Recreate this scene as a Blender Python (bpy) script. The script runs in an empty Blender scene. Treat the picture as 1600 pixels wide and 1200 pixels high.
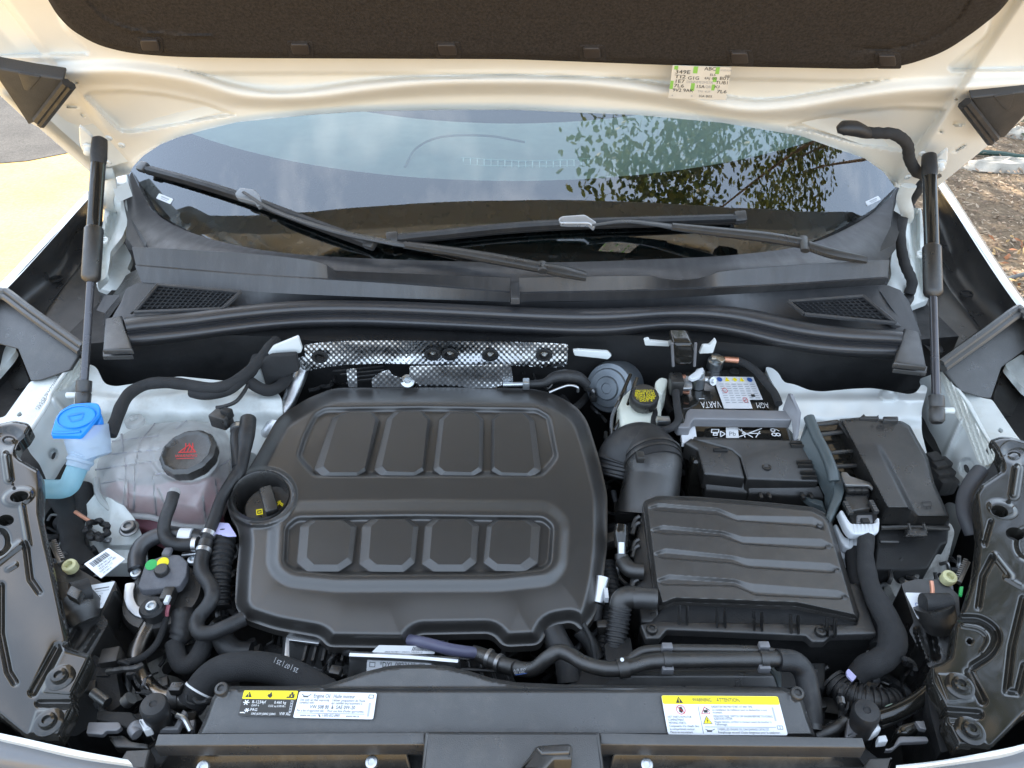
import bpy, bmesh, math, random
import numpy as np
from mathutils import Vector, Matrix
from mathutils.geometry import tessellate_polygon
random.seed(7); rng = np.random.default_rng(7)
R = math.radians
SC = bpy.context.scene
COL = SC.collection

# ------------------------------------------------------------------ camera, sky, sun, exposure
FOC, PITCH, ZC = 1150.0, R(36), 1.68          # focal length in pixels of a 1600 px wide frame
cam_d = bpy.data.cameras.new('camera'); cam = bpy.data.objects.new('camera', cam_d); COL.objects.link(cam)
cam.location = (0, 0, ZC); cam.rotation_euler = (R(90) - PITCH, 0, 0)
cam_d.sensor_width = 36; cam_d.lens = 36 * FOC / 1600; cam_d.clip_start = .02; cam_d.clip_end = 400
SC.camera = cam
SUN_EL, SUN_AZ = 50, -20                       # degrees; azimuth from +y (rear of the car) towards +x
world = bpy.data.worlds.new('World'); SC.world = world; world.use_nodes = True
wn, wl = world.node_tree.nodes, world.node_tree.links
bg = wn['Background']; sky = wn.new('ShaderNodeTexSky'); sky.sky_type = 'NISHITA'; sky.sun_disc = False
sky.sun_elevation = R(SUN_EL); sky.sun_rotation = R(SUN_AZ); sky.dust_density = 1.5
tcw = wn.new('ShaderNodeTexCoord'); mpw = wn.new('ShaderNodeMapping'); mpw.inputs['Scale'].default_value = (1, 1, 1.6)
nzw = wn.new('ShaderNodeTexNoise'); nzw.inputs['Scale'].default_value = 3.2; nzw.inputs['Detail'].default_value = 7; nzw.inputs['Roughness'].default_value = .55
rpw = wn.new('ShaderNodeValToRGB'); rpw.color_ramp.elements[0].position = .50; rpw.color_ramp.elements[1].position = .86; rpw.color_ramp.elements[1].color = (.6, .6, .6, 1)
mxw = wn.new('ShaderNodeMixRGB'); mxw.inputs['Color2'].default_value = (13, 13.2, 13.4, 1)
wl.new(tcw.outputs['Generated'], mpw.inputs['Vector']); wl.new(mpw.outputs[0], nzw.inputs['Vector'])
wl.new(nzw.outputs['Fac'], rpw.inputs['Fac']); wl.new(rpw.outputs['Color'], mxw.inputs['Fac'])
hzw = wn.new('ShaderNodeMixRGB'); hzw.inputs['Fac'].default_value = .5; hzw.inputs['Color2'].default_value = (6.0, 7.2, 8.6, 1)
wl.new(sky.outputs['Color'], hzw.inputs['Color1']); wl.new(hzw.outputs['Color'], mxw.inputs['Color1']); wl.new(mxw.outputs['Color'], bg.inputs['Color'])
bg.inputs['Strength'].default_value = .115
sun_d = bpy.data.lights.new('sun', 'SUN'); sun_d.energy = 4.8; sun_d.angle = R(.53); sun_d.color = (1, .93, .82)
sun = bpy.data.objects.new('sun', sun_d); COL.objects.link(sun)
sdir = Vector((math.cos(R(SUN_EL)) * math.sin(R(SUN_AZ)), math.cos(R(SUN_EL)) * math.cos(R(SUN_AZ)), math.sin(R(SUN_EL))))
sun.rotation_euler = sdir.to_track_quat('Z', 'Y').to_euler(); sun.location = sdir * 30
vs = SC.view_settings
vs.view_transform = 'Standard'; vs.look = 'None'; vs.gamma = 1; vs.use_curve_mapping = False; vs.exposure = 1.9

# ------------------------------------------------------------------ measuring helpers
SP, CP = math.sin(PITCH), math.cos(PITCH)
def ray(px, py):
    a = (px - 800.) / FOC; b = (py - 600.) / FOC
    return a, CP - b * SP, -SP - b * CP
def W(px, py, z):                 # the point at height z
    a, y, dz = ray(px, py); t = (z - ZC) / dz
    return Vector((a * t, y * t, z))
def V(px, py, Y):                 # the point at distance Y ahead
    a, y, dz = ray(px, py); t = Y / y
    return Vector((a * t, Y, ZC + dz * t))
HA = R(55); HY, HZ = 1.255, 1.334  # the open hood's plane
HN = (-math.sin(HA), -math.cos(HA))
def HP(px, py, off=0.):           # the point on the hood's plane, off metres below its inner face
    a, y, dz = ray(px, py)
    t = ((HY * HN[0] + HZ * HN[1]) + off - ZC * HN[1]) / (y * HN[0] + dz * HN[1])
    return Vector((a * t, y * t, ZC + dz * t))
def Wn(P, z):
    a = (P[:, 0] - 800) / FOC; b = (P[:, 1] - 600) / FOC
    t = (z - ZC) / (-SP - b * CP)
    return np.stack([a * t, (CP - b * SP) * t, np.broadcast_to(z, a.shape)], 1)
def Hn(P, off):
    a = (P[:, 0] - 800) / FOC; b = (P[:, 1] - 600) / FOC
    y = CP - b * SP; dz = -SP - b * CP
    t = (HY * HN[0] + HZ * HN[1] + off - ZC * HN[1]) / (y * HN[0] + dz * HN[1])
    return np.stack([a * t, y * t, ZC + dz * t], 1)
def Z(ox, oy, s):
    return lambda *xy: [(ox + xy[i] / s, oy + xy[i + 1] / s) for i in range(0, len(xy), 2)]
zA, zB, zC, zD, zE = Z(0,0,2), Z(800,0,2), Z(0,200,3.2), Z(500,200,3.2), Z(1000,200,2.6667)
zF, zG, zH, zI, zJ = Z(0,500,3.636), Z(380,500,2.7586), Z(0,800,3), Z(320,880,2.5), Z(880,500,3.81)
zK, zL, zM, zN = Z(1200,500,4), Z(920,760,3.2), Z(1200,780,2.857), Z(880,980,3.077)
za, zb, zc, zd, ze, zf_, zg, zh = Z(0,540,8), Z(0,640,4.615), Z(0,880,3.75), Z(130,800,5.714), Z(120,980,5.333), Z(380,970,3.077), Z(340,1060,5.714), Z(1020,1070,6.667)
zk, zl, zm, zn, zo, zq, zr = Z(1440,640,4.615), Z(1380,860,3.529), Z(1260,980,5.455), Z(1270,700,6), Z(1020,80,10.667), Z(1030,520,6.314), Z(340,700,8.571)
zt, zu, zv, zw, zx, zy = Z(0,60,5), Z(1280,140,5), Z(0,300,4.2857), Z(1380,340,4), Z(380,500,5.714), Z(880,780,4.286)

def crom(pts, n, closed=False):   # Catmull-Rom through pts (any dimension), n samples per span
    P = np.array([tuple(p) for p in pts], float); m = len(P); out = []
    spans = m if closed else m - 1
    for i in range(spans):
        p0 = P[(i - 1) % m] if closed or i > 0 else 2 * P[0] - P[1]
        p1, p2 = P[i % m], P[(i + 1) % m]
        p3 = P[(i + 2) % m] if closed or i + 2 < m else 2 * P[-1] - P[-2]
        for k in range(n):
            t = k / n
            out.append(.5 * ((2 * p1) + (p2 - p0) * t + (2 * p0 - 5 * p1 + 4 * p2 - p3) * t * t + (3 * p1 - p0 - 3 * p2 + p3) * t ** 3))
    if not closed: out.append(P[-1])
    return np.array(out)
def resamp(pts, n):               # n points evenly along a smooth curve
    C = crom(pts, 12); d = np.r_[0, np.cumsum(np.linalg.norm(np.diff(C, axis=0), axis=1))]
    s = np.linspace(0, d[-1], n)
    return np.stack([np.interp(s, d, C[:, k]) for k in range(C.shape[1])], 1)
def linsamp(pts, n):
    C = np.array([tuple(p) for p in pts], float); d = np.r_[0, np.cumsum(np.linalg.norm(np.diff(C, axis=0), axis=1))]
    s = np.linspace(0, d[-1], n)
    return np.stack([np.interp(s, d, C[:, k]) for k in range(C.shape[1])], 1)
def rnd(loop, r, seg=4):          # round the corners of a closed 2-D loop
    L = [Vector(p[:2]) for p in loop]; out = []; m = len(L)
    for i in range(m):
        p, a, b = L[i], L[i - 1], L[(i + 1) % m]
        u, v = a - p, b - p; lu, lv = u.length, v.length
        q = min(r, lu * .45, lv * .45)
        if q < 1e-6: out.append(tuple(p)); continue
        A, B = p + u / lu * q, p + v / lv * q
        for k in range(seg + 1):
            t = k / seg; out.append(tuple(A.lerp(p, t).lerp(p.lerp(B, t), t)))
    return out
def sdp(P, poly):                 # signed distance (negative inside) and nearest boundary point
    Q = np.array(poly, float)[:, :2]; A = Q; B = np.roll(Q, -1, 0)
    best = np.full(len(P), 1e18); near = np.zeros_like(P); ins = np.zeros(len(P), bool)
    for a, b in zip(A, B):
        d = b - a; L = d @ d
        if L < 1e-12: continue
        t = np.clip(((P - a) @ d) / L, 0, 1); c = a + t[:, None] * d
        q = ((P - c) ** 2).sum(1); m = q < best
        best[m] = q[m]; near[m] = c[m]
        cr = ((a[1] > P[:, 1]) != (b[1] > P[:, 1]))
        if a[1] != b[1]:
            ins ^= cr & (P[:, 0] < (b[0] - a[0]) * (P[:, 1] - a[1]) / (b[1] - a[1]) + a[0])
    s = np.sqrt(best); s[ins] *= -1
    return s, near
def dline(P, pts):                # distance to an open polyline
    Q = np.array(pts, float)[:, :2]; best = np.full(len(P), 1e18)
    for a, b in zip(Q[:-1], Q[1:]):
        d = b - a; L = d @ d
        t = np.clip(((P - a) @ d) / max(L, 1e-9), 0, 1)
        best = np.minimum(best, ((P - a - t[:, None] * d) ** 2).sum(1))
    return np.sqrt(best)
def sst(x): x = np.clip(x, 0, 1); return x * x * (3 - 2 * x)
def dent(P, poly, depth, r, off=0): return depth * sst((-(sdp(P, poly)[0]) + off) / r)
def ell(cx, cy, rx, ry, n=24, rot=0):
    c, s = math.cos(rot), math.sin(rot)
    return [(cx + rx * math.cos(t) * c - ry * math.sin(t) * s, cy + rx * math.cos(t) * s + ry * math.sin(t) * c) for t in [2 * math.pi * k / n for k in range(n)]]

# ------------------------------------------------------------------ materials
MATS = {}
def nd(nt, typ, **kw):
    n = nt.nodes.new(typ)
    for k, v in kw.items():
        if k in n.inputs: n.inputs[k].default_value = v
        else: setattr(n, k, v)
    return n
def mat(name, col, rough=.5, metal=0., bump=0., bs=900., var=.12, vs_=14., coat=0., spec=.5, trans=0., sss=0., ior=1.5, rv=.08, dust=0., dcol=(.35, .3, .24), stretch=None):
    m = bpy.data.materials.new(name); m.use_nodes = True; nt = m.node_tree; L = nt.links
    b = nt.nodes['Principled BSDF']
    b.inputs['Metallic'].default_value = metal; b.inputs['IOR'].default_value = ior
    b.inputs['Specular IOR Level'].default_value = spec
    b.inputs['Coat Weight'].default_value = coat; b.inputs['Coat Roughness'].default_value = .06
    b.inputs['Transmission Weight'].default_value = trans
    if sss: b.inputs['Subsurface Weight'].default_value = sss; b.inputs['Subsurface Radius'].default_value = (.02, .02, .02); b.inputs['Subsurface Scale'].default_value = .5
    g = nd(nt, 'ShaderNodeNewGeometry'); vec = g.outputs['Position']
    if stretch:
        mp = nd(nt, 'ShaderNodeMapping'); mp.inputs['Scale'].default_value = stretch; L.new(vec, mp.inputs['Vector']); vec = mp.outputs[0]
    n1 = nd(nt, 'ShaderNodeTexNoise', Scale=vs_, Detail=5., Roughness=.6); L.new(vec, n1.inputs['Vector'])
    mr = nd(nt, 'ShaderNodeMapRange'); mr.inputs['From Min'].default_value = .3; mr.inputs['From Max'].default_value = .7
    mr.inputs['To Min'].default_value = 1 - var; mr.inputs['To Max'].default_value = 1 + var
    L.new(n1.outputs['Fac'], mr.inputs['Value'])
    mx = nd(nt, 'ShaderNodeMixRGB', blend_type='MULTIPLY'); mx.inputs['Fac'].default_value = 1; mx.inputs['Color1'].default_value = (*col, 1)
    L.new(mr.outputs[0], mx.inputs['Color2']); out = mx.outputs[0]
    if dust:
        n3 = nd(nt, 'ShaderNodeTexNoise', Scale=vs_ * 2.3, Detail=8., Roughness=.75); L.new(vec, n3.inputs['Vector'])
        r3 = nd(nt, 'ShaderNodeMapRange'); r3.inputs['From Min'].default_value = .5; r3.inputs['From Max'].default_value = .75; r3.inputs['To Max'].default_value = dust
        L.new(n3.outputs['Fac'], r3.inputs['Value'])
        m3 = nd(nt, 'ShaderNodeMixRGB'); m3.inputs['Color2'].default_value = (*dcol, 1); L.new(r3.outputs[0], m3.inputs['Fac']); L.new(out, m3.inputs['Color1']); out = m3.outputs[0]
    L.new(out, b.inputs['Base Color'])
    r2 = nd(nt, 'ShaderNodeMapRange'); r2.inputs['From Min'].default_value = .3; r2.inputs['From Max'].default_value = .7
    r2.inputs['To Min'].default_value = max(.02, rough - rv); r2.inputs['To Max'].default_value = min(1, rough + rv)
    n2 = nd(nt, 'ShaderNodeTexNoise', Scale=vs_ * 3, Detail=4.); L.new(vec, n2.inputs['Vector']); L.new(n2.outputs['Fac'], r2.inputs['Value'])
    L.new(r2.outputs[0], b.inputs['Roughness'])
    if bump:
        n4 = nd(nt, 'ShaderNodeTexNoise', Scale=bs, Detail=2.); L.new(vec, n4.inputs['Vector'])
        bp = nd(nt, 'ShaderNodeBump', Strength=bump, Distance=.001); L.new(n4.outputs['Fac'], bp.inputs['Height']); L.new(bp.outputs[0], b.inputs['Normal'])
    MATS[name] = m; return m
PAINT = mat('white_paint', (.72, .745, .73), .22, var=.03, vs_=6, coat=.6, rv=.04)
PAINTH = mat('hood_paint_warm_tint', (.74, .725, .67), .5, var=.04, vs_=6, coat=.0, rv=.04, spec=.3)  # white paint tinted cream, putting warm ground bounce into the colour
PAINTD = mat('white_paint_dusty', (.66, .69, .67), .38, var=.06, vs_=18, coat=.2, dust=.35, dcol=(.38, .34, .27))
PLAS = mat('black_plastic', (.020, .019, .018), .33, spec=.9, bump=.4, bs=1300, var=.12, dust=.06)
PLASG = mat('grey_black_plastic', (.029, .0285, .0285), .34, spec=.95, bump=.4, bs=1200, var=.12, dust=.08)
COWLM = mat('cowl_plastic', (.040, .040, .042), .42, spec=.8, bump=.4, bs=1200, var=.15, vs_=26, dust=.16, dcol=(.17, .165, .155), stretch=(1, .22, .22))
COVER = mat('cover_plastic', (.032, .030, .028), .31, bump=.2, bs=1500, var=.05, rv=.02, spec=1.0)
COVERP = mat('cover_pad_plastic', (.026, .024, .022), .33, bump=.35, bs=1700, var=.08, rv=.02, spec=1.0)
RUB = mat('black_rubber', (.018, .018, .019), .5, bump=.3, bs=700, var=.2, dust=.1)
SEAL = mat('seal_rubber', (.034, .034, .037), .36, spec=.8, bump=.15, bs=500, var=.1, rv=.05)
DARK = mat('sooty_plastic', (.012, .012, .0125), .6, bump=.5, bs=500, var=.3, dust=.12, dcol=(.06, .055, .05))
GLOSS = mat('gloss_black_paint', (.016, .015, .013), .10, var=.06, coat=.0, spec=.7, rv=.02, dust=.03)
TAPE = mat('cloth_tape', (.022, .022, .023), .8, bump=1., bs=900, var=.25)
FELT = mat('liner_felt', (.034, .029, .0255), .95, bump=1., bs=700, var=.35, vs_=260, spec=.15)
ALU = mat('aluminium', (.62, .63, .64), .38, 1., bump=.2, bs=300, var=.1)
ZINC = mat('zinc_steel', (.52, .55, .57), .36, 1., bump=.15, bs=400, var=.15)
STEEL = mat('dull_steel', (.30, .30, .30), .45, 1., bump=.2, bs=300, var=.25, dust=.2)
DUCTM = mat('burnished_pipe', (.20, .19, .18), .3, 1., var=.2)
CASTA = mat('cast_aluminium', (.42, .44, .45), .5, .8, bump=.8, bs=250, var=.15)
BRACK = mat('grey_bracket', (.20, .20, .21), .45, .3, bump=.2, var=.1)
BRACKD = mat('dark_green_grey_plastic', (.07, .085, .088), .4, bump=.2, var=.1)
WHITEP = mat('white_plastic', (.66, .68, .70), .4, var=.05)
PAPER = mat('label_paper', (.74, .75, .77), .5, var=.04, vs_=60)
PAPERW = mat('label_paper_cream', (.78, .74, .66), .55, var=.04, vs_=60)
INK = mat('black_ink', (.02, .02, .022), .5, var=.05)
INKG = mat('grey_ink', (.07, .07, .075), .5, var=.05)
INKL = mat('pale_grey_ink', (.42, .43, .45), .5, var=.05)
INKW = mat('white_ink', (.8, .8, .8), .5, var=.03)
YEL = mat('yellow_print', (.90, .74, .01), .4, var=.03)
RED = mat('red_print', (.55, .03, .03), .5, var=.05)
BLU = mat('blue_print', (.03, .10, .35), .5, var=.05)
GRN = mat('green_print', (.30, .62, .12), .5, var=.05)
GREEN = mat('green_dot', (.03, .42, .10), .4, var=.05)
BLUECAP = mat('blue_cap_plastic', (.02, .26, .78), .33, var=.05, vs_=40, rv=.05)
LILAC = mat('lilac_tape', (.50, .48, .74), .5, var=.05)
COPPER = mat('copper', (.62, .30, .20), .4, .9, var=.2)
PINK = mat('pink_wire', (.40, .12, .15), .5)
CREAM = mat('cream_grommet', (.62, .60, .34), .4)
RES = mat('reservoir_plastic', (.78, .80, .70), .35, sss=.6, var=.05)
def clearmat(name, col, rough, mixf, ior=1.45, scatter=(.7, .72, .74)):
    # a milky translucent moulding: part clear, part diffuse-transmitting
    m = bpy.data.materials.new(name); m.use_nodes = True; nt = m.node_tree; L = nt.links
    b = nt.nodes['Principled BSDF']; out = nt.nodes['Material Output']
    b.inputs['Base Color'].default_value = (*col, 1); b.inputs['Roughness'].default_value = rough; b.inputs['IOR'].default_value = ior
    tr = nd(nt, 'ShaderNodeBsdfTranslucent'); tr.inputs['Color'].default_value = (*scatter, 1)
    tp = nd(nt, 'ShaderNodeBsdfTransparent'); tp.inputs['Color'].default_value = (*[min(1, c * 1.15) for c in scatter], 1)
    a = nd(nt, 'ShaderNodeMixShader'); a.inputs[0].default_value = .4; c = nd(nt, 'ShaderNodeMixShader'); c.inputs[0].default_value = mixf
    g = nd(nt, 'ShaderNodeNewGeometry'); n1 = nd(nt, 'ShaderNodeTexNoise', Scale=22., Detail=5.); L.new(g.outputs['Position'], n1.inputs['Vector'])
    mr = nd(nt, 'ShaderNodeMapRange'); mr.inputs['To Min'].default_value = mixf - .18; mr.inputs['To Max'].default_value = mixf + .18; L.new(n1.outputs['Fac'], mr.inputs['Value']); L.new(mr.outputs[0], c.inputs[0])
    L.new(b.outputs[0], a.inputs[1]); L.new(tr.outputs[0], a.inputs[2]); L.new(a.outputs[0], c.inputs[1]); L.new(tp.outputs[0], c.inputs[2]); L.new(c.outputs[0], out.inputs['Surface'])
    MATS[name] = m; return m
TANK = clearmat('tank_plastic', (.60, .61, .61), .2, .34, scatter=(.88, .88, .86))
NECK = clearmat('neck_plastic', (.66, .74, .82), .3, .32, scatter=(.74, .83, .93))
WASH = clearmat('washer_tube', (.48, .74, .83), .3, .28, scatter=(.58, .85, .95))
COOL = mat('pink_coolant', (.50, .17, .21), .2, sss=.2, var=.1)

# ------------------------------------------------------------------ object helpers
def org(o):
    p = Vector((0, 0, 0))
    while o is not None: p += o.location; o = o.parent
    return p
def tag(o, label=None, cat=None, group=None, kind=None):
    if label: o['label'] = label
    if cat: o['category'] = cat
    if group: o['group'] = group
    if kind: o['kind'] = kind
    return o
def thing(name, loc, label, cat, group=None):
    o = bpy.data.objects.new(name, None); o.empty_display_size = .05; COL.objects.link(o); o.location = loc
    return tag(o, label, cat, group)
def finish(me, mt, name, parent, sharp):
    me.materials.append(mt)
    me.shade_smooth(); me.set_sharp_from_angle(angle=R(sharp))
    o = bpy.data.objects.new(name, me); COL.objects.link(o)
    if parent is not None: o.parent = parent
    return o
class MB:
    def __init__(s): s.v, s.f = [], []
    def add(s, vs, fs):
        k = len(s.v); s.v += [Vector(p) for p in vs]; s.f += [tuple(i + k for i in f) for f in fs]; return s
    def loft(s, rows, closed=False, cap=False):
        n = len(rows[0]); vs = [p for r in rows for p in r]; fs = []
        for j in range(len(rows) - 1):
            for i in range(n if closed else n - 1):
                a, b = j * n + i, j * n + (i + 1) % n
                fs.append((a, b, b + n, a + n))
        if cap: fs.append(tuple(range(n))[::-1]); fs.append(tuple(range((len(rows) - 1) * n, len(rows) * n)))
        return s.add(vs, fs)
    def tube(s, pts, r, n=12, sub=6, cap=True, rfun=None, flat=1.0):
        C = crom(pts, sub) if len(pts) > 2 or sub == 1 else linsamp(pts, 2 if rfun is None else sub)
        m = len(C); d = np.r_[0, np.cumsum(np.linalg.norm(np.diff(C, axis=0), axis=1))]
        if np.isscalar(r): rr = np.full(m, float(r))
        else: rr = np.interp(np.linspace(0, 1, m), np.linspace(0, 1, len(r)), r)
        if rfun is not None: rr = rr * np.array([rfun(x) for x in d])
        T = np.gradient(C, axis=0); T /= np.linalg.norm(T, axis=1)[:, None] + 1e-12
        u = np.array([0, 0, 1.]); u = u - T[0] * (u @ T[0])
        if np.linalg.norm(u) < .1: u = np.array([0, 1., 0]); u = u - T[0] * (u @ T[0])
        u /= np.linalg.norm(u); rows = []
        for i in range(m):
            u = u - T[i] * (u @ T[i]); u /= np.linalg.norm(u); w = np.cross(T[i], u)
            rows.append([C[i] + rr[i] * (flat * u * math.cos(t) + w * math.sin(t)) for t in [2 * math.pi * k / n for k in range(n)]])
        return s.loft(rows, True, cap)
    def lathe(s, c, ax, prof, n=28, lobes=0, la=0):
        c = Vector(c); ax = Vector(ax).normalized(); u = ax.orthogonal().normalized(); w = ax.cross(u); rows = []
        for r, h in prof:
            rows.append([c + ax * h + (u * math.cos(t) + w * math.sin(t)) * (r * (1 + (la * (1 if math.cos(lobes * t) > 0 else -1) if lobes else 0))) for t in [2 * math.pi * k / n for k in range(n)]])
        return s.loft(rows, True, True)
    def fill(s, loops):
        flat = [p for l in loops for p in l]
        return s.add(flat, [tuple(t) for t in tessellate_polygon([[Vector(p) for p in l] for l in loops])])
    def stack(s, rows, top=True, bot=False):
        s.loft(rows, True)
        if top: s.fill([rows[-1]])
        if bot: s.fill([rows[0]])
        return s
    def slab(s, loop, thick, bev=.003, down=(0, 0, -1), bot=True):   # loop = 3-D points of the upper outline
        L = [Vector(p) for p in loop]; d = Vector(down).normalized()
        N = Vector((0, 0, 0)); m = len(L)
        for i in range(m): N += L[i].cross(L[(i + 1) % m])
        N.normalize()
        def inset(q):
            o = []
            for i in range(m):
                a, p, b = L[i - 1], L[i], L[(i + 1) % m]
                e1, e2 = (p - a), (b - p)
                if e1.length < 1e-9: e1 = e2
                if e2.length < 1e-9: e2 = e1
                n1, n2 = N.cross(e1.normalized()), N.cross(e2.normalized())
                k = n1 + n2
                k = k / max(.5, k.length_squared / 2) if k.length > 1e-6 else n1
                o.append(p + k * q)
            return o
        base = L; rows = [[p + d * thick for p in base], [p + d * bev for p in base]]
        for t in (30, 60, 90):
            a = R(t); I = inset(bev * (1 - math.cos(a))); rows.append([p + d * bev * (1 - math.sin(a)) for p in I])
        return s.stack(rows, True, bot)
    def box(s, c, sx, sy, sz, X=(1, 0, 0), Y=(0, 1, 0), Zv=None):
        c = Vector(c); X = Vector(X).normalized(); Y = Vector(Y).normalized(); Zv = Vector(Zv).normalized() if Zv else X.cross(Y)
        vs = [c + X * sx * i / 2 + Y * sy * j / 2 + Zv * sz * k / 2 for k in (-1, 1) for j in (-1, 1) for i in (-1, 1)]
        return s.add(vs, [(0, 2, 3, 1), (4, 5, 7, 6), (0, 1, 5, 4), (2, 6, 7, 3), (0, 4, 6, 2), (1, 3, 7, 5)])
    def ptube(s, p3, r, **k): return s.tube([W(*p) for p in p3], r, **k)
    def build(s, name, mt, parent=None, bevel=0., sharp=38, seg=2, at=None):
        o0 = org(parent) if parent is not None else (Vector(at) if at is not None else Vector((sum(v.x for v in s.v) / len(s.v), sum(v.y for v in s.v) / len(s.v), min(v.z for v in s.v))))
        me = bpy.data.meshes.new(name); me.from_pydata([tuple(v - o0) for v in s.v], [], s.f)
        bm = bmesh.new(); bm.from_mesh(me)
        bmesh.ops.remove_doubles(bm, verts=bm.verts, dist=1e-5)
        bmesh.ops.recalc_face_normals(bm, faces=bm.faces)
        if bevel:
            ed = [e for e in bm.edges if len(e.link_faces) == 2 and e.calc_face_angle(0) > R(30)]
            bmesh.ops.bevel(bm, geom=ed, offset=bevel, segments=seg, affect='EDGES', profile=.5, clamp_overlap=True)
        bm.to_mesh(me); bm.free()
        o = finish(me, mt, name, parent, sharp)
        if parent is None: o.location = o0
        return o
def hf(name, outline, zf, mt, parent=None, disp=None, step=3., proj=Wn, skirt=.01, sharp=45, holes=()):
    # a pressed or moulded sheet: outline in the reference frame, height field zf + disp
    Q = np.array(outline, float)[:, :2]
    gx = np.arange(Q[:, 0].min() - step, Q[:, 0].max() + 2 * step, step); gy = np.arange(Q[:, 1].min() - step, Q[:, 1].max() + 2 * step, step)
    X, Y = np.meshgrid(gx, gy); P = np.stack([X.ravel(), Y.ravel()], 1)
    sd, near = sdp(P, Q); hold = P.copy()
    for h in holes:
        s2, n2 = sdp(P, h); m = -s2 > sd; sd[m] = -s2[m]; near[m] = n2[m]
    sn = (sd > -.4 * step) & (sd < .95 * step); P[sn] = near[sn]; ok = (sd < 0) | sn
    z = zf(P) if callable(zf) else np.full(len(P), float(zf))
    if disp is not None: z = z + disp(P)
    V3 = proj(P, z)
    nx, ny = len(gx), len(gy); idx = np.arange(nx * ny).reshape(ny, nx); okg = ok.reshape(ny, nx)
    a, b, c, d = idx[:-1, :-1], idx[:-1, 1:], idx[1:, 1:], idx[1:, :-1]
    cnt = okg[:-1, :-1].astype(int) + okg[:-1, 1:] + okg[1:, 1:] + okg[1:, :-1]
    q4 = cnt == 4; faces = np.stack([a[q4], d[q4], c[q4], b[q4]], 1).tolist()
    for i, j in np.argwhere(cnt == 3):
        faces.append([k for k in (a[i, j], d[i, j], c[i, j], b[i, j]) if ok[k]])
    used = np.unique(np.concatenate([np.array(f) for f in faces])) if len(faces) < 1 else np.unique(np.array([k for f in faces for k in f]))
    mp = np.full(nx * ny, -1); mp[used] = np.arange(len(used)); V3 = V3[used]
    faces = [[int(mp[k]) for k in f] for f in faces]
    o0 = np.array(org(parent)) if parent is not None else np.array([V3[:, 0].mean(), V3[:, 1].mean(), V3[:, 2].min() - skirt])
    me = bpy.data.meshes.new(name); me.from_pydata((V3 - o0).tolist(), [], faces)
    bm = bmesh.new(); bm.from_mesh(me); bmesh.ops.remove_doubles(bm, verts=bm.verts, dist=2e-5)
    bmesh.ops.dissolve_degenerate(bm, edges=bm.edges, dist=1e-6)
    if skirt:
        be = [e for e in bm.edges if len(e.link_faces) == 1]
        r = bmesh.ops.extrude_edge_only(bm, edges=be)
        dv = Vector((0, 0, -skirt)) if proj is Wn else Vector((0, -HN[0], -HN[1])) * skirt
        for v in [g for g in r['geom'] if isinstance(g, bmesh.types.BMVert)]: v.co += dv
    bm.to_mesh(me); bm.free()
    o = finish(me, mt, name, parent, sharp)
    if parent is None: o.location = o0
    return o
def plane(a, b, c):               # height as a plane through three (px,py,z) marks, planar in the reference frame's ground rays
    A = np.array([[*W(*p)[:2], 1] for p in (a, b, c)]); k = np.linalg.solve(A, np.array([a[2], b[2], c[2]]))
    def f(P):
        ra = (P[:, 0] - 800) / FOC; rb = (P[:, 1] - 600) / FOC; y = CP - rb * SP; dz = -SP - rb * CP
        t = (k[2] - ZC) / (dz - k[0] * ra - k[1] * y); return ZC + t * dz
    return f
def at(f, p): return W(p[0], p[1], float(f(np.array([p[:2]], float))[0]))
def on(f, pts, dz=0.): return [W(p[0], p[1], float(f(np.array([p[:2]], float))[0]) + dz) for p in pts]
def W3(pts, z): return [W(p[0], p[1], z) for p in pts]

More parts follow.
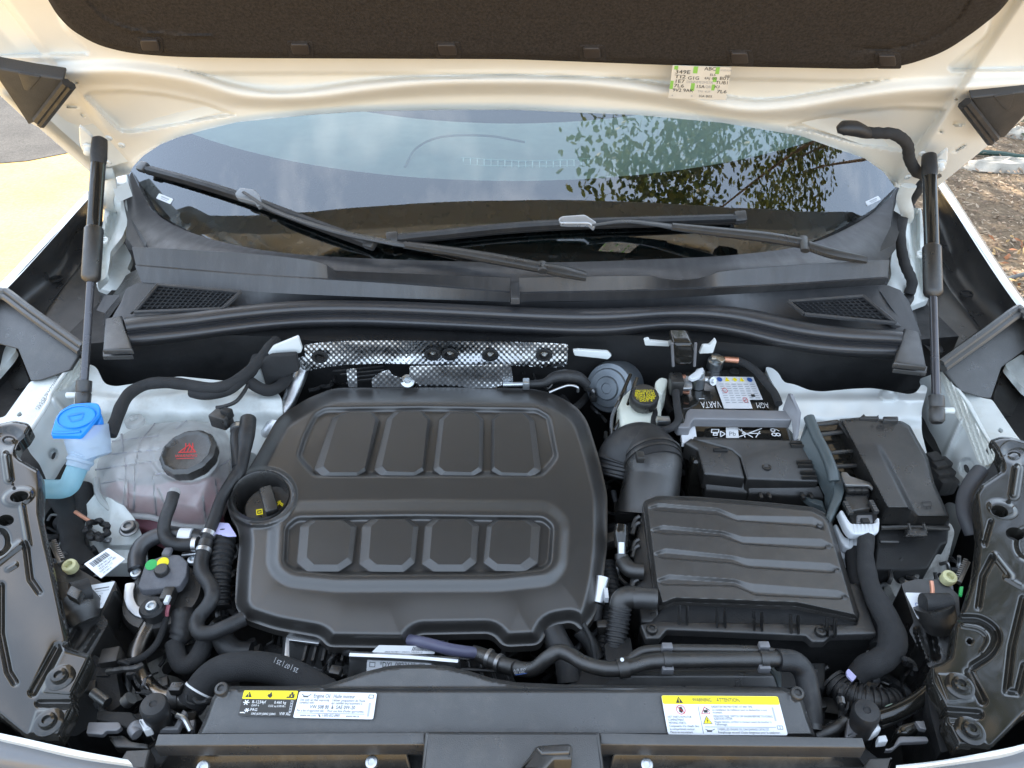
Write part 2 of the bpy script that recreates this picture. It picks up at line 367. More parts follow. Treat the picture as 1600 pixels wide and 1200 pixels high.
_TX = {}
def text2d(s):
    if s not in _TX:
        cu = bpy.data.curves.new('t', 'FONT'); cu.body = s; cu.size = 1; cu.resolution_u = 2
        ob = bpy.data.objects.new('t', cu); COL.objects.link(ob)
        dg = bpy.context.evaluated_depsgraph_get(); me = bpy.data.meshes.new_from_object(ob.evaluated_get(dg))
        _TX[s] = ([(v.co.x, v.co.y) for v in me.vertices], [tuple(p.vertices) for p in me.polygons])
        bpy.data.objects.remove(ob); bpy.data.curves.remove(cu); bpy.data.meshes.remove(me)
    return _TX[s]
class Print:
    """flat print on a quad TL,TR,BR,BL whose local size is w x h (origin top-left, y down)"""
    def __init__(s, quad, w, h, lift=.0006):
        s.q = [Vector(p) for p in quad]; s.w, s.h = w, h; s.m = {}; s.ts = 1.3
        n = (s.q[1] - s.q[0]).cross(s.q[3] - s.q[0]).normalized()
        cp = Vector((0, 0, ZC)) - s.q[0]
        s.n = n if n.dot(cp) > 0 else -n; s.lift = lift
    def p(s, x, y, k=1.):
        u, v = x / s.w, y / s.h; q = s.q
        return (q[0] * (1 - u) + q[1] * u) * (1 - v) + (q[3] * (1 - u) + q[2] * u) * v + s.n * s.lift * k
    def mb(s, mt):
        e = s.m.setdefault(mt.name, ([], mt)); e[0].append(MB()); return e[0][-1]
    def poly(s, pts, mt, k=1.): s.mb(mt).fill([[s.p(x, y, k) for x, y in pts]]); return s
    def rect(s, x0, y0, x1, y1, mt, k=1., r=0):
        L = [(x0, y0), (x1, y0), (x1, y1), (x0, y1)]
        return s.poly(rnd(L, r) if r else L, mt, k)
    def frame(s, x0, y0, x1, y1, t, mt, k=1.):
        s.rect(x0, y0, x1, y0 + t, mt, k); s.rect(x0, y1 - t, x1, y1, mt, k); s.rect(x0, y0 + t, x0 + t, y1 - t, mt, k); return s.rect(x1 - t, y0 + t, x1, y1 - t, mt, k)
    def ring(s, cx, cy, r, t, mt, k=1., n=20):
        mb = s.mb(mt); a = ell(cx, cy, r, r, n); b = ell(cx, cy, r - t, r - t, n)
        mb.loft([[s.p(x, y, k) for x, y in a], [s.p(x, y, k) for x, y in b]], True); return s
    def bar(s, x0, y0, x1, y1, t, mt, k=1.):
        d = Vector((x1 - x0, y1 - y0)).normalized(); n = Vector((-d.y, d.x)) * t / 2
        return s.poly([(x0 + n.x, y0 + n.y), (x1 + n.x, y1 + n.y), (x1 - n.x, y1 - n.y), (x0 - n.x, y0 - n.y)], mt, k)
    def text(s, t, x, y, size, mt, width=None, rot=0, k=1.):
        v, f = text2d(t)
        if not v: return s
        mxx = max(a for a, b in v); sy = size * s.ts; sx = sy if width is None else width / mxx
        c, sn = math.cos(R(rot)), math.sin(R(rot))
        s.mb(mt).add([s.p(x + a * sx * c + b * sy * sn, y + a * sx * sn - b * sy * c, k) for a, b in v], f); return s
    def tri(s, cx, cy, r, mt, k=1.): return s.poly([(cx, cy - r), (cx + r * .95, cy + r * .7), (cx - r * .95, cy + r * .7)], mt, k)
    def done(s, parent, name='lettering'):
        for ms, mt in s.m.values():
            if len(ms) <= 14 and all(len(q.f) < 40 for q in ms):
                for q in ms: q.build(name, mt, parent, sharp=80)
            else:
                al = MB()
                for q in ms: al.add(q.v, q.f)
                al.build(name, mt, parent, sharp=80)
def label(parent, quad, w, h, mt, name='label', r=1.5, th=.0005, fld=0):
    P = Print(quad, w, h, 0); L = rnd([(0, 0), (w, 0), (w, h), (0, h)], r)
    mb = MB(); top = [P.p(*q) + P.n * th for q in L]; mb.loft([[P.p(*q) - P.n * .0004 for q in L], top], True); mb.fill([top])
    o = mb.build(name, mt, parent, sharp=30)
    return o, Print([p + P.n * th for p in quad], w, h, .0004)
def screw(parent, c, ax, r, mt=None, name='screw', washer=0, wm=None):
    c = Vector(c); ax = Vector(ax).normalized(); mb = MB()
    if washer: MB().lathe(c, ax, [(washer, 0), (washer, r * .12), (washer * .9, r * .22), (r * .9, r * .22)], 24).build('washer', wm or STEEL, parent)
    h0 = r * .22 if washer else 0
    mb.lathe(c + ax * h0, ax, [(r, 0), (r, r * .35), (r * .85, r * .6), (r * .52, r * .66), (r * .48, r * .25), (.0001, r * .22)], 20)
    return mb.build(name, mt or DARK, parent)
# ------------------------------------------------------------------ ground
def ground_mat(name, c1, c2, sc, rough=.9, bump=.6, bs=60., spots=.0, sd=.3):
    m = bpy.data.materials.new(name); m.use_nodes = True; nt = m.node_tree; L = nt.links; b = nt.nodes['Principled BSDF']
    b.inputs['Roughness'].default_value = rough; b.inputs['Specular IOR Level'].default_value = .2
    g = nd(nt, 'ShaderNodeNewGeometry')
    n1 = nd(nt, 'ShaderNodeTexNoise', Scale=sc, Detail=8., Roughness=.7); n2 = nd(nt, 'ShaderNodeTexNoise', Scale=bs, Detail=6., Roughness=.7)
    L.new(g.outputs['Position'], n1.inputs['Vector']); L.new(g.outputs['Position'], n2.inputs['Vector'])
    r = nd(nt, 'ShaderNodeValToRGB'); r.color_ramp.elements[0].position = .35; r.color_ramp.elements[1].position = .65
    r.color_ramp.elements[0].color = (*c1, 1); r.color_ramp.elements[1].color = (*c2, 1); L.new(n1.outputs['Fac'], r.inputs['Fac'])
    r2 = nd(nt, 'ShaderNodeMapRange'); r2.inputs['From Min'].default_value = .35; r2.inputs['From Max'].default_value = .65; r2.inputs['To Min'].default_value = 1 - sd; r2.inputs['To Max'].default_value = 1 + sd * .5
    L.new(n2.outputs['Fac'], r2.inputs['Value'])
    x = nd(nt, 'ShaderNodeMixRGB', blend_type='MULTIPLY'); x.inputs[0].default_value = 1; L.new(r.outputs[0], x.inputs[1]); L.new(r2.outputs[0], x.inputs[2]); L.new(x.outputs[0], b.inputs['Base Color'])
    bp = nd(nt, 'ShaderNodeBump', Strength=bump, Distance=.01); L.new(n2.outputs['Fac'], bp.inputs['Height']); L.new(bp.outputs[0], b.inputs['Normal'])
    return m
SAND = ground_mat('sandy_concrete', (.39, .25, .095), (.49, .335, .14), 1.3, bs=45, sd=.22)
DGREY = ground_mat('dark_grey_ground', (.055, .052, .05), (.085, .08, .075), 2., bs=90, sd=.4)
SOIL = ground_mat('soil', (.16, .11, .07), (.26, .19, .12), 3., bs=50, sd=.5)
def sheet(name, pts, z, m):
    me = bpy.data.meshes.new(name); me.from_pydata([(x, y, z) for x, y in pts], [], [tuple(range(len(pts)))]); me.materials.append(m)
    o = bpy.data.objects.new(name, me); COL.objects.link(o); return tag(o, kind='structure')
sheet('ground', [(-150, -150), (150, -150), (150, 150), (-150, 150)], 0, SAND)
rb = resamp([(-9, 4.3), (-5, 4.55), (-3.5, 4.75), (-2.9, 5.1), (-2.2, 6.2), (-1.6, 9), (-1.2, 16)], 40)
sheet('dark_ground', [tuple(p) for p in rb] + [(-1.2, 60), (-60, 60), (-60, 4.3)], .004, DGREY)  # flat dark grey patch laid over the sandy ground at the back left
sheet('garden_bed', [(1.45, -2), (14, -2), (14, 30), (1.7, 30)], .004, SOIL)
def chips(name, n, reg, smin, smax, mts, zj=.03, label=None):
    mbs = [MB() for _ in mts]
    for _ in range(n):
        x = rng.uniform(reg[0], reg[1]); y = rng.uniform(reg[2], reg[3]); s = rng.uniform(smin, smax); a = rng.uniform(0, 6.28); t = rng.normal(0, .35)
        z = .006 + rng.uniform(0, zj); l = s * rng.uniform(.5, 1); w = s * rng.uniform(.2, .5); h = s * rng.uniform(.1, .3)
        ca, sa = math.cos(a), math.sin(a)
        def q(u, v, k): return (x + u * ca - v * sa, y + u * sa + v * ca, z + k + u * t)
        k = rng.uniform(-.3, .3, 4) * l
        mbs[rng.integers(len(mts))].add([q(-l, k[0], 0), q(k[1], w, 0), q(l, k[2], 0), q(k[3], -w, 0), q(k[1] * .5, 0, h)], [(0, 1, 4), (1, 2, 4), (2, 3, 4), (3, 0, 4), (0, 3, 2, 1)])
    for mb, m in zip(mbs, mts): tag(mb.build(name, m, None, sharp=10), label, kind='stuff')
CH = [mat('mulch_chip_a', (.26, .17, .11), .85), mat('mulch_chip_b', (.34, .25, .17), .85), mat('mulch_chip_c', (.15, .10, .065), .85), mat('mulch_chip_d', (.40, .31, .22), .85)]
chips('mulch', 26000, (1.5, 5.2, 1.7, 7.5), .006, .026, CH)
chips('dry_leaves', 900, (1.6, 3.2, 1.8, 3.6), .02, .045, [mat('dry_leaf_red', (.34, .13, .05), .7), mat('dry_leaf_tan', (.42, .26, .10), .7)], .05)
HOSEG = mat('green_hose_rubber', (.03, .065, .05), .5)
mb = MB(); mb.tube([W(1500, 236, .03), W(1560, 240, .03), W(1610, 246, .03), W(1700, 240, .02)], .018, 8)
tag(mb.build('garden_hose', HOSEG), 'dark green garden hose lying across the mulch behind a pale rock', 'hose')
mb = MB(); mb.tube([W(1550, 448, .03), W(1580, 434, .03), W(1640, 420, .03)], .011, 8)
tag(mb.build('drip_pipe', mat('grey_pipe', (.10, .10, .095), .5)), 'thin grey drip pipe beside red dry leaves at the fender', 'pipe')
def rock(name, c, rx, ry, rz, m, lab, cat, rough=.3, n=22):
    rows = []; c = Vector(c)
    for j in range(9):
        ph = -1.2 + 2.77 * j / 8; rows.append([c + Vector((rx * math.cos(ph) * math.cos(t), ry * math.cos(ph) * math.sin(t), rz * max(math.sin(ph), -.3))) * (1 + rng.uniform(-rough, rough) * .5) for t in [2 * math.pi * k / n for k in range(n)]])
    mb = MB(); mb.loft(rows, True, True); return tag(mb.build(name, m, None, sharp=25), lab, cat)
rock('rock', W(1572, 264, 0), .30, .10, .07, mat('pale_stone', (.42, .38, .32), .9, bump=1, bs=80, var=.25), 'long pale grey rock lying in the mulch beside the green hose', 'rock')
rock('rock', W(1590, 214, 0), .10, .08, .07, MATS['pale_stone'], 'small rounded grey rock near the plant at the bed edge', 'rock')
# plants and trees
def leafmat(name, c, tl=.5):
    m = bpy.data.materials.new(name); m.use_nodes = True; nt = m.node_tree; L = nt.links; b = nt.nodes['Principled BSDF']; b.inputs['Roughness'].default_value = .5
    g = nd(nt, 'ShaderNodeNewGeometry'); n1 = nd(nt, 'ShaderNodeTexNoise', Scale=1.6, Detail=3.); L.new(g.outputs['Position'], n1.inputs['Vector'])
    r = nd(nt, 'ShaderNodeValToRGB'); r.color_ramp.elements[0].position = .35; r.color_ramp.elements[1].position = .65
    r.color_ramp.elements[0].color = (c[0] * .6, c[1] * .7, c[2] * .6, 1); r.color_ramp.elements[1].color = (c[0] * 1.5, c[1] * 1.25, c[2], 1)
    L.new(n1.outputs['Fac'], r.inputs['Fac']); L.new(r.outputs[0], b.inputs['Base Color'])
    t = nd(nt, 'ShaderNodeBsdfTranslucent'); L.new(r.outputs[0], t.inputs['Color']); x = nd(nt, 'ShaderNodeMixShader'); x.inputs[0].default_value = tl
    L.new(b.outputs[0], x.inputs[1]); L.new(t.outputs[0], x.inputs[2]); L.new(x.outputs[0], nt.nodes['Material Output'].inputs['Surface']); return m
LEAF = leafmat('oak_leaf', (.085, .105, .03)); BARK = mat('bark', (.16, .12, .09), .9, bump=1, bs=60, var=.3)
def leaf(mb, p, s, d, up):
    d = d.normalized(); w = d.cross(up).normalized(); n = w.cross(d)
    mb.add([p, p + d * s * .3 + w * s * .22, p + d * s * .7 + w * s * .25 + n * s * .05, p + d * s, p + d * s * .65 - w * s * .26 + n * s * .05, p + d * s * .3 - w * s * .18], [(0, 1, 2, 3), (0, 3, 4, 5)])
def tree(base, c, rad, ncl, nl, ls, lab, clumpr=.42, shape=None):
    t = thing('broadleaf_tree', base, lab, 'tree'); c = Vector(c); tr = MB(); cr = MB(); b = Vector(base)
    fork = b.lerp(c, .45); fork.z = b.z + (c.z - b.z) * .45
    tr.tube([b, b.lerp(fork, .5) + Vector((.1, .05, 0)), fork], [.2, .13, .12], 10)
    cl = []
    while len(cl) < ncl:
        u = Vector(rng.normal(0, 1, 3)).normalized() * rng.uniform(.25, 1) ** .45
        q = c + Vector((u.x * rad[0], u.y * rad[1], u.z * rad[2]))
        if shape is None or shape(q): cl.append(q)
    for i, q in enumerate(cl):
        if i % 3 == 0: tr.tube([fork, fork.lerp(q, .5) + Vector(rng.normal(0, .15, 3)) + Vector((0, 0, .15)), q], [.035, .02, .006], 6, 5)
        for _ in range(nl):
            p = q + Vector(rng.normal(0, clumpr, 3)) * Vector((1, 1, .6)).length / 1.5
            leaf(cr, p, ls * rng.uniform(.6, 1.2), Vector(rng.normal(0, 1, 3)) + Vector((0, 0, -.5)), Vector(rng.normal(0, 1, 3)) + Vector((0, 0, .8)))
    tr.build('trunk', BARK, t); cr.build('crown', LEAF, t, sharp=5)
tree((7.0, 5.5, 0), (3.2, 2.0, 5.4), (2.9, 1.6, 1.1), 46, 170, .115, 'tall broadleaf tree in the mulch bed beside the car, reflected in the windscreen', shape=lambda q: q.x > .45 + .5 * abs(q.y - 2), clumpr=.25)
tree((2.6, 10.5, 0), (1.3, 8.6, 5.7), (2.2, 2.4, 1.0), 58, 100, .16, 'second broadleaf tree farther back in the mulch bed')
tree((-1.6, 9.5, 0), (-1.25, 4.9, 5.2), (1.35, .75, .5), 60, 170, .14, 'unseen leaning tree added behind the car to shade the windscreen', clumpr=.3)  # unseen tree added to keep direct sun off cowl and windscreen
mb = MB(); pb = W(1620, 205, 0)
for _ in range(160): leaf(mb, pb + Vector((rng.normal(0, .2), rng.normal(0, .2), abs(rng.normal(.1, .1)))), .06, Vector(rng.normal(0, 1, 3)), Vector((0, 0, 1)))
t = thing('low_shrub', pb, 'low green shrub at the back of the mulch bed', 'shrub'); mb.build('foliage', leafmat('shrub_leaf', (.06, .10, .05)), t)

# ------------------------------------------------------------------ car body: fenders, gutters, aprons, bulkhead
body = thing('car_body', (0, 1.2, .3), 'white painted car body shell around the open engine bay', 'car body')
def strip(name, curves, n, m, parent, sharp=40, sub=3, z=None):
    """smooth strip through curves of (px,py,z) marks"""
    rows = [[W(*p) for p in resamp(c, n)] for c in curves]
    if sub > 1 and len(rows) > 2:
        cols = [crom([rows[j][i] for j in range(len(rows))], sub) for i in range(n)]; rows = [[Vector(cols[i][j]) for i in range(n)] for j in range(len(cols[0]))]
    mb = MB(); mb.loft(rows); return mb.build(name, m, parent, sharp=sharp)
# left and right fender outer panels with the bright edge
for sgn, edge, inner, lip_ in ((-1, [(-152, 586, .93), (-4, 446, 1.005), (137, 298, 1.105)], [(-148, 588, .95), (0, 448, 1.02), (140, 300, 1.12)], [(-143, 592, .95), (8, 454, 1.02), (142, 306, 1.12)]), (1, [(1757, 647, .93), (1611, 482, 1.005), (1471, 275, 1.105)], [(1752, 648, .95), (1607, 484, 1.02), (1468, 278, 1.12)], [(1745, 652, .95), (1597, 488, 1.02), (1463, 286, 1.12)])):
    e0 = [W(*p) for p in resamp(edge, 16)]; e1 = [W(*p) for p in resamp(inner, 16)]; e2 = [W(*p) for p in resamp(lip_, 16)]
    lo1 = [p + Vector((sgn * .02, 0, -.06)) for p in e0]; lo2 = [Vector((p.x + sgn * .05, p.y, .62)) for p in e0]
    mb = MB(); mb.loft([lo2, lo1, e0, e1, e2]); mb.build('fender', PAINT, body, sharp=40)
    mb = MB(); mb.loft([[Vector((sgn * x, y, .80)) for x in (.79, .86, .93)] for y in (.40, .6, .82)]); mb.build('headlamp_carrier', DARK, body)
GUT = PLASG
for nm, cs in (('fender_gutter', [[(5, 454, 1.018), (75, 378, 1.07), (143, 306, 1.118)], [(22, 464, .985), (85, 400, 1.03), (143, 325, 1.07)], [(42, 476, .965), (90, 425, .995), (112, 376, 1.02), (146, 340, 1.04)], [(66, 490, .962), (115, 425, .992), (150, 372, 1.02)], [(70, 493, .955), (122, 428, .985), (156, 380, 1.0)], [(112, 526, .935), (160, 470, .955), (172, 440, .96)], [(118, 528, .942), (168, 470, .965), (215, 420, 1.0)], [(140, 540, .95), (190, 470, 1.0), (225, 440, 1.02)]]),
                ('fender_gutter', [[(1597, 488, 1.018), (1530, 385, 1.07), (1462, 290, 1.118)], [(1580, 496, .985), (1520, 410, 1.03), (1460, 310, 1.07)], [(1558, 508, .965), (1500, 430, .995), (1490, 405, 1.005), (1462, 350, 1.04)], [(1534, 514, .962), (1485, 450, .992), (1462, 400, 1.02)], [(1530, 516, .955), (1478, 452, .985), (1455, 410, 1.0)], [(1488, 546, .935), (1450, 490, .955), (1440, 455, .96)], [(1480, 548, .942), (1430, 500, .965), (1385, 450, 1.0)], [(1460, 556, .95), (1400, 490, 1.0), (1375, 455, 1.02)]])):
    strip(nm, cs, 14, GUT, body, sharp=60)
# dust-free white hinge pillars
def blob(name, loop, zf, m, parent, disp=None, step=3, skirt=.012, r=6, holes=()): return hf(name, rnd(loop, r), zf, m, parent, disp, step, skirt=skirt, holes=holes)
def wavy(a, l): return lambda P: a * np.sin(P[:, 0] / l) * np.cos(P[:, 1] / (l * 1.4))
blob('hinge_pillar', zv(690,0, 700,110, 690,215, 672,300, 640,420, 640,600, 650,625, 720,560, 738,440, 738,400, 820,300, 858,200, 862,120, 830,0, 800,-40, 700,-60), plane((165,300,1.08),(195,300,1.08),(155,440,.99)), PAINTD, body, lambda P: .012 * sst((dline(P, zv(760,-40, 770,150, 700,400, 690,620)) - 3) / 6) + wavy(.003, 9)(P))
blob('hinge_flap', zv(738,400, 800,330, 835,345, 885,440, 850,520, 880,535, 800,685, 640,640, 660,600), plane((170,400,1.0),(205,400,1.0),(160,450,.97)), PAINTD, body, wavy(.004, 12))
blob('hinge_pillar', zw(150,0, 90,60, 45,280, 50,370, 10,450, 60,530, 170,555, 290,510, 275,400, 260,150, 250,60, 240,-60, 160,-60), plane((1410,330,1.08),(1440,330,1.08),(1440,470,.98)), PAINTD, body, lambda P: .012 * sst((dline(P, zw(190,-40, 200,200, 260,480)) - 3) / 6) + wavy(.003, 9)(P))
for q in (zv(708, 328)[0], zw(225, 232)[0]): screw(body, W(q[0], q[1], 1.05), (0, -.5, .8), .008, PAINTD, 'hinge_bolt')
blob('gutter_flap', zv(515,540, 575,480, 575,600, 560,600), .975, PAINTD, body, skirt=.002); blob('gutter_flap', zw(350,390, 390,440, 345,475), .975, PAINTD, body, skirt=.002)
for q in (zv(375, 587)[0], zw(518, 480)[0]):
    MB().lathe(W(q[0], q[1], .992), (0, 0, 1), [(.012, 0), (.012, .004), (.009, .004), (.009, .001), (.0001, .001)], 20).build('drain_plug', DARK, body)
# A-pillar corner caps (white) where the windscreen meets the wing
MB().slab(W3([(168, 262), (196, 256), (200, 284), (176, 294)], 1.14), .03, .004).build('wing_corner', PAINT, body)
MB().slab(W3([(1407, 288), (1424, 286), (1434, 302), (1418, 314), (1404, 306)], 1.14), .03, .004).build('wing_corner', PAINT, body)
# black corner covers at the front of each gutter
def vface(pts, th, bev=.004): 
    mb = MB(); mb.slab([W(*p) for p in pts], th, bev, down=(0, .85, -.5)); return mb
for nm, fr, rib in (('corner_cover', [(-60,452,1.0),(0,463,1.01),(20,474,1.01),(55,502,1.0),(124,553,.985),(108,579,.94),(62,595,.925),(47,596,.92),(27,546,.935),(-10,536,.93),(-60,530,.93)], [(-40,440,1.03),(2,455,1.03),(13,457,1.03),(50,485,1.02),(130,542,1.0)]),
                    ('corner_cover', [(1660,470,1.0),(1600,487,1.01),(1588,490,1.01),(1530,536,1.0),(1474,577,.985),(1502,612,.94),(1540,623,.925),(1550,623,.92),(1566,575,.935),(1605,545,.93),(1660,540,.93)], [(1640,476,1.03),(1598,486,1.03),(1588,483,1.03),(1540,518,1.02),(1470,568,1.0)])):
    c = thing('fender_corner_cover', W(*fr[4]), 'black corner cover at the fender gutter end, ' + ('next to the blue washer cap' if fr[0][0] < 0 else 'near the fuse box'), 'trim cover')
    left = fr[0][0] < 0; fpl = plane((0,463,1.01),(124,553,.985),(47,596,.95)) if left else plane((1600,487,1.01),(1474,577,.985),(1548,623,.95)); vface([(p[0], p[1], float(fpl(np.array([p[:2]], float))[0])) for p in fr], .010).build('cover_panel', PLAS, c, sharp=30)
    mb = MB(); 
    for k, dy in enumerate((0, 8)): mb.tube([W(p[0] - (k * 4 if fr[0][0] < 0 else -k * 4), p[1] + dy, p[2] - .006 * k) for p in rib], .0065, 8)
    mb.build('rib', PLAS, c)
# white outer rails with the stamped number, and black gussets
blob('fender_rail', [(-60,525),(0,531),(12,536),(27,545),(20,556),(0,580),(-60,640)], plane((0,530,.93),(27,545,.93),(0,580,.905)), PAINTD, body, wavy(.003,7))
blob('fender_gusset', [(27,548),(47,597),(38,606),(-10,612),(-10,590),(0,582)], plane((27,548,.905),(47,597,.895),(0,600,.87)), PLAS, body, skirt=.05)
blob('fender_rail', [(1569,570),(1597,553),(1604,560),(1660,520),(1660,640),(1600,608)], plane((1569,568,.93),(1600,555,.93),(1600,606,.905)), PAINTD, body, wavy(.003,7))
blob('fender_gusset', [(1567,574),(1600,612),(1640,640),(1640,680),(1560,640),(1551,622)], plane((1567,574,.905),(1551,622,.895),(1600,640,.87)), PLAS, body, skirt=.05)
sh = plane((47,596,.945),(105,579,.955),(37,688,.93))
hole = lambda P, q: 0
blob('apron_shelf', [(47,596),(105,578),(124,557),(120,566),(81,614),(75,630),(50,668),(37,690),(20,700),(-30,690),(-30,655),(7,652)], sh, PAINTD, body, holes=[zv(0,0)] and [[(30,643),(38,643),(32,651),(24,651)]], skirt=.006, step=2)
P_ = Print(on(sh, [(52,641),(100,574),(107,582),(58,647)], .002), 100, 12)
P_.text('*3VVSR7RM7SM069544*', 4, 10, 10, INKG, width=92); P_.done(body, 'stamped_number')
shr = plane((1497,612,.945),(1548,623,.955),(1558,725,.93))
blob('apron_shelf', [(1478,583),(1497,611),(1540,623),(1550,624),(1588,680),(1640,740),(1640,760),(1546,690),(1558,712),(1540,700),(1500,620)], shr, PAINTD, body, holes=[[(1557,667),(1566,669),(1569,677),(1561,676)]], skirt=.006, step=2)
# inner walls of the aprons
wl_ = plane((121,560,.955),(37,688,.94),(100,760,.84))
blob('apron_wall', [(121,559),(131,561),(150,572),(166,600),(168,650),(120,710),(115,770),(95,790),(75,770),(72,748),(60,722),(46,706),(37,688),(75,630),(81,614),(105,579)], wl_, PAINT, body, lambda P: -.010 * sst((9 - np.hypot(P[:,0]-83, (P[:,1]-710)*.8)) / 6) + .005 * sst(1 - dline(P, [(86,625),(112,655)]) / 7) + wavy(.0015, 6)(P), holes=[ell(83, 711, 4, 8, 14, .25)], skirt=.004, step=2)
wr_ = plane((1472,582,.955),(1545,720,.94),(1490,800,.82))
blob('apron_wall', [(1440,600),(1437,592),(1442,590),(1470,580),(1478,583),(1510,630),(1556,710),(1548,728),(1533,738),(1522,755),(1512,800),(1500,830),(1484,880),(1470,880),(1440,820),(1430,760),(1420,680)], wr_, PAINT, body,
     lambda P: -.008 * sst((14 - np.hypot(P[:,0]-1511, (P[:,1]-731)*.8)) / 5) + .008 * sst(1 - dline(P, [(1502,656),(1474,718)]) / 8) + wavy(.0012, 6)(P), holes=[ell(1511, 731, 5, 9, 14, -.25)], skirt=.004, step=2)
# raised seam flanges with brushed sealer
for path, q in (([(121,556,.965),(105,578,.962),(81,613,.958),(75,630,.956),(56,660,.952),(37,688,.948)], 1), ([(1477,581,.965),(1495,608,.962),(1512,630,.958),(1520,645,.956),(1540,682,.952),(1557,711,.948)], -1)):
    MB().tube([W(*p) for p in path], .0035, 8, 6).build('seam_flange', PAINT, body)
SEALM = mat('seam_sealer', (.70, .71, .66), .45, var=.06)
blob('seam_sealer', [(1469,583),(1477,582),(1505,625),(1515,645),(1535,680),(1556,710),(1552,722),(1538,728),(1528,718),(1510,672),(1490,640)], lambda P: wr_(P) + .007, SEALM, body, lambda P: .0016 * np.sin(dline(P, [(1469,583),(1530,730)]) * .95 + P[:,1] * .05), skirt=.003, step=2)
blob('seam_sealer', [(121,559),(131,562),(134,575),(110,600),(98,608),(84,612),(105,580)], lambda P: wl_(P) + .006, SEALM, body, lambda P: .0015 * np.sin(P[:,0] * .8 + P[:,1] * .5), skirt=.003, step=2)
# strut towers / wheel-house tops
tl = plane((165,600,.93),(400,600,.93),(165,690,.88))
blob('strut_tower', [(120,565),(150,572),(163,600),(180,604),(230,596),(280,588),(340,594),(370,596),(390,590),(418,600),(440,620),(442,650),(450,690),(420,720),(380,700),(330,690),(240,690),(170,760),(110,780),(110,700)], tl, PAINTD, body,
     lambda P: .012 * sst((P[:,1] - 606 + 6 * np.sin(P[:,0] / 40)) / 14) - .018 * sst((P[:,1] - 640) / 30) + wavy(.0015, 8)(P), skirt=.05, step=3, r=8)
tr_ = plane((1200,600,.925),(1440,600,.925),(1200,690,.90))
blob('strut_tower', zK(-20,290, 30,300, 70,335, 95,390, 160,400, 260,440, 340,448, 420,440, 520,430, 640,425, 720,435, 800,450, 880,465, 930,452, 960,400, 1000,420, 960,560, 960,700, 1000,860, 1040,1020, 900,1000, 600,760, 200,760, 60,600, 80,480, 20,380), tr_, PAINT, body,
     lambda P: .014 * sst((P[:,1] - 612) / 16) - .012 * sst((P[:,1] - 648) / 25) + .006 * sst((16 - np.hypot(P[:,0] - 1388, (P[:,1] - 618) * 1.6)) / 4) + wavy(.0012, 8)(P), skirt=.05, step=3, r=8)
# black bulkhead under the cowl, the bay floor and its dark side walls
mb = MB(); xs = np.linspace(-.80, .80, 33)
mb.loft([[Vector((x, 1.50, .96)) for x in xs]] + [[Vector((x, 1.10 + .02 * math.sin(9 * x), z)) for x in xs] for z in (.975, .94, .86, .78, .5)]); mb.build('bulkhead', DARK, body)
mb = MB(); mb.box((0, .72, .50), 1.7, .95, .04); mb.build('undertray', DARK, body)
for s in (-1, 1):
    mb = MB(); mb.box((s * .74, .72, .68), .06, .95, .36); mb.build('bay_side_wall', DARK, body)
for s in (-1, 1):
    mb = MB(); mb.loft([[Vector((s * x, y, z)) for y in (.70, .95, 1.2, 1.5)] for x, z in ((.72, .86), (.94, .88), (.95, .95))]); mb.build('wing_inner_liner', DARK, body)
    mb = MB(); mb.loft([[Vector((s * x, 1.30 + .25 * k, .93 + .10 * k)) for x in (.66, .9)] for k in (0, 1, 2)]); mb.build('pillar_liner', DARK, body)
# bumper shell, wing sides and radiator close the bay in front and at the sides
mb = MB(); mb.loft([[Vector((x, .30 + .12 * (abs(x) / .95) ** 4, z)) for x in np.linspace(-.95, .95, 25)] for z in (.25, .6, .885)]); mb.build('bumper_shell', PAINT, body)
mb = MB(); mb.loft([[Vector((x, .335 + .12 * (abs(x) / .93) ** 4, z)) for x in np.linspace(-.93, .93, 25)] for z in (.45, .88)]); mb.build('bumper_beam', DARK, body)
for s in (-1, 1):
    mb = MB(); mb.loft([[Vector((s * (.96 if z > .3 else .93), y, z)) for y in (.42, .9, 1.5, 2.4)] for z in (.25, .6, .86)]); mb.build('wing_side', PAINT, body)
    mb = MB(); mb.loft([[Vector((s * .925, y, z)) for y in (.42, .9, 1.3)] for z in (.45, .86)]); mb.build('wing_liner', DARK, body)
mb = MB(); mb.box((0, .44, .66), .62, .06, .40); mb.build('radiator', DARK, body)
# pale frame rails low down in the bay
FR = mat('dirty_frame_paint', (.46, .45, .42), .7, bump=1, bs=90, var=.2, dust=.7, dcol=(.16, .13, .10), vs_=30)
hf('frame_rail', rnd([(180,1010),(300,960),(360,1000),(345,1080),(320,1140),(230,1140),(200,1080)], 8), plane((200,1010,.72),(340,1010,.72),(260,1100,.66)), FR, body, wavy(.008, 16), 4, skirt=.08)
hf('frame_rail', rnd([(1300,1040),(1370,1010),(1400,1060),(1380,1120),(1300,1130),(1270,1090)], 8), plane((1300,1040,.70),(1390,1040,.70),(1330,1100,.66)), FR, body, wavy(.008, 16), 4, skirt=.08)
hf('frame_rail', rnd([(1385,905),(1440,870),(1484,815),(1492,830),(1480,880),(1478,905),(1400,935)], 6), plane((1390,910,.84),(1490,830,.86),(1440,910,.82)), FR, body, wavy(.006, 10), 3, skirt=.04)
hf('frame_rail', rnd([(110,838),(125,800),(150,770),(190,785),(210,810),(222,835),(222,860),(200,880),(150,880),(120,880)], 6), plane((120,800,.85),(220,830,.85),(150,880,.82)), PAINTD, body, lambda P: .01 * sst((P[:,0] - 160) / 14) * sst((860 - P[:,1]) / 10) + wavy(.003, 9)(P), 2, skirt=.03)
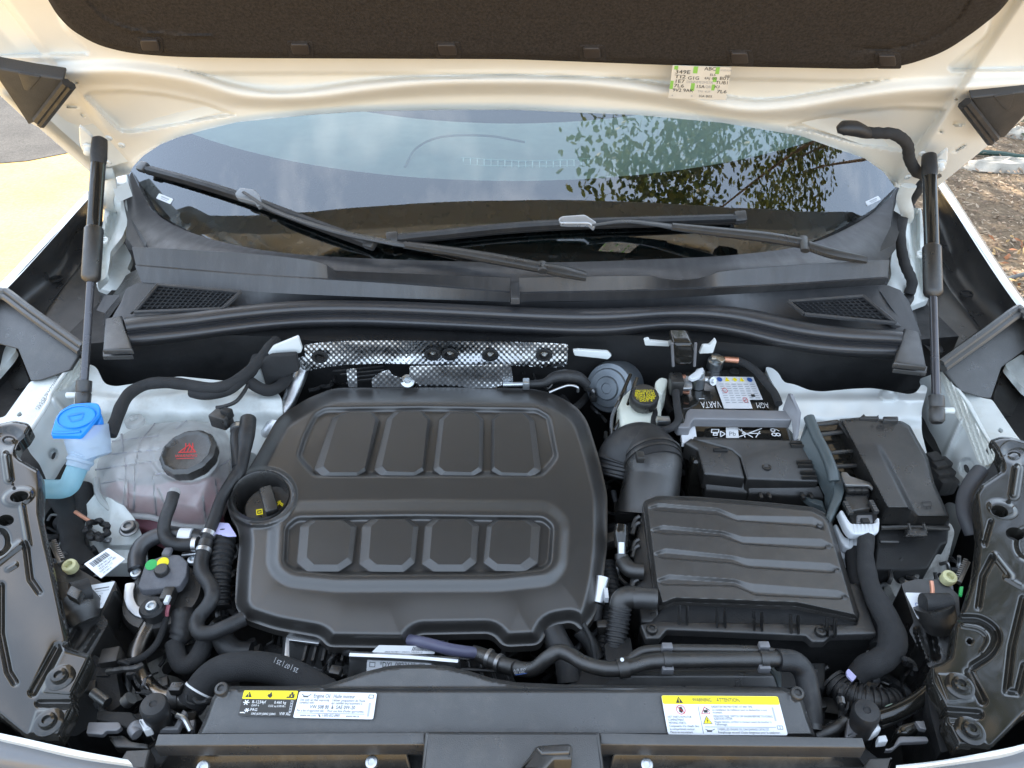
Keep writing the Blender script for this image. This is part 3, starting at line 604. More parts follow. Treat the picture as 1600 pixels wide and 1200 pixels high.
# bumper edge in front
strip('bumper_edge', [[(-60,1133,.925),(40,1154,.935),(120,1172,.94),(200,1187,.945)], [(-60,1141,.925),(40,1163,.935),(120,1181,.94),(206,1194,.945)], [(-60,1150,.90),(40,1172,.91),(120,1190,.915),(210,1203,.92)]], 14, PAINT, body, sub=2)
strip('bumper_edge', [[(1660,1146,.925),(1598,1163,.935),(1553,1173,.94),(1470,1188,.943),(1400,1196,.945)], [(1660,1154,.925),(1598,1170,.935),(1553,1181,.94),(1400,1204,.945)], [(1660,1164,.90),(1598,1180,.91),(1553,1191,.915),(1400,1212,.92)]], 14, PAINT, body, sub=2)
BUMP = mat('bumper_grey', (.13, .13, .135), .35, coat=.3, var=.05)
strip('bumper_strip', [[(-60,1143,.915),(40,1166,.925),(150,1190,.93),(260,1206,.935)], [(-60,1180,.91),(40,1195,.92),(150,1215,.925),(260,1230,.93)], [(-60,1240,.86),(40,1250,.87),(150,1260,.88),(260,1270,.88)]], 14, BUMP, body, sub=4)
strip('bumper_strip', [[(1660,1158,.915),(1600,1174,.925),(1500,1192,.93),(1380,1208,.935)], [(1660,1190,.91),(1600,1205,.92),(1500,1220,.925),(1380,1230,.93)], [(1660,1250,.86),(1600,1260,.87),(1500,1270,.88),(1380,1280,.88)]], 14, BUMP, body, sub=4)
# the body behind: bonnet-less wings, roof and screen pillars so that the shell exists beyond the frame
mb = MB(); mb.loft([[Vector((x * s, y, z)) for y, z in ((1.62, 1.13), (2.2, 1.60), (2.45, 1.66), (4.0, 1.68))] for s in (1,) for x in (-.86, -.8)]); mb.build('screen_pillar', PAINT, body)
mb = MB(); mb.loft([[Vector((x, y, z)) for y, z in ((1.62, 1.13), (2.2, 1.60), (2.45, 1.66), (4.0, 1.68))] for x in (.8, .86)]); mb.build('screen_pillar', PAINT, body)
mb = MB(); mb.loft([[Vector((x, y, 1.66 + .03 * (1 - (x / .8) ** 2))) for y in (2.22, 2.6, 4.0)] for x in np.linspace(-.8, .8, 9)]); mb.build('roof', PAINT, body)

# ------------------------------------------------------------------ windscreen, fascia
TS = math.tan(R(38)); CS, SS = math.cos(R(38)), math.sin(R(38))
def wbase(x): q = (x / .8) ** 2; return Vector((x, 1.235 + .27 * q + .05 * q * q, 1.066 + .055 * q))
UT = np.linspace(-.4, 1.2, 161); AT = np.radians(38.5 - 9 * np.clip(UT, -.1, .8)); UY = np.r_[0, np.cumsum(np.cos(AT[:-1]) * .01)]; UZ = np.r_[0, np.cumsum(np.sin(AT[:-1]) * .01)]; UY -= np.interp(0, UT, UY); UZ -= np.interp(0, UT, UZ)
def wpt(x, u, n=0.):
    a = np.interp(u, UT, AT); return wbase(x) + Vector((0, np.interp(u, UT, UY), np.interp(u, UT, UZ))) + Vector((0, -math.sin(a), math.cos(a))) * n
wsc = thing('windscreen', wbase(0), 'curved green tinted windscreen with a black border below the raised hood', 'windscreen')
mb = MB(); mb.loft([[Vector((x, wbase(x).y - .10, .985)) for x in np.linspace(-.8, .8, 33)], [Vector((x, wbase(x).y + .02, 1.0)) for x in np.linspace(-.8, .8, 33)]]); mb.build('cowl_tray', DARK, body)
mb = MB(); mb.box((0, 3.0, 1.0), 1.5, .08, 1.2); mb.build('cabin_back', mat('cabin_grey', (.05, .05, .052), .8), body); mb = MB(); mb.box((0, 2.3, .45), 1.5, 1.4, .04); mb.build('cabin_floor', MATS['cabin_grey'], body)
GL = bpy.data.materials.new('screen_glass'); GL.use_nodes = True; nt = GL.node_tree
for n_ in list(nt.nodes):
    if n_.type == 'BSDF_PRINCIPLED': nt.nodes.remove(n_)
gl = nd(nt, 'ShaderNodeBsdfGlossy'); gl.inputs['Roughness'].default_value = .012; gl.inputs['Color'].default_value = (.95, .97, 1, 1)
tp = nd(nt, 'ShaderNodeBsdfTransparent'); tp.inputs['Color'].default_value = (.60, .84, .80, 1)
fr_ = nd(nt, 'ShaderNodeFresnel'); fr_.inputs['IOR'].default_value = 2.25; mx = nd(nt, 'ShaderNodeMixShader')
nt.links.new(fr_.outputs[0], mx.inputs[0]); nt.links.new(tp.outputs[0], mx.inputs[1]); nt.links.new(gl.outputs[0], mx.inputs[2]); nt.links.new(mx.outputs[0], nt.nodes['Material Output'].inputs['Surface'])
XS = np.linspace(-.86, .86, 173); US = np.linspace(-.07, .95, 103)
mb = MB(); mb.loft([[wpt(x, u) for x in XS] for u in US]); mb.build('glass', GL, wsc)
FRIT = mat('black_frit', (.006, .006, .007), .25, var=.05)
def fritu(x): return .168 - .03 * (abs(x) / .8) ** 2
mb = MB(); mb.loft([[wpt(x, -.075 + (fritu(x) + .075) * k / 12, -.004) for x in XS] for k in range(13)]); mb.build('frit_band', FRIT, wsc)
for s in (-1, 1):
    mb = MB(); mb.loft([[wpt(s * (.86 - .10 * k / 3), -.07 + 1.0 * j / 16, -.0045) for j in range(17)] for k in range(4)]); mb.build('frit_band', FRIT, wsc)
def wpix(px, py, n=.001):       # the glass point seen at a mark
    best = None
    a, y, dz = ray(px, py); lo, hi = .6, 3.5
    for _ in range(50):
        m = (lo + hi) / 2; p = Vector((a * m, y * m, ZC + dz * m)) - Vector((0, -SS, CS)) * n; q = wbase(p.x)
        if p.z - q.z < np.interp(p.y - q.y, UY, UZ): hi = m
        else: lo = m
    m = (lo + hi) / 2; return Vector((a * m, y * m, ZC + dz * m))
for qd in ([(249,302),(271,311),(266,319),(244,310)], [(1352,315),(1372,306),(1376,312),(1355,322)]):
    o, P_ = label(wsc, [wpix(*p, n=.0006) for p in qd], 40, 16, PAPER, 'paper_tag', 3); P_.rect(10, 4, 32, 8, INKL).rect(12, 10, 30, 12, INKL); P_.done(o)
P_ = Print([wpix(*p, n=-.0012) for p in [(302,216),(326,211),(322,232),(298,236)]], 24, 20, 0)
for k, tx in enumerate(('M43', 'DOT 52', 'E9', 'AS1')): P_.text(tx, 3, 5 + 4.6 * k, 4.2, INKG)
P_.done(wsc, 'glass_marking')
dash = thing('fascia', (0, 1.7, 1.02), 'dull grey dashboard top seen through the windscreen', 'dashboard')
DASH = mat('fascia_plastic', (.36, .38, .38), .7, bump=.4, bs=500, var=.08)
mb = MB(); mb.loft([[Vector((x, wbase(x).y + d, wbase(x).z + zz)) for x in np.linspace(-.74, .74, 25)] for d, zz in ((.10, .02), (.2, .045), (.35, .06), (.6, .07), (.7, .02))]); mb.build('top_panel', DASH, dash)
def dsh(px, py):
    a, y, dz = ray(px, py); zz = 1.135; return W(px, py, zz)
HUMP = mat('hump_plastic', (.2, .21, .21), .6)
mb = MB(); mb.tube([W(632,262,1.125), W(650,232,1.145), W(690,214,1.16), W(760,212,1.165), W(820,222,1.16)], .0025, 8); mb.build('instrument_hood', HUMP, dash)
GRL = mat('vent_slat_glint', (.7, .75, .75), .5)  # pale grey puts the sun's reflection on the vent into its colour
mb = MB()
for dy in (0, 1):
    mb.tube([W(720, 247 + dy * 11, 1.128 - dy * .004), W(830, 252 + dy * 8, 1.128 - dy * .004), W(960, 246 + dy * 12, 1.128 - dy * .004)], .0016, 6)
mb.build('vent_frame', GRL, dash)
for k in range(22):
    px = 724 + k * 10.8; yy = 247 + 5 * math.sin(math.pi * k / 21)
    MB().tube([W(px, yy, 1.1285), W(px, yy + 10, 1.1245)], .0012, 5, 1).build('vent_slat', GRL, dash)

# ------------------------------------------------------------------ cowl panel
cowl = thing('cowl_panel', W(800, 440, 1.03), 'dark grey plastic cowl panel with two air grilles between windscreen and engine bay', 'cowl panel')
zc_ = lambda x: 1.066
C0 = [(206,268),(214,285),(228,312),(245,335),(300,364),(400,389),(520,401),(700,408),(850,410),(1000,406),(1150,398),(1260,382),(1340,348),(1385,314),(1403,290)]
def wrow(pts, n=.001, N=60): return [wpix(p[0], p[1], n) for p in resamp(pts, N)]
C1 = [(196,300,1.10),(200,330,1.09),(205,385,1.075),(300,397,1.066),(420,406,1.06),(500,420,1.054),(560,430,1.052),(800,440,1.05),(1000,438,1.05),(1060,444,1.05),(1130,433,1.052),(1200,426,1.056),(1300,416,1.06),(1390,405,1.075),(1400,360,1.085),(1408,320,1.095)]
r1 = [W(*p) for p in resamp(C1, 60)]; r0 = wrow(C0)
mid = [a.lerp(b, .5) + Vector((0, 0, .004)) for a, b in zip(r0, r1)]
mb = MB(); cols = [crom([r0[i], mid[i], r1[i]], 4) for i in range(60)]; mb.loft([[Vector(cols[i][j]) for i in range(60)] for j in range(9)]); mb.build('upper_panel', COWLM, cowl)
# trailing pieces beside the screen
blob('side_piece', zE(1080,250, 1100,330, 1085,420, 1050,520, 1000,545, 1000,500, 1050,400, 1065,270), plane((1405,300,1.12),(1410,340,1.10),(1380,400,1.07)), COWLM, cowl, skirt=.01)
blob('side_piece', zC(650,270, 615,350, 640,430, 700,520, 730,560, 735,590, 660,590, 625,580, 640,480, 612,350), plane((200,300,1.12),(192,310,1.10),(225,385,1.07)), COWLM, cowl, skirt=.01)
FT = [(206,386,1.078),(300,391,1.075),(420,399,1.072),(500,410,1.07),(520,422,1.068),(545,424,1.067),(650,428,1.066),(798,434,1.064)]
def flap(name, tops, creases, bots, m=COWLM, n=40):
    rows = [resamp(c, n) for c in (tops, creases, bots)]
    mb = MB(); A = [W(*p) for p in rows[0]]; B = [W(*p) for p in rows[1]]; C = [W(*p) for p in rows[2]]
    back = [p + Vector((0, .004, -.001)) for p in A]; mb.loft([back, A, [a.lerp(b, .95) for a, b in zip(A, B)], B, [b + Vector((0, -.004, -.001)) for b in B], C]); return mb.build(name, m, cowl, sharp=25)
flap('flap', FT, [(212,413,1.05),(400,428,1.045),(600,440,1.042),(797,455,1.038)], [(221,441,1.025),(400,456,1.02),(600,465,1.018),(797,472,1.016)])
flap('flap', [(811,434,1.064),(1000,431,1.066),(1025,434,1.066),(1060,438,1.066),(1100,434,1.067),(1130,424,1.068),(1250,414,1.072),(1390,406,1.078)], [(812,456,1.038),(1000,452,1.042),(1200,444,1.046),(1387,432,1.05)], [(812,472,1.016),(1000,468,1.018),(1200,456,1.02),(1380,445,1.025)])
MB().slab(W3([(797,430), (812,430), (812,466), (798,466)], 1.05), .012, .002).build('flap_clip', COWLM, cowl)
# flat shelf with the grilles
S0 = [(190,470,1.0),(221,441,1.024),(400,456,1.019),(600,465,1.017),(800,472,1.015),(1000,468,1.017),(1200,456,1.019),(1380,445,1.024),(1420,470,1.0)]
S1 = [(170,505,.985),(215,497,.985),(350,484,.992),(500,474,.995),(650,474,.995),(800,482,.995),(960,482,.995),(1110,480,.995),(1200,492,.992),(1300,512,.988),(1410,520,.985),(1440,525,.982)]
strip('shelf', [S0, S1], 60, COWLM, cowl, sub=1)
def grille(q, n, m):
    # open frame with louvres over a dark well
    TL, TR, BR, BL = [Vector(W(*p)) for p in q]; mb = MB()
    def pt(u, v, d=0): return (TL * (1 - u) + TR * u) * (1 - v) + (BL * (1 - u) + BR * u) * v + Vector((0, 0, d))
    g = MB(); g.add([pt(-.02, -.05, .003), pt(1.02, -.05, .003), pt(1.02, 1.05, .003), pt(-.02, 1.05, .003)], [(0, 1, 2, 3)]); w = g.build('grille_well', mat('grille_dark', (.003, .003, .003), .9), cowl)
    for a, b in ((( -.03, -.06), (1.03, -.06)), ((1.03, -.06), (1.03, 1.06)), ((-.03, 1.06), (-.03, -.06)), ((-.03, 1.06), (1.03, 1.06))): mb.tube([pt(*a, .006), pt(*b, .006)], .004, 6)
    mb.build('grille_frame', COWLM, cowl)
    for k in range(n):
        v = (k + .5) / n; s = MB(); a, b = pt(0, v, .006), pt(1, v, .006); d = (pt(0, 1) - pt(0, 0)).normalized()
        s.add([a, b, b + d * .0035 + Vector((0, 0, .003)), a + d * .0035 + Vector((0, 0, .003)), a - Vector((0, 0, .003)), b - Vector((0, 0, .003))], [(0, 1, 2, 3), (4, 5, 1, 0)]); s.build('louvre', COWLM, cowl)
    s = MB()
    for k in range(1, m):
        s.tube([pt(k / m, 0, .0045), pt(k / m, 1, .0045)], .0012, 4)
    s.build('grille_rib', COWLM, cowl)
grille([(250,452,1.03),(372,462,1.025),(346,486,1.012),(218,490,1.012)], 7, 16)
grille([(1235,477,1.02),(1346,470,1.025),(1390,507,1.012),(1258,495,1.014)], 7, 14)
MB().tube([W(246,448,1.008), W(222,476,.998), W(205,490,.994)], .002, 6).build('panel_seam', DARK, cowl); MB().tube([W(1352,466,1.008), W(1395,508,.99)], .002, 6).build('panel_seam', DARK, cowl)
blob('end_flap', zv(490,965, 640,800, 700,690, 720,690, 860,690, 1029,640, 870,815, 730,840, 640,1000, 620,990, 600,880, 520,975), plane((130,510,.955),(235,455,1.0),(150,530,.95)), COWLM, cowl, skirt=.006)
blob('end_flap', zw(10,545, 60,555, 200,560, 250,560, 280,650, 380,830, 360,850, 310,720, 210,655, 130,680, 60,670, -40,580), plane((1475,545,.955),(1385,480,1.0),(1440,510,.97)), COWLM, cowl, skirt=.006)
# rubber hood seal along the front of the cowl
sealt = thing('hood_seal', W(800, 500, .98), 'long black rubber hood seal with two rounded ridges across the bay', 'rubber seal')
U_ = [(193,497),(230,492),(290,487),(360,478),(450,470),(520,468),(600,469),(700,473),(800,478),(900,481),(1000,479),(1100,476),(1150,479),(1200,488),(1260,502),(1330,511),(1412,516)]
L_ = [(205,543),(250,539),(300,533),(360,525),(430,517),(500,513),(580,513),(700,518),(800,523),(900,527),(960,526),(1040,518),(1100,520),(1160,530),(1220,545),(1300,556),(1404,561)]
ua, la = resamp(U_, 90), resamp(L_, 90)
def sealrows(ua, la, zc=1.008):
    rows = []
    for w_ in np.linspace(-.04, 1.04, 29):
        h = zc - .030 * w_ + .016 * math.sqrt(max(0, 1 - ((w_ - .24) / .30) ** 2)) + .013 * math.sqrt(max(0, 1 - ((w_ - .70) / .22) ** 2)) - .004 * (1 if w_ > .94 else 0)
        if w_ < 0 or w_ > 1: h -= .03
        rows.append([W(u[0] * (1 - w_) + l[0] * w_, u[1] * (1 - w_) + l[1] * w_, h) for u, l in zip(ua, la)])
    return rows
mb = MB(); mb.loft(sealrows(ua, la)); mb.build('seal_strip', SEAL, sealt, sharp=60)
for a, b, c, d in ((( 163,497), (190,492), (207,545), (160,546)), ((1413,512), (1438,518), (1448,572), (1396,566))):
    MB().slab(W3([a, b, c, d], 1.005), .010, .004).build('end_cap', PLASG, sealt)
    MB().slab(W3([(c[0] - (2 if a[0] < 500 else -2), c[1]), (d[0], d[1]), (d[0], d[1] + 10), (c[0], c[1] + 10)], .985), .008, .002).build('end_tab', PLASG, sealt)
# ------------------------------------------------------------------ the raised hood
hood = thing('hood', (0, HY, HZ), 'white car hood propped wide open, its cream lit inner side facing down', 'hood')
low = [(-330,40),(-200,40),(-60,118),(0,149),(44,190),(60,199),(144,272),(165,282),(185,276),(202,272),(208,260),(223,244),(250,226),(280,214),(320,203),(370,191),(480,180),(550,175),(680,172),(800,171.5),(1000,180),(1130,192),(1250,212),(1300,230),(1350,247),(1380,268),(1398,292),(1420,296),(1440,304),(1460,296),(1548,224),(1600,186),(1680,130),(1760,40),(1900,40)]
out = low + [(1900,-80),(-330,-80)]
pocketL = rnd([(128,150),(138,141),(200,139),(258,145),(320,158),(376,180),(318,190),(204,210),(186,207)], 10)
pocketR = rnd([(1482,171),(1470,167),(1400,164),(1330,172),(1262,184),(1220,200),(1270,208),(1340,228),(1420,241),(1432,236)], 10)
tlp = rnd([(-120,-60),(80,-60),(100,40),(142,80),(138,89),(0,90),(-120,84)], 12); trp = rnd([(1720,-60),(1560,-60),(1540,50),(1478,104),(1484,114),(1600,112),(1720,106)], 12)
mid_ = rnd([(258,102),(330,112),(800,112),(1000,118),(1330,124),(1425,118),(1330,140),(1230,158),(1180,162),(1140,156),(1060,140),(960,126),(800,122),(640,126),(560,132),(470,146),(420,148),(350,134)], 16)
ridge = crom([(-60,112),(60,118),(160,112),(230,116),(300,128),(370,148),(430,153),(500,150),(580,140),(680,131),(800,129),(900,131),(980,139),(1060,152),(1120,166),(1180,173),(1250,168),(1330,154),(1420,142),(1500,138),(1680,128)], 8)
edge_in = crom([(204,262),(240,238),(300,216),(380,197),(480,188),(560,183),(700,180),(800,180),(1000,188),(1130,200),(1240,219),(1310,240),(1360,262),(1400,294)], 8)
side_inL = [(118,138),(150,178),(205,252)]; side_inR = [(1492,160),(1450,215),(1410,282)]
def hood_d(P):
    d = .018 * sst(1 - dline(P, ridge) / 22)
    d -= dent(P, pocketL, .013, 7) + dent(P, pocketR, .013, 7) + dent(P, mid_, .010, 7) + dent(P, tlp, .016, 7) + dent(P, trp, .016, 7)
    d += .009 * sst(1 - dline(P, edge_in) / 9)
    lo = sdp(P, rnd(low[8:26] + [(1400,-90),(200,-90)], 2))[0]
    sl = (P[:, 0] - side_inL[0][0]) * (side_inL[2][1] - side_inL[0][1]) - (P[:, 1] - side_inL[0][1]) * (side_inL[2][0] - side_inL[0][0])
    sr = (P[:, 0] - side_inR[0][0]) * (side_inR[2][1] - side_inR[0][1]) - (P[:, 1] - side_inR[0][1]) * (side_inR[2][0] - side_inR[0][0])
    d -= .02 * sst(-sl / 143. / 14 + .1) + .02 * sst(-sr / 147. / 14 + .1)
    d += .004 * np.sin(P[:, 0] / 90) * np.sin(P[:, 1] / 50)
    for cx, cy, rx, ry in ((113,166,10,4),(130,180,3,2),(119,128,3.5,2),(1495,155,3.5,2),(1498,193,10,4),(1470,205,3,2)):
        d -= .008 * sst((1 - np.hypot((P[:, 0] - cx) / rx, (P[:, 1] - cy) / ry)) * 3)
    d -= dent(P, zt(465,690, 510,690, 610,750, 560,760), .010, 4) + dent(P, zu(1170,425, 1120,425, 1020,490, 1075,490), .010, 4)
    return d
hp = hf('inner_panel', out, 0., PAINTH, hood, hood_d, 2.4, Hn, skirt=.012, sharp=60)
def hq(x, t, off): return Vector((x, HY - t * math.cos(HA) + off * HN[0], HZ + t * math.sin(HA) + off * HN[1]))
# the rest of the panel above the picture and the outer skin behind it
t0 = (HP(800, -80) - Vector((0, HY, HZ))).length
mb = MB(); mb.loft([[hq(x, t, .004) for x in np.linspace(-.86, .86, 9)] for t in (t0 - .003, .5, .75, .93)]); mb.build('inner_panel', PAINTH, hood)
sk = MB(); Ls = [HP(p[0], p[1]) - Vector((0, HN[0], HN[1])) * .03 for p in low[3:30]]
cen = [hq(p.x, .95 - .1 * (p.x / .85) ** 2, -.03) for p in Ls]
sk.loft([Ls, [a.lerp(b, .15) - Vector((0, HN[0], HN[1])) * .02 for a, b in zip(Ls, cen)], [a.lerp(b, .6) - Vector((0, HN[0], HN[1])) * .03 for a, b in zip(Ls, cen)], cen]); sk.build('outer_skin', PAINT, hood)
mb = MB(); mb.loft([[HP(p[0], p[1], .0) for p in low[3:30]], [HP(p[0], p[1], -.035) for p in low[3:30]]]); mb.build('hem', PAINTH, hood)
lin = [(-120,-80),(40,-80),(60,-30),(75,0),(88,22),(110,46),(150,70),(200,83),(270,89),(400,91),(800,92.5),(1050,102),(1250,106),(1350,108),(1410,104),(1475,82),(1525,48),(1560,20),(1577,0),(1600,-40),(1640,-80)]
def lin_d(P):
    s = sdp(P, lin)[0]
    return .012 * sst(-s / 7) + .004 * sst(1 - dline(P, crom([(120,-20),(140,10),(165,32),(205,47),(260,54),(330,56)], 6)) / 4) - .004 * sst(1 - dline(P, crom([(1515,0),(1490,35),(1450,60),(1400,74),(1330,78)], 6)) / 4)
lin = rnd(lin, 40, 6)
ln = hf('liner', lin, .004, FELT, hood, lin_d, 4, Hn, skirt=.006, sharp=60)
mb = MB(); tl0 = (HP(800, -80) - Vector((0, HY, HZ))).length
mb.loft([[hq(x, t, .016) for x in np.linspace(-.68, .68, 7)] for t in (tl0 - .003, .5, .8)]); mb.build('liner', FELT, hood)
CLP = mat('liner_clip_plastic', (.035, .026, .020), .6)
for cx, cy in ((234,72),(469,78),(699,79),(925,84),(1156,92),(1387,96)):
    k = 1 if cx < 800 else -1
    L = rnd([(cx - 15 - 1 * k, cy - 8), (cx + 12, cy - 8), (cx + 15 + 1 * k, cy + 8), (cx - 12, cy + 8)], 4)
    MB().slab([HP(x, y, .0215) for x, y in L], .006, .0015, down=(0, -HN[0], -HN[1])).build('liner_clip', CLP, hood)
    L2 = rnd([(cx - 21, cy - 13), (cx + 20, cy - 13), (cx + 22, cy + 12), (cx - 18, cy + 12)], 5)
    MB().slab([HP(x, y, .0172) for x, y in L2], .003, .001, down=(0, -HN[0], -HN[1])).build('clip_seat', FELT, hood)
# sticker half tucked under the liner
stk, P_ = label(hood, [HP(1051,102,.013), HP(1143,105,.013), HP(1134,156,.013), HP(1044,153,.013)], 92, 54, PAPERW, 'paper_sticker', .5)
P_.ts = 1.0
for x0, y0, x1, y1 in ((3,0,9,6),(33,0,40,11),(68,0,74,11),(0,24,5,38),(33,27,39,40),(66,16,72,24),(66,28,71,38)): P_.rect(x0, y0, x1, y1, GRN, .5)
for t_, x, y, s, w_, m_ in (('349E',5,12,8.4,24,INK),('TI2',5,19.5,8,18,INK),('G1G',26,21,7.6,18,INK),('4AJ',52,20,6,9,INKG),('00',64,20,6,8,INKG),('B0T',76,20,7.6,16,INK),('1E7',6,27,8,16,INK),('DFNNME2MS7A',25,27,6,42,INKL),('TUB1',71,27,7.6,19,INK),('7L6',6,34.5,8,16,INK),('1SA',41,34.5,7.4,14,INK),('Q81',56,34,6,9,INKL),('KI',70,34,7,8,INKG),('9V2 9AK',5,42,8,33,INK),('TF0',45,42,5,8,INKL),('4UF',56,42,5,9,INKL),('7L6',75,42,8,16,INK),('EGA',48,50,5.5,9,INKG),('B0S',59,50,5.5,10,INKG),('ABC',50,5.5,7.8,18,INK),('5P33D/0240',75,6,4,18,INKL),('EL5',60,14,5.4,9,INKG),('0NH',84,15,5,8,INKG),('4',4,50,4,3,INKL),('8',35,50,4,3,INKL)):
    P_.text(t_, x, y, s, m_, width=w_)
P_.done(stk)
# corner seals at the front corners of the hood sides
CSM = mat('corner_seal_plastic', (.035, .035, .036), .5, bump=.4, bs=700)
for pts, rg, tri_ in ((zt(-200,200, 0,240, 250,285, 495,320, 500,345, 290,630, 270,660, 225,680, -100,200), [zt(555,368, 320,670), zt(520,345, 290,640)], zt(140,270, 320,305, 230,410, 190,405)),
                      (zu(1180,65, 1600,20, 1800,0, 1450,380, 1400,385, 1370,375, 1350,340, 1190,90), [zu(1120,118, 1340,410), zu(1150,95, 1375,380)], zu(1360,55, 1530,30, 1490,150, 1450,160))):
    cs = MB().slab([HP(x, y, .030) for x, y in rnd(pts, 3)], .022, .004, down=(0, -HN[0], -HN[1])).build('corner_seal', CSM, hood)
    for r_ in rg: MB().tube([HP(x, y, .031) for x, y in r_], .007, 8).build('seal_rib', RUB, cs)
    MB().slab([HP(x, y, .0315) for x, y in rnd(tri_, 3)], .003, .001, down=(0, -HN[0], -HN[1])).build('stiffener', CSM, cs)
# hinges and strut brackets
for L, st in ((zt(615,690, 660,720, 740,800, 740,900, 720,940, 640,880, 620,820), zt(700, 855)[0]), (zu(1010,470, 960,500, 895,560, 890,660, 915,680, 990,610, 1005,560), zu(935, 580)[0])):
    h = MB().slab([HP(x, y, .035) for x, y in rnd(L, 4)], .006, .002, down=(0, -HN[0], -HN[1])).build('hinge', PAINT, hood)
    c = HP(st[0], st[1], .037)
    MB().lathe(c, (0, HN[0], HN[1]), [(.012, 0), (.012, .003), (.008, .004), (.008, .012), (.005, .014), (.0001, .014)], 20).build('ball_stud', PAINT, h)
for q in (zt(950, 830)[0], zt(850, 775)[0], zt(845, 965)[0], zu(800, 495)[0], zu(690, 680)[0]): screw(hood, HP(q[0], q[1], .004), (0, HN[0], HN[1]), .006, PAINT, 'hinge_bolt')
# hinge arms down to the body
for a in (([(165,262),(172,285),(168,310),(172,330)], 0), ([(1420,290),(1412,310),(1418,335),(1412,350)], 0)):
    p = a[0]; MB().tube([W(p[0][0], p[0][1], 1.18), W(*p[1], 1.15), W(*p[2], 1.11), W(*p[3], 1.06)], [.014, .013, .012, .014], 10, flat=.5).build('hinge_arm', PAINTD, hood)
# gas struts
def strut(top, mid, bot, col, lab):
    pr = lambda p: 600 - FOC * ((p.z - ZC) * CP + p.y * SP) / (p.y * CP - (p.z - ZC) * SP)
    ym = pr(mid); fr = min((k / 400 for k in range(401)), key=lambda k: abs(pr(top.lerp(bot, k)) - ym)); mid = top.lerp(bot, fr)
    t = thing('gas_strut', bot, lab, 'gas strut', 'gas struts holding the hood open')
    ax = (mid - top).normalized(); R_ = .0125; ln_ = (mid - top).length
    u0 = -ax
    MB().lathe(top - ax * .02, ax, [(.006, 0), (R_ * .95, .004), (R_ * 1.0, .012), (R_ * 1.05, .035), (R_ * .95, .046), (R_ * .9, .05)], 20).build('upper_fitting', RUB, t)
    MB().lathe(top + ax * .022, ax, [(R_ * .9, 0), (R_ * .92, .002), (R_ * .92, ln_ - .11)], 24).build('cylinder', GLOSS if col else GLOSS, t)
    MB().lathe(mid - ax * .095, ax, [(R_ * .95, 0), (R_ * 1.16, .004), (R_ * 1.16, .085), (R_ * 1.05, .09), (R_ * .6, .095)], 24).build('collar', PLAS, t)
    MB().lathe(mid, ax, [(.0062, -.003), (.0062, (bot - mid).length)], 16).build('rod', mat('strut_rod', (.10, .10, .11), .22, .6), t)
    MB().lathe(bot - ax * .012, ax, [(.008, 0), (.0115, .001), (.0118, .018), (.0105, .020), (.0118, .022), (.0112, .040), (.008, .044), (.0001, .044)], 20).build('lower_fitting', PLAS, t)
    MB().lathe(bot + ax * .012, (1 if bot.x > 0 else -1, 0, 0), [(.005, .005), (.005, .026), (.0001, .026)], 14).build('ball_stud', PAINTD, t)
strut(HP(155,232,.052), W(140,441,1.075), W(131,606,.985), 0, 'black gas strut ending just behind the blue washer cap')
strut(HP(1452,256,.052), W(1457,464,1.075), W(1463,630,.985), 1, 'black gas strut beside the taped washer hose, near the fuse box')
# wiring tube with boot feeding the hood washers
hb = thing('washer_hose', HP(1330, 207, .02), 'taped dark hose with a rubber boot running from the hood down beside the strut', 'hose')
bt = MB(); c = [HP(*p, .03) for p in [(1308,203),(1318,200),(1335,201),(1352,207),(1362,210)]]
bt.tube(c, [.008, .017, .018, .014, .010], 14, flat=.7); bt.build('boot', RUB, hb)
MB().tube([HP(1352,207,.03), HP(1375,208,.035), HP(1398,210,.04), HP(1417,225,.04), HP(1421,248,.045), HP(1432,268,.05), W(1447,278,1.19), W(1432,300,1.16), W(1414,330,1.11), W(1407,370,1.08), W(1413,410,1.05), W(1425,440,1.02), W(1420,460,1.0)], .0095, 10, rfun=lambda d: 1 + .05 * math.sin(d * 420)).build('hose', TAPE, hb)
MB().tube([W(1470,270,1.18), W(1455,277,1.18)], .008, 10).build('hose_end', RUB, hb)
MB().slab(W3(rnd(zw(60,510, 100,480, 195,455, 200,500, 150,550, 70,545), 4), 1.0), .02, .004).build('grommet', RUB, hb)

# ------------------------------------------------------------------ wipers
def wiper(lab, blade, conn, arm, hub, capm):
    t = thing('wiper', hub[-1], lab, 'wiper', 'windscreen wipers')
    b = MB(); C = resamp(blade, 26); n = Vector((0, -SS, CS)); rows = []
    for i, p in enumerate(C):
        p = Vector(p); d = Vector(C[min(i + 1, 25)]) - Vector(C[max(i - 1, 0)]); d.normalize(); s = n.cross(d).normalized()
        rows.append([p - s * .009 + n * .003, p - s * .006 + n * .011, p + n * .013, p + s * .009 + n * .004, p + s * .008, p - s * .008])
    b.loft(rows, True, True); b.build('blade', RUB, t, sharp=25)
    lip = MB(); lip.loft([[Vector(p) + n * .0005 + Vector((0, -.003, -.001)) for p in C], [Vector(p) - n * .010 + Vector((0, -.005, -.004)) for p in C]]); lip.build('rubber_lip', DARK, t)
    for p in (C[0], C[-1]):
        d = (Vector(C[1]) - Vector(C[0])).normalized(); MB().box(Vector(p) + n * .007, .022, .022, .014, d, n.cross(d)).build('end_cap', PLAS, t, bevel=.003)
    a = MB(); a.tube(arm, [.004, .0055, .007, .0095], 8, 8, flat=.5); a.build('arm', PLAS, t)
    h = MB(); h.tube(hub, [.0085, .0105, .012, .0115], 10, 6, flat=.8); h.build('arm_head', PLAS, t)
    MB().slab(conn, .012, .003, down=-n).build('connector', capm, t)
CAPS = mat('connector_grey', (.16, .17, .18), .25, coat=.4)
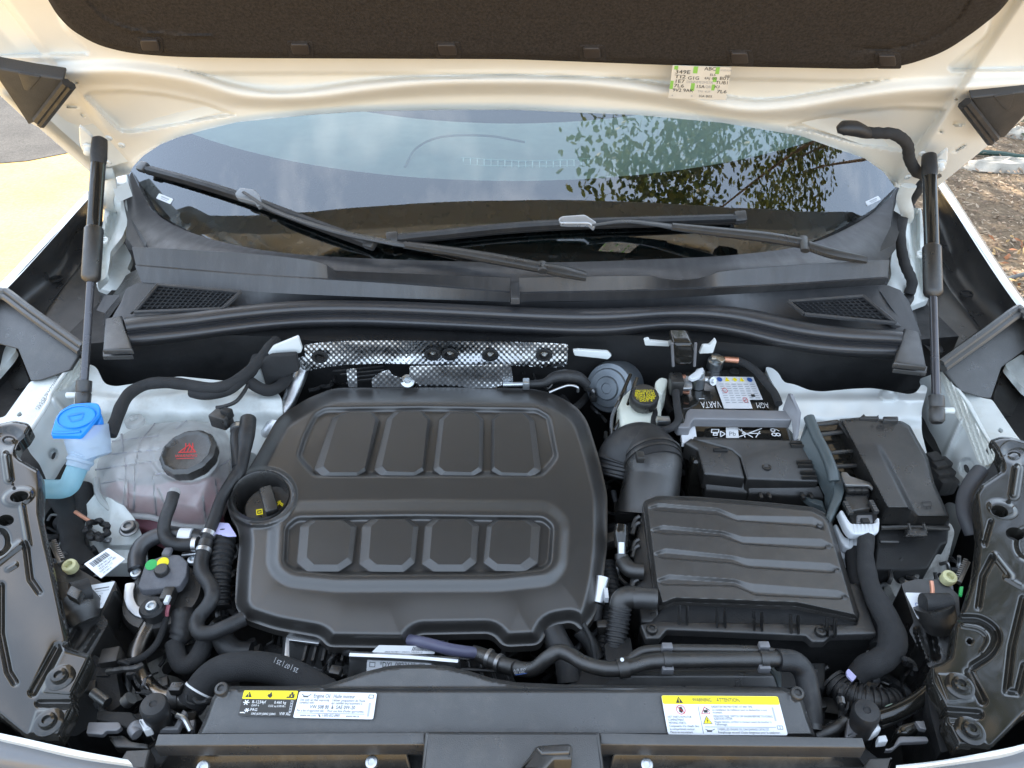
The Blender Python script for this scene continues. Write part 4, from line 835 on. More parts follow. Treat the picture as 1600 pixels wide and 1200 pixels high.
def wl_n(pts, n): return [wpix(p[0], p[1], n) for p in pts]
wiper('wiper lying slanted up towards the passenger side mirror corner', wl_n([(226,264),(300,284),(380,309),(480,346),(580,383)], .016), wl_n(rnd(zC(1172,325, 1200,295, 1270,305, 1295,330, 1310,380, 1285,395, 1270,370, 1180,348), 3), .034),
      wl_n([(380,300),(430,330),(520,360),(600,377)], .034) + [W(640,383,1.09)], [W(632,382,1.092), W(700,392,1.09), W(770,404,1.088), W(845,418,1.085)], CAPS)
wp2 = [o for o in COL.objects if o.name.startswith('wiper')][0]
MB().tube([W(846,411,1.088), W(848,424,1.085)], .009, 10, flat=.6).build('pivot_collar', PLAS, wp2); MB().tube([W(850,418,1.085), W(880,424,1.08), W(915,432,1.07)], [.013, .016, .012], 10, flat=.6).build('pivot_head', PLAS, wp2)
wiper('wiper lying almost flat along the bottom of the windscreen', wl_n([(614,375),(700,366),(800,356),(900,350),(1030,346),(1155,342)], .018), wl_n(rnd(zD(1192,450, 1210,438, 1325,430, 1385,470, 1370,500, 1345,478, 1200,478), 3), .036),
      wl_n([(925,352),(975,346),(1020,350)], .036) + [W(1060,356,1.115)], [W(1050,354,1.118), W(1120,362,1.112), W(1200,371,1.105), W(1258,381,1.098)], mat('connector_silver', (.45, .46, .47), .3, .6))
wp3 = [o for o in COL.objects if o.name.startswith('wiper')][-1]
wp3 = [o for o in COL.objects if o.get('category') == 'wiper'][-1]
MB().tube([W(1255,371,1.105), W(1258,392,1.10)], .008, 10, flat=.6).build('pivot_collar', PLAS, wp3); MB().tube([W(1262,384,1.10), W(1300,396,1.092), W(1352,406,1.08)], [.013, .014, .010], 10, flat=.6).build('pivot_head', PLAS, wp3)
# ------------------------------------------------------------------ engine and its cover
ecp = plane((400,980,.888),(900,980,.888),(700,610,.945))
eng = thing('engine', W(660, 800, .62), 'dark engine block mostly hidden under the big black cover', 'engine')
MB().slab(on(plane((400,980,.80),(900,980,.80),(700,610,.85)), rnd([(470,625),(900,625),(930,800),(900,985),(420,985),(400,800)], 20)), .24, .01).build('block', DARK, eng)
ecv = thing('engine_cover', at(ecp, (660, 980)), 'large black engine cover with two rows of four raised pads', 'engine cover')
ecl = rnd([(522,606),(700,605.5),(832,607),(868,616),(902,636),(918,658),(936,715),(949,772),(949,850),(943,905),(930,962),(910,988),(895,972),(858,978),(845,1008),(786,1011),(769,990),(652,992),(636,1013),(512,1011),(499,996),(430,984),(382,968),(367,948),(369,900),(374,850),(372,826),(358,806),(354,776),(362,752),(385,738),(398,717),(434,652),(481,622)], 14)
up_pan = rnd([(507,635),(660,633),(840,636),(862,649),(870,690),(875,714),(862,732),(848,746),(489,747),(475,732),(461,714),(471,681),(489,645)], 7)
lo_pan = rnd([(462,806),(650,803.5),(851,806),(868,821),(864,880),(852,892),(779,900),(525,901),(456,894),(440,881),(443,822)], 9)
cup = ell(408, 777, 45, 36.5, 40, -.22); cupo = ell(408, 777, 53, 43, 40, -.22)
def ec_d(P):
    s = sdp(P, ecl)[0]
    d = -.016 * (1 - sst(-s / 24)) - .004 * (1 - sst(-s / 70))
    d += .007 * sst((26 - sdp(P, lo_pan)[0]) / 22)
    d -= dent(P, up_pan, .0075, 11) + dent(P, lo_pan, .0075, 10)
    sc = sdp(P, cupo)[0]; d += .006 * sst((6 - sc) / 7) - .003 * sst((-sc - 1) / 3)
    return d
hf('cover_shell', ecl, ecp, COVER, ecv, ec_d, 1.7, skirt=.012, sharp=60, holes=[cup])
ct = [at(ecp, p) + Vector((0, 0, .0035)) for p in cup]
def cring(k, z): c = sum(ct, Vector()) / len(ct); return [c + (p - c) * k + Vector((0, 0, z)) for p in ct]
MB().stack([cring(1.03, -.004), cring(1.0, .002), cring(.975, 0), cring(.95, -.012), cring(.93, -.050)], top=True).build('filler_recess', PLAS, ecv)
def zg4(*a): return zG(*a)
pads_u = [zG(440,398, 560,398, 586,432, 530,650, 490,674, 340,674, 306,646, 385,420), zG(655,395, 770,395, 808,430, 780,650, 737,674, 590,670, 563,646, 620,425), zG(885,397, 1000,397, 1037,430, 1032,650, 992,674, 850,670, 818,646, 845,430), zG(1105,402, 1220,402, 1256,435, 1284,650, 1246,678, 1110,674, 1068,650, 1070,430)]
pads_l = [zG(290,858, 440,858, 489,890, 471,1047, 412,1085, 275,1085, 231,1047, 245,890), zG(560,853, 705,853, 757,890, 741,1047, 692,1087, 545,1085, 499,1052, 512,890), zG(825,853, 970,853, 1017,888, 1006,1047, 956,1085, 820,1085, 769,1052, 783,890), zG(1090,858, 1235,858, 1281,890, 1271,1047, 1216,1085, 1085,1082, 1034,1047, 1050,890)]
for row, (ps, zb) in enumerate(((pads_u, -.0078), (pads_l, -.0012))):
    for i, L in enumerate(ps):
        cx = sum(p[0] for p in L) / len(L); cy = sum(p[1] for p in L) / len(L)
        def sc(kx, ky, sx=0, sy=0): return [(cx + (p[0] - cx) * kx + sx, cy + (p[1] - cy) * ky + sy) for p in L]
        g = sc(1.035, 1.03); mb = MB()
        lx = 3.5 if i < 2 else (1 if i == 2 else -2.5)
        mb.stack([on(ecp, rnd(g, 3), zb), on(ecp, rnd(g, 3), zb + .0035)], top=True).build('pad_seat', COVERP, ecv, sharp=20)
        mb = MB(); mb.stack([on(ecp, rnd(sc(1, 1), 2), zb - .002), on(ecp, rnd(sc(1, 1), 2), zb + .0045), on(ecp, rnd(sc(.985, .99), 2), zb + .0054), on(ecp, rnd(sc(.74 if row else .80, .84 if row else .93, lx, -4.5 if row else -3), 2), zb + .0098)], top=True)
        mb.build('raised_pad', COVERP, ecv, sharp=13)
# oil filler cap in the cup
oc = thing('oil_filler_cap', at(ecp, (424, 796)) - Vector((0, 0, .052)), 'black oil filler cap with yellow symbols sunk in the round cup', 'oil cap')
c0 = W(423, 792, .895); ax = Vector((.05, -.12, 1)).normalized()
MB().lathe(c0, ax, [(.038, -.03), (.038, 0), (.035, .004), (.0001, .0045)], 32).build('cap_disc', PLAS, oc)
hx = (W(417, 770, .88) - W(427, 806, .88)); hx.z = 0
MB().box(c0 + ax * .012, .056, .019, .02, hx, ax.cross(hx), ax).build('handle', PLAS, oc, bevel=.004)
for cx, cy, kind in ((405, 801, 0), (437, 788, 1)):
    q = [W(cx - 6, cy - 5, .9005), W(cx + 6, cy - 7, .9005), W(cx + 7, cy + 4, .9005), W(cx - 5, cy + 6, .9005)]
    P_ = Print(q, 12, 10, .0008)
    if kind == 0: P_.frame(1, 1, 11, 9, 1.6, YEL).rect(4, 4.4, 8, 6, YEL)
    else: P_.bar(1, 8, 6, 3, 1.8, YEL).bar(6, 3, 11, 7, 1.8, YEL).bar(2, 2, 10, 9, 1.4, YEL).rect(4, 1, 8, 2.2, YEL)
    P_.done(oc, 'symbol')
# front of the engine seen under the cover
mf = thing('intake_manifold', W(560, 1030, .78), 'black ribbed intake manifold with a silver plate below the engine cover', 'manifold')
MB().slab(on(plane((440,990,.845),(560,990,.845),(500,1060,.82)), rnd([(440,985),(560,990),(560,1060),(430,1050),(440,1010)], 5)), .05, .004).build('rib_box', DARK, mf)
for k in range(6): MB().box(W(478 + k * 15, 1020, .842), .003, .03, .012).build('rib', PLAS, mf)
MB().slab(W3([(447,990), (500,1000), (498,1006), (452,1000), (452,1028), (444,1028)], .855), .004, .001).build('metal_clip', ALU, mf)
MB().slab(W3([(530,990), (700,995), (700,1006), (530,1006)], .842), .01, .002).build('manifold_lip', CASTA, mf)
pl = plane((546,1022,.866),(716,1030,.866),(600,1060,.84))
MB().slab(on(pl, rnd([(546,1021),(720,1030),(716,1042),(690,1060),(540,1070),(545,1040)], 4)), .02, .003).build('alloy_plate', ALU, mf)
MB().tube(on(pl, [(547,1024),(640,1028),(716,1034)], .003), .005, 8).build('plate_edge', ALU, mf)
o, P_ = label(mf, on(plane((580,1015,.868),(680,1015,.868),(600,1030,.862)), [(592,1008),(680,1010),(679,1022),(580,1020)], .004), 100, 22, PAPER, 'barcode_label', 2)
x = 62
while x < 92: w_ = rng.uniform(.6, 1.8); P_.rect(x, 2, x + w_, 14, INK); x += w_ + rng.uniform(.6, 1.6)
P_.text('06K907811 092311029413', 20, 20, 4.6, INKG, width=60); P_.done(o)
o, P_ = label(mf, on(pl, [(574,1030),(674,1034),(672,1060),(572,1060)], .004), 100, 26, PAPER, 'engine_code_label', 2)
P_.text('*DYL 092311*', 20, 10, 8.5, INK, width=56).frame(4, 3, 13, 10, .8, INKG).frame(82, 3, 90, 9, .8, INKG).rect(20, 13, 75, 14, INKL); P_.done(o)
MB().slab(on(plane((700,1010,.835),(800,1010,.835),(740,1070,.80)), [(690,1010),(790,1020),(810,1075),(700,1070)]), .04, .004).build('lattice_bed', DARK, mf)
for k in range(5): MB().tube([W(712 + k * 17, 1016 + k * 2, .845), W(716 + k * 20, 1068, .82)], .0022, 6).build('lattice_rib', PLAS, mf)
for k in range(3): MB().tube([W(705, 1028 + k * 16, .84 - k * .007), W(800, 1034 + k * 16, .84 - k * .007)], .0022, 6).build('lattice_rib', PLAS, mf)

# ------------------------------------------------------------------ heat shield and firewall details
def Vn(Y0):
    def f(P, off):
        a = (P[:, 0] - 800) / FOC; b = (P[:, 1] - 600) / FOC; y = CP - b * SP; dz = -SP - b * CP; t = (Y0 + off) / y
        return np.stack([a * t, np.broadcast_to(Y0 + off, a.shape), ZC + dz * t], 1)
    return f
FOIL = mat('embossed_foil', (.50, .51, .52), .3, 1., var=.25, vs_=30, rv=.1)
hs = thing('heat_shield', V(680, 560, 1.07), 'dimpled silver heat shield strip across the bulkhead behind the engine', 'heat shield')
def dim(P):
    x, y = P[:, 0], P[:, 1]
    m = .006 * np.sin(x / 31. + y / 23.) * np.sin(y / 14. - x / 67.) + .0012 * np.sin(x / 13. + 2 * np.sin(y / 9.)) * np.sin(y / 11. + x / 29.) + .005 * np.sin(x / 58. + 1)
    return -.0006 * np.sin(x * .72) * np.sin(y * .72) - .5 * m - .006 * sst((y - 550) / 24)
ho = [ell(500,557,11,8,20), ell(676,553,9,7,18), ell(703,553,9,7,18), ell(766,554,10,7,18), ell(850,554,10,7.5,18)]
hf('foil_strip', rnd(zx(540,222, 700,200, 900,188, 1300,184) + [(700,533),(800,534),(860,536),(888,538),(886,572),(870,574),(850,574),(800,571),(700,570),(600,568)] + zx(1180,390, 900,400, 700,425, 600,450, 500,468, 466,345, 555,318), 4), 0., FOIL, hs, dim, 1.15, Vn(1.065), skirt=0, sharp=180, holes=ho)
for h in ho: 
    c = V(sum(p[0] for p in h) / len(h), sum(p[1] for p in h) / len(h), 1.060); MB().loft([[c + Vector((r_ * math.cos(t), -d_, r_ * .8 * math.sin(t))) for t in [2 * math.pi * k / 24 for k in range(24)]] for r_, d_ in ((.0145, 0), (.0145, .004), (.0095, .004), (.009, -.01))], True).build('eyelet', DARK, hs)
hf('lower_foil', rnd(zx(920,440, 1010,430, 1020,600, 940,600), 2), 0., FOIL, hs, dim, 1.15, Vn(1.03), skirt=0, sharp=180)
hf('lower_foil', rnd(zx(1150,520, 1220,470, 1300,440, 1330,490, 1420,520, 1440,600, 1150,600), 3), 0., FOIL, hs, dim, 1.15, Vn(1.03), skirt=0, sharp=180)
hf('lower_foil', rnd([(640,572),(700,571),(798,569),(802,596),(770,606),(660,606),(640,590)], 3), 0., FOIL, hs, dim, 1.15, Vn(1.035), skirt=0, sharp=180)
for cx in (676, 703, 766, 851): MB().lathe(V(cx, 556, 1.078), (0, -1, .3), [(.008, 0), (.008, .010), (.004, .014), (.0001, .014)], 16).build('weld_stud', PAINT, body)
MB().lathe(W(637, 597, .935), (.1, -.5, .8), [(.012, 0), (.012, .006), (.006, .008), (.004, .004), (.0001, .004)], 20).build('sensor_plug', ZINC, hs)
MB().slab([V(x, y, 1.075) for x, y in rnd([(895,548),(902,547),(950,550),(956,556),(950,562),(936,560),(898,556)], 2)], .006, .001, down=(0, 1, 0)).build('white_bracket', PAINT, body)
MB().slab([V(x, y, 1.075) for x, y in rnd([(1006,531),(1014,529),(1016,533),(1052,536),(1051,542),(1008,540)], 2)], .006, .001, down=(0, 1, 0)).build('white_bracket', PAINT, body)
MB().slab([V(x, y, 1.06) for x, y in rnd([(1092,553),(1098,540),(1108,540),(1118,530),(1120,534),(1114,552)], 2)], .006, .001, down=(0, 1, 0)).build('white_bracket', PAINT, body)
MB().slab([V(x, y, 1.05) for x, y in rnd(zx(200,325, 260,240, 490,148, 525,260, 515,295, 400,305), 3)], .006, .001, down=(0, 1, 0)).build('white_bracket', PAINT, body)
MB().slab([V(x, y, 1.05) for x, y in rnd(zx(75,480, 130,405, 205,580, 180,595, 120,570, 70,525), 3)], .006, .001, down=(0, 1, 0)).build('white_bracket', PAINT, body)
MB().slab([V(x, y, 1.03) for x, y in rnd(zx(140,380, 240,325, 470,310, 500,455, 350,520, 200,590), 3)], .01, .002, down=(0, 1, 0)).build('sound_pad', TAPE, body)
for i, (p, r_, m_, lab) in enumerate((([(474,570,.94),(468,588,.93),(458,612,.915),(445,640,.90),(425,668,.885),(412,690,.86)], .0125, ALU, 'bright aluminium pipe running down behind the left end of the engine cover'),)):
    tag(MB().ptube(p, r_, n=16).build('metal_pipe', m_), lab, 'pipe')
tag(MB().ptube([(826,600,.935),(850,598,.938),(866,590,.945),(884,587,.948),(904,590,.945),(918,602,.93)], [.006, .007, .010, .011, .010, .008]).build('vacuum_hose', RUB), 'short fat black hose behind the right rear corner of the engine cover', 'hose')
vh = thing('quick_connector', W(815, 600, .93), 'grey metal quick connector at the rear edge of the engine cover', 'connector')
MB().ptube([(786,601,.935),(826,600,.935)], .004).build('spigot', ZINC, vh); MB().box(W(822, 600, .937), .012, .016, .016).build('clip', ZINC, vh, bevel=.002)
tag(MB().ptube([(858,613,.93),(875,606,.935),(890,602,.94),(902,605,.94),(903,612,.93)], .0022).build('bare_wire', ALU), 'thin bright bent wire beside the brake booster', 'wire')
for i in range(4): MB().tube([W(520 + 12 * i, 580 + 5 * i, .93), W(600, 572 + 6 * i, .94)], .0016, 6).build('thin_line', DARK, eng)
# brake booster
bb = thing('brake_booster', W(945, 612, .88), 'round grey brake booster drum with stepped rings behind the engine', 'brake booster')
MB().lathe(W(952, 606, .90), (-.55, -.75, .45), [(.046, -.05), (.048, -.01), (.044, .002), (.036, .004), (.034, .008), (.022, .009), (.020, .013), (.010, .013), (.009, .011), (.0001, .011)], 40).build('drum', mat('booster_metal', (.17, .19, .21), .35, .6, var=.1), bb)
for p in ([(985,585,.95),(968,625,.94),(957,650,.92),(955,680,.90)], [(995,590,.95),(978,640,.92),(960,672,.90)]): MB().ptube(p, .0032, n=8).build('brake_line', GLOSS, bb)
# brake fluid reservoir
br = thing('brake_fluid_reservoir', W(1000, 650, .86), 'milky white brake fluid reservoir with a yellow printed black cap', 'reservoir')
MB().slab(on(plane((965,615,.93),(1040,620,.93),(1000,660,.92)), rnd(zJ(325,470, 370,430, 400,400, 470,400, 560,420, 590,480, 585,590, 540,640, 350,635, 335,560), 6)), .07, .008).build('tank', RES, br)
MB().slab(on(plane((1020,590,.945),(1045,590,.945),(1030,620,.93)), rnd(zJ(545,365, 580,335, 625,345, 620,380, 590,440, 560,440), 4)), .05, .004).build('filler_spout', RES, br)
cc = W(1007.5, 617, .955); cax = Vector((0, -.25, 1)).normalized()
bc = MB().lathe(cc - cax * .022, cax, [(.022, 0), (.0235, .002), (.0235, .02), (.021, .024), (.0001, .024)], 40, 20, .012).build('cap', PLAS, br)
P_ = Print([W(988,596,.962), W(1030,596,.962), W(1030,612,.958), W(988,614,.958)], 42, 22, .0)
P_.q = [cc + cax * .0026 + Vector(v) for v in ((-.019, .019, .004), (.019, .019, .004), (.019, -.019, -.005), (-.019, -.019, -.005))]; P_.n = cax; P_.w = P_.h = 40
for k, (a, t_) in enumerate(((8, 'CAUTION'), (4, 'ONLY USE DOT 4'), (3, 'BRAKE FLUID'), (2, 'FROM A SEALED'), (4, 'CONTAINER'), (9, 'DOT 4'))): P_.text(t_, a, 10 + k * 5.3, 5.4, YEL, width=40 - 2 * a)
P_.done(bc)

# ------------------------------------------------------------------ battery with its bracket and cover
bp_ = plane((1075,580,.930),(1190,578,.930),(1150,720,.905))
bat = thing('battery', W(1150, 690, .74), 'black car battery with a pale warning label behind the grey bracket', 'battery')
MB().slab(on(bp_, rnd([(1068,580),(1180,572),(1196,580),(1228,650),(1250,722),(1082,722),(1062,640)], 5)), .17, .006).build('case', GLOSS, bat)
lab_l = on(bp_, [(1114,588),(1177,589),(1192,624),(1171,624),(1176,638),(1131.5,638)], .004)
MB().slab(lab_l, .001, .0002).build('warning_label', PAPER, bat)
P_ = Print(on(bp_, [(1114,588),(1177,589),(1197,638),(1131.5,638)], .0048), 66, 50)
for x, kind in ((9, 'b'), (21, 'y'), (34, 'd'), (45, 'y'), (58, 'b')):
    if kind == 'b': P_.poly(ell(x, 5, 4.2, 3.6, 16), BLU)
    elif kind == 'y': P_.tri(x, 5, 4, YEL)
    else: P_.poly([(x, 1.5), (x + 4, 5), (x, 8.5), (x - 4, 5)], YEL)
for c in range(6):
    for r_ in range(9 if c < 4 else 7): P_.rect(5 + c * 10 + rng.uniform(0, 1), 12 + r_ * 3.6, 12.5 + c * 10, 13.2 + r_ * 3.6, INKL)
P_.ring(11, 23, 4, .8, RED, 2).ring(38, 38, 4, .8, RED, 2).bar(35, 40, 41, 36, .7, RED, 2).rect(50, 29, 56, 33, INK, 2)
P_.done(bat, 'lettering')
P_ = Print(on(bp_, [(1090,622),(1124,622),(1130,640),(1092,640)], .0015), 40, 20); P_.text('VARTA', 38, 6, 12, INKW, width=34, rot=178).rect(2, 1, 12, 2, INKW); P_.done(bat)
P_ = Print(on(bp_, [(1176,626),(1200,626),(1206,640),(1180,640)], .0015), 26, 16); P_.text('AGM', 24, 4, 11, INKW, width=20, rot=180); P_.done(bat)
fp = rnd([(1102,665),(1218,665),(1232,722),(1092,722)], 8)
MB().stack([on(bp_, fp, -.001), on(bp_, fp, .004), on(bp_, [(1160 + (x - 1160) * .95, 694 + (y - 694) * .9) for x, y in fp], .004), on(bp_, [(1160 + (x - 1160) * .93, 694 + (y - 694) * .86) for x, y in fp], .001)]).build('lid_panel', GLOSS, bat)
P_ = Print(on(bp_, [(1100,662),(1220,662),(1232,690),(1096,690)], .006), 120, 32)
P_.text('68', 100, 8, 15, INKW, rot=92, width=15).rect(34, 7, 52, 26, INKW).text('Pb', 38, 22, 8, INKG)
P_.bar(50, 8, 72, 25, 1.6, INKW).bar(50, 25, 88, 9, 1.6, INKW).bar(57, 18, 84, 18, 1.4, INKW).bar(57, 10, 61, 25, 1.4, INKW).bar(84, 14, 76, 25, 1.4, INKW)
P_.frame(12, 10, 24, 17, 1.6, INKW).frame(15, 17, 22, 22, 1.6, INKW).bar(26, 14, 33, 19, 1.6, INKW).bar(26, 24, 33, 19, 1.6, INKW).bar(26, 14, 26, 24, 1.6, INKW).bar(12, 26, 22, 26, 1.6, INKW); P_.done(bat)
# terminals
ng = thing('battery_clamp', at(bp_, (1085, 605)), 'bright metal battery clamp with a copper edge beside the label', 'battery clamp')
MB().slab(on(bp_, rnd(zq(200,430, 290,420, 320,480, 330,540, 300,545, 215,545), 3), .022), .005, .001).build('plate', ALU, ng)
MB().slab(on(bp_, rnd(zq(155,415, 260,410, 270,430, 200,440, 155,450), 1), .024), .004, .0008).build('copper_strip', COPPER, ng); MB().slab(on(bp_, rnd(zq(215,545, 300,545, 300,590, 220,580), 1), .012), .004, .0008).build('copper_strip', COPPER, ng)
MB().slab(on(bp_, rnd(zq(285,430, 400,345, 435,338, 440,370, 400,430, 330,455), 2), .03), .006, .0015).build('lever', WHITEP, ng)
MB().lathe(at(bp_, zq(378, 530)[0]), (0, 0, 1), [(.0115, 0), (.0115, .02), (.0085, .021), (.0085, .031), (.0075, .033), (.0001, .033)], 24).build('post', ZINC, ng)
MB().tube([at(bp_, zq(430, 535)[0]) + Vector((0, 0, .016)), at(bp_, zq(505, 530)[0]) + Vector((0, -.004, .016))], .006, 12).build('bolt', ALU, ng)
MB().lathe(at(bp_, zq(488, 532)[0]) + Vector((0, -.006, .016)), (.4, -.7, .5), [(.0075, 0), (.0075, .006), (.0035, .006), (.0035, .010), (.0001, .010)], 14).build('nut', ALU, ng)
ps = thing('battery_clamp', at(bp_, (1117, 570)), 'dull metal cable clamp at the back edge of the battery', 'battery clamp')
MB().lathe(at(bp_, (1116, 574)), (0, -.1, 1), [(.014, 0), (.014, .016), (.010, .018), (.010, .024), (.0001, .025)], 24).build('post', ZINC, ps)
MB().slab(on(bp_, rnd(zq(515,215, 640,225, 660,262, 620,290, 560,250, 515,250), 2), .026), .004, .001).build('plate', mat('zinc_passivate', (.55, .50, .42), .35, 1), ps)
MB().tube(on(bp_, [zq(640,260)[0], zq(780,272)[0]], .022), .0055, 10).build('crimp', COPPER, ps)
tag(MB().tube(on(bp_, [zq(770,270)[0], zq(860,310)[0], zq(960,380)[0], zq(1060,500)[0], zq(1140,600)[0], zq(1180,700)[0]], .018), .0065, 10).build('battery_cable', TAPE), 'thick black cable along the right edge of the battery', 'cable')
MB().lathe(at(bp_, zq(742, 385)[0]), (0, 0, 1), [(.008, 0), (.008, .003), (.005, .003), (.005, .001), (.0001, .001)], 18).build('vent_plug', PLAS, bat)
tag(MB().ptube([(1056,612,.95),(1058,635,.95),(1060,655,.945),(1050,668,.94),(1030,672,.93),(1022,662,.92),(1024,640,.92)], .006, n=10).build('sensor_cable', TAPE), 'black sensor cable looping between the reservoir and the battery', 'cable')
sb = thing('cable_connector', W(1056, 605, .93), 'dark cable connector plugged in beside the battery clamp', 'connector')
MB().box(W(1056, 600, .945), .022, .030, .03).build('housing', PLAS, sb, bevel=.003); MB().box(W(1036, 658, .935), .022, .014, .012).build('clip', ZINC, sb, bevel=.002)
tr = thing('relay_canister', W(1072, 545, .97), 'glossy black canister under the hood seal above the battery', 'canister')
MB().slab([V(x, y, 1.03) for x, y in rnd([(1052,536),(1082,536),(1088,560),(1080,572),(1056,572),(1050,558)], 5)], .04, .006, down=(0, 1, 0)).build('housing', GLOSS, tr)
for px in (1050, 1087): MB().tube([V(px, 536, 1.03), V(px + (2 if px < 1070 else -2), 572, 1.03)], .0025, 8).build('clip', BRACK, tr)
# grey hold-down bracket
bk = thing('battery_bracket', at(bp_, (1150, 648)), 'grey sheet metal bracket clamped across the middle of the battery', 'bracket')
zb = plane((1075,640,.948),(1235,645,.948),(1150,655,.944))
MB().slab(on(zb, rnd([(1073,642),(1078,638),(1232,641),(1240,646),(1236,656),(1085,654),(1080,660),(1078,668),(1060,668),(1055,663),(1068,660)], 2)), .016, .002).build('bar', BRACK, bk)
MB().slab([W(*p) for p in [(1222,640,.948),(1231,615,.975),(1235,616,.978),(1248,645,.955),(1244,680,.935),(1240,690,.925),(1236,656,.944)]], .004, .001, down=(1, 0, 0)).build('upright', BRACK, bk)
MB().slab(on(bp_, [(1063,668),(1086,664),(1090,690),(1066,692)], .012), .008, .001).build('paper_tag', PAPER, bk)
# black cover in front of the battery
bcv = thing('battery_cover', W(1190, 770, .80), 'black split plastic cover in front of the battery', 'battery cover')
bc_ = plane((1075,690,.925),(1262,690,.925),(1190,770,.895))
MB().slab(on(bc_, rnd(zJ(720,730, 760,700, 1010,775, 1050,815, 1082,940, 840,915, 800,770), 2)), .03, .003).build('left_panel', PLAS, bcv)
MB().slab(on(bc_, rnd(zJ(1005,770, 770,702, 1440,712, 1520,960, 1095,945, 1055,812), 2), .001), .03, .003).build('main_panel', PLAS, bcv)
MB().slab(on(plane((1100,742,.895),(1290,752,.895),(1190,778,.872)), rnd(zJ(842,922, 1082,945, 1100,1035, 850,1015), 2)), .03, .003).build('front_lip', PLAS, bcv)
MB().slab(on(plane((1100,742,.897),(1290,752,.897),(1190,778,.874)), rnd(zJ(1095,948, 1530,985, 1560,1062, 1108,1036), 2)), .03, .003).build('front_lip', PLAS, bcv)
for k, x in enumerate((1180, 1230, 1430, 1480)): MB().box(at(bc_, zJ(x, 1005)[0]) + Vector((0, -.004, -.012)), .005, .012, .008).build('snap_tab', PLAS, bcv, bevel=.001)
for y in (745, 762, 858, 880, 920, 948): MB().box(at(bc_, zJ(1390 + (y - 745) * .35, y)[0]) + Vector((0, 0, .003)), .022, .0035, .008).build('fin', PLAS, bcv)
MB().lathe(at(bc_, zJ(1210, 880)[0]), (0, 0, 1), [(.007, 0), (.007, .003), (.004, .003), (.004, .0015), (.0001, .0015)], 16).build('pin', PLAS, bcv); MB().box(at(bc_, zJ(935, 778)[0]) + Vector((0, 0, .001)), .022, .006, .005).build('slot', DARK, bcv, bevel=.001)

# ------------------------------------------------------------------ intake duct and air filter box
du = thing('intake_duct', W(1010, 760, .84), 'fat black intake duct bending down from the rubber elbow to the air filter box', 'air duct')
MB().ptube([(964,748,.865),(972,718,.888),(988,702,.905),(1006,701,.910),(1018,714,.910),(1022,728,.905)], [.036, .040, .040, .042, .044, .045], n=28, sub=16, rfun=lambda d: 1 + (.05 * (1 if math.sin(d * 520) > 0 else -1) if d < .028 else 0)).build('rubber_elbow', RUB, du)
for k, off in enumerate((0, 1)): 
    MB().ptube([(1019 + off, 714 + off * 8, .9095 - off * .002), (1020 + off, 717 + off * 8, .909 - off * .002)], .0465, n=32).build('hose_clamp', PLAS, du)
MB().box(W(1000, 714, .952), .012, .016, .012).build('clamp_lug', PLAS, du, bevel=.002)
MB().ptube([(1019,714,.907),(1020,730,.903),(1019,750,.892),(1014,780,.876),(1012,805,.86)], [.043, .0445, .043, .045, .05], n=32, sub=8).build('duct_pipe', PLAS, du)
afp = plane((1010,785,.925),(1270,800,.925),(1040,950,.892))
af = thing('air_filter_box', W(1180, 980, .72), 'black air filter box with four raised ribs across its lid', 'air filter box')
afl = rnd(zL(268,78, 300,62, 345,46, 520,50, 900,80, 1120,103, 1185,135, 1215,180, 1240,260, 1352,640, 1350,668, 1040,602, 760,592, 430,580, 385,602, 350,600, 322,500), 5)
LIDM = mat('lid_plastic', (.040, .037, .034), .34, spec=1.0, bump=.25, bs=1200, var=.12, vs_=30, rv=.05, dust=.06)
ribs = [[(290,106),(352,84),(640,108),(742,146),(1120,152),(1184,186),(1178,214),(1110,196),(740,168),(640,136),(345,118)], [(303,216),(372,194),(672,224),(770,252),(1165,262),(1226,296),(1232,328),(1160,310),(770,284),(660,246),(362,232)], [(318,336),(385,310),(712,345),(792,362),(1205,384),(1270,414),(1276,446),(1205,428),(800,402),(700,378),(372,356)], [(332,470),(400,440),(728,465),(812,486),(1250,520),(1308,550),(1322,580),(1240,560),(835,540),(725,494),(382,488)]]
def lid_d(P):
    d = -.016 * (1 - sst(-sdp(P, afl)[0] / 8))
    for L in ribs:
        q = np.array(zL(*[c for p in L for c in p])); top = q[:6]; bot = np.vstack([q[5:6], q[6:][::-1].copy()[::1]]) ; bot = np.vstack([q[0:1], q[10:5:-1], q[5:6]])
        bot = bot[np.argsort(bot[:, 0])]
        yt = np.interp(P[:, 0], top[:, 0], top[:, 1]); yb = np.interp(P[:, 0], bot[:, 0], bot[:, 1]) + 2.5
        t = (P[:, 1] - yt) / np.maximum(yb - yt, 1e-3); ins = (P[:, 0] > q[0, 0]) & (P[:, 0] < q[5, 0]) & (t > 0) & (t < 1)
        k = sst((P[:, 0] - q[2, 0]) / max(q[3, 0] - q[2, 0], 1)); fw = .42 + .26 * k
        D = .0034 * sst((P[:, 0] - q[0, 0]) / 10) * sst((q[5, 0] - P[:, 0]) / 9)
        d = d - np.where(ins, D * np.clip(t / fw, 0, 1) * np.clip((1 - t) / .14, 0, 1), 0)
    return d
hf('lid', afl, afp, LIDM, af, lid_d, 1.0, skirt=.03, sharp=32)
for L in ribs:
    e = zL(*L[5])[0]; MB().slab(on(afp, [(e[0] - 13, e[1] - 1), (e[0] - 3, e[1] + 2), (e[0] - 7, e[1] + 6), (e[0] - 12, e[1] + 4)], .0005), .004, .001).build('rib_end', PLASG, af)
flg = rnd(zL(258,688, 300,678, 350,672, 1340,690, 1352,640, 1300,480, 1350,488, 1375,540, 1400,620, 1442,736, 1214,742, 1180,776, 1118,776, 1085,745, 390,716, 352,760, 288,762), 3)
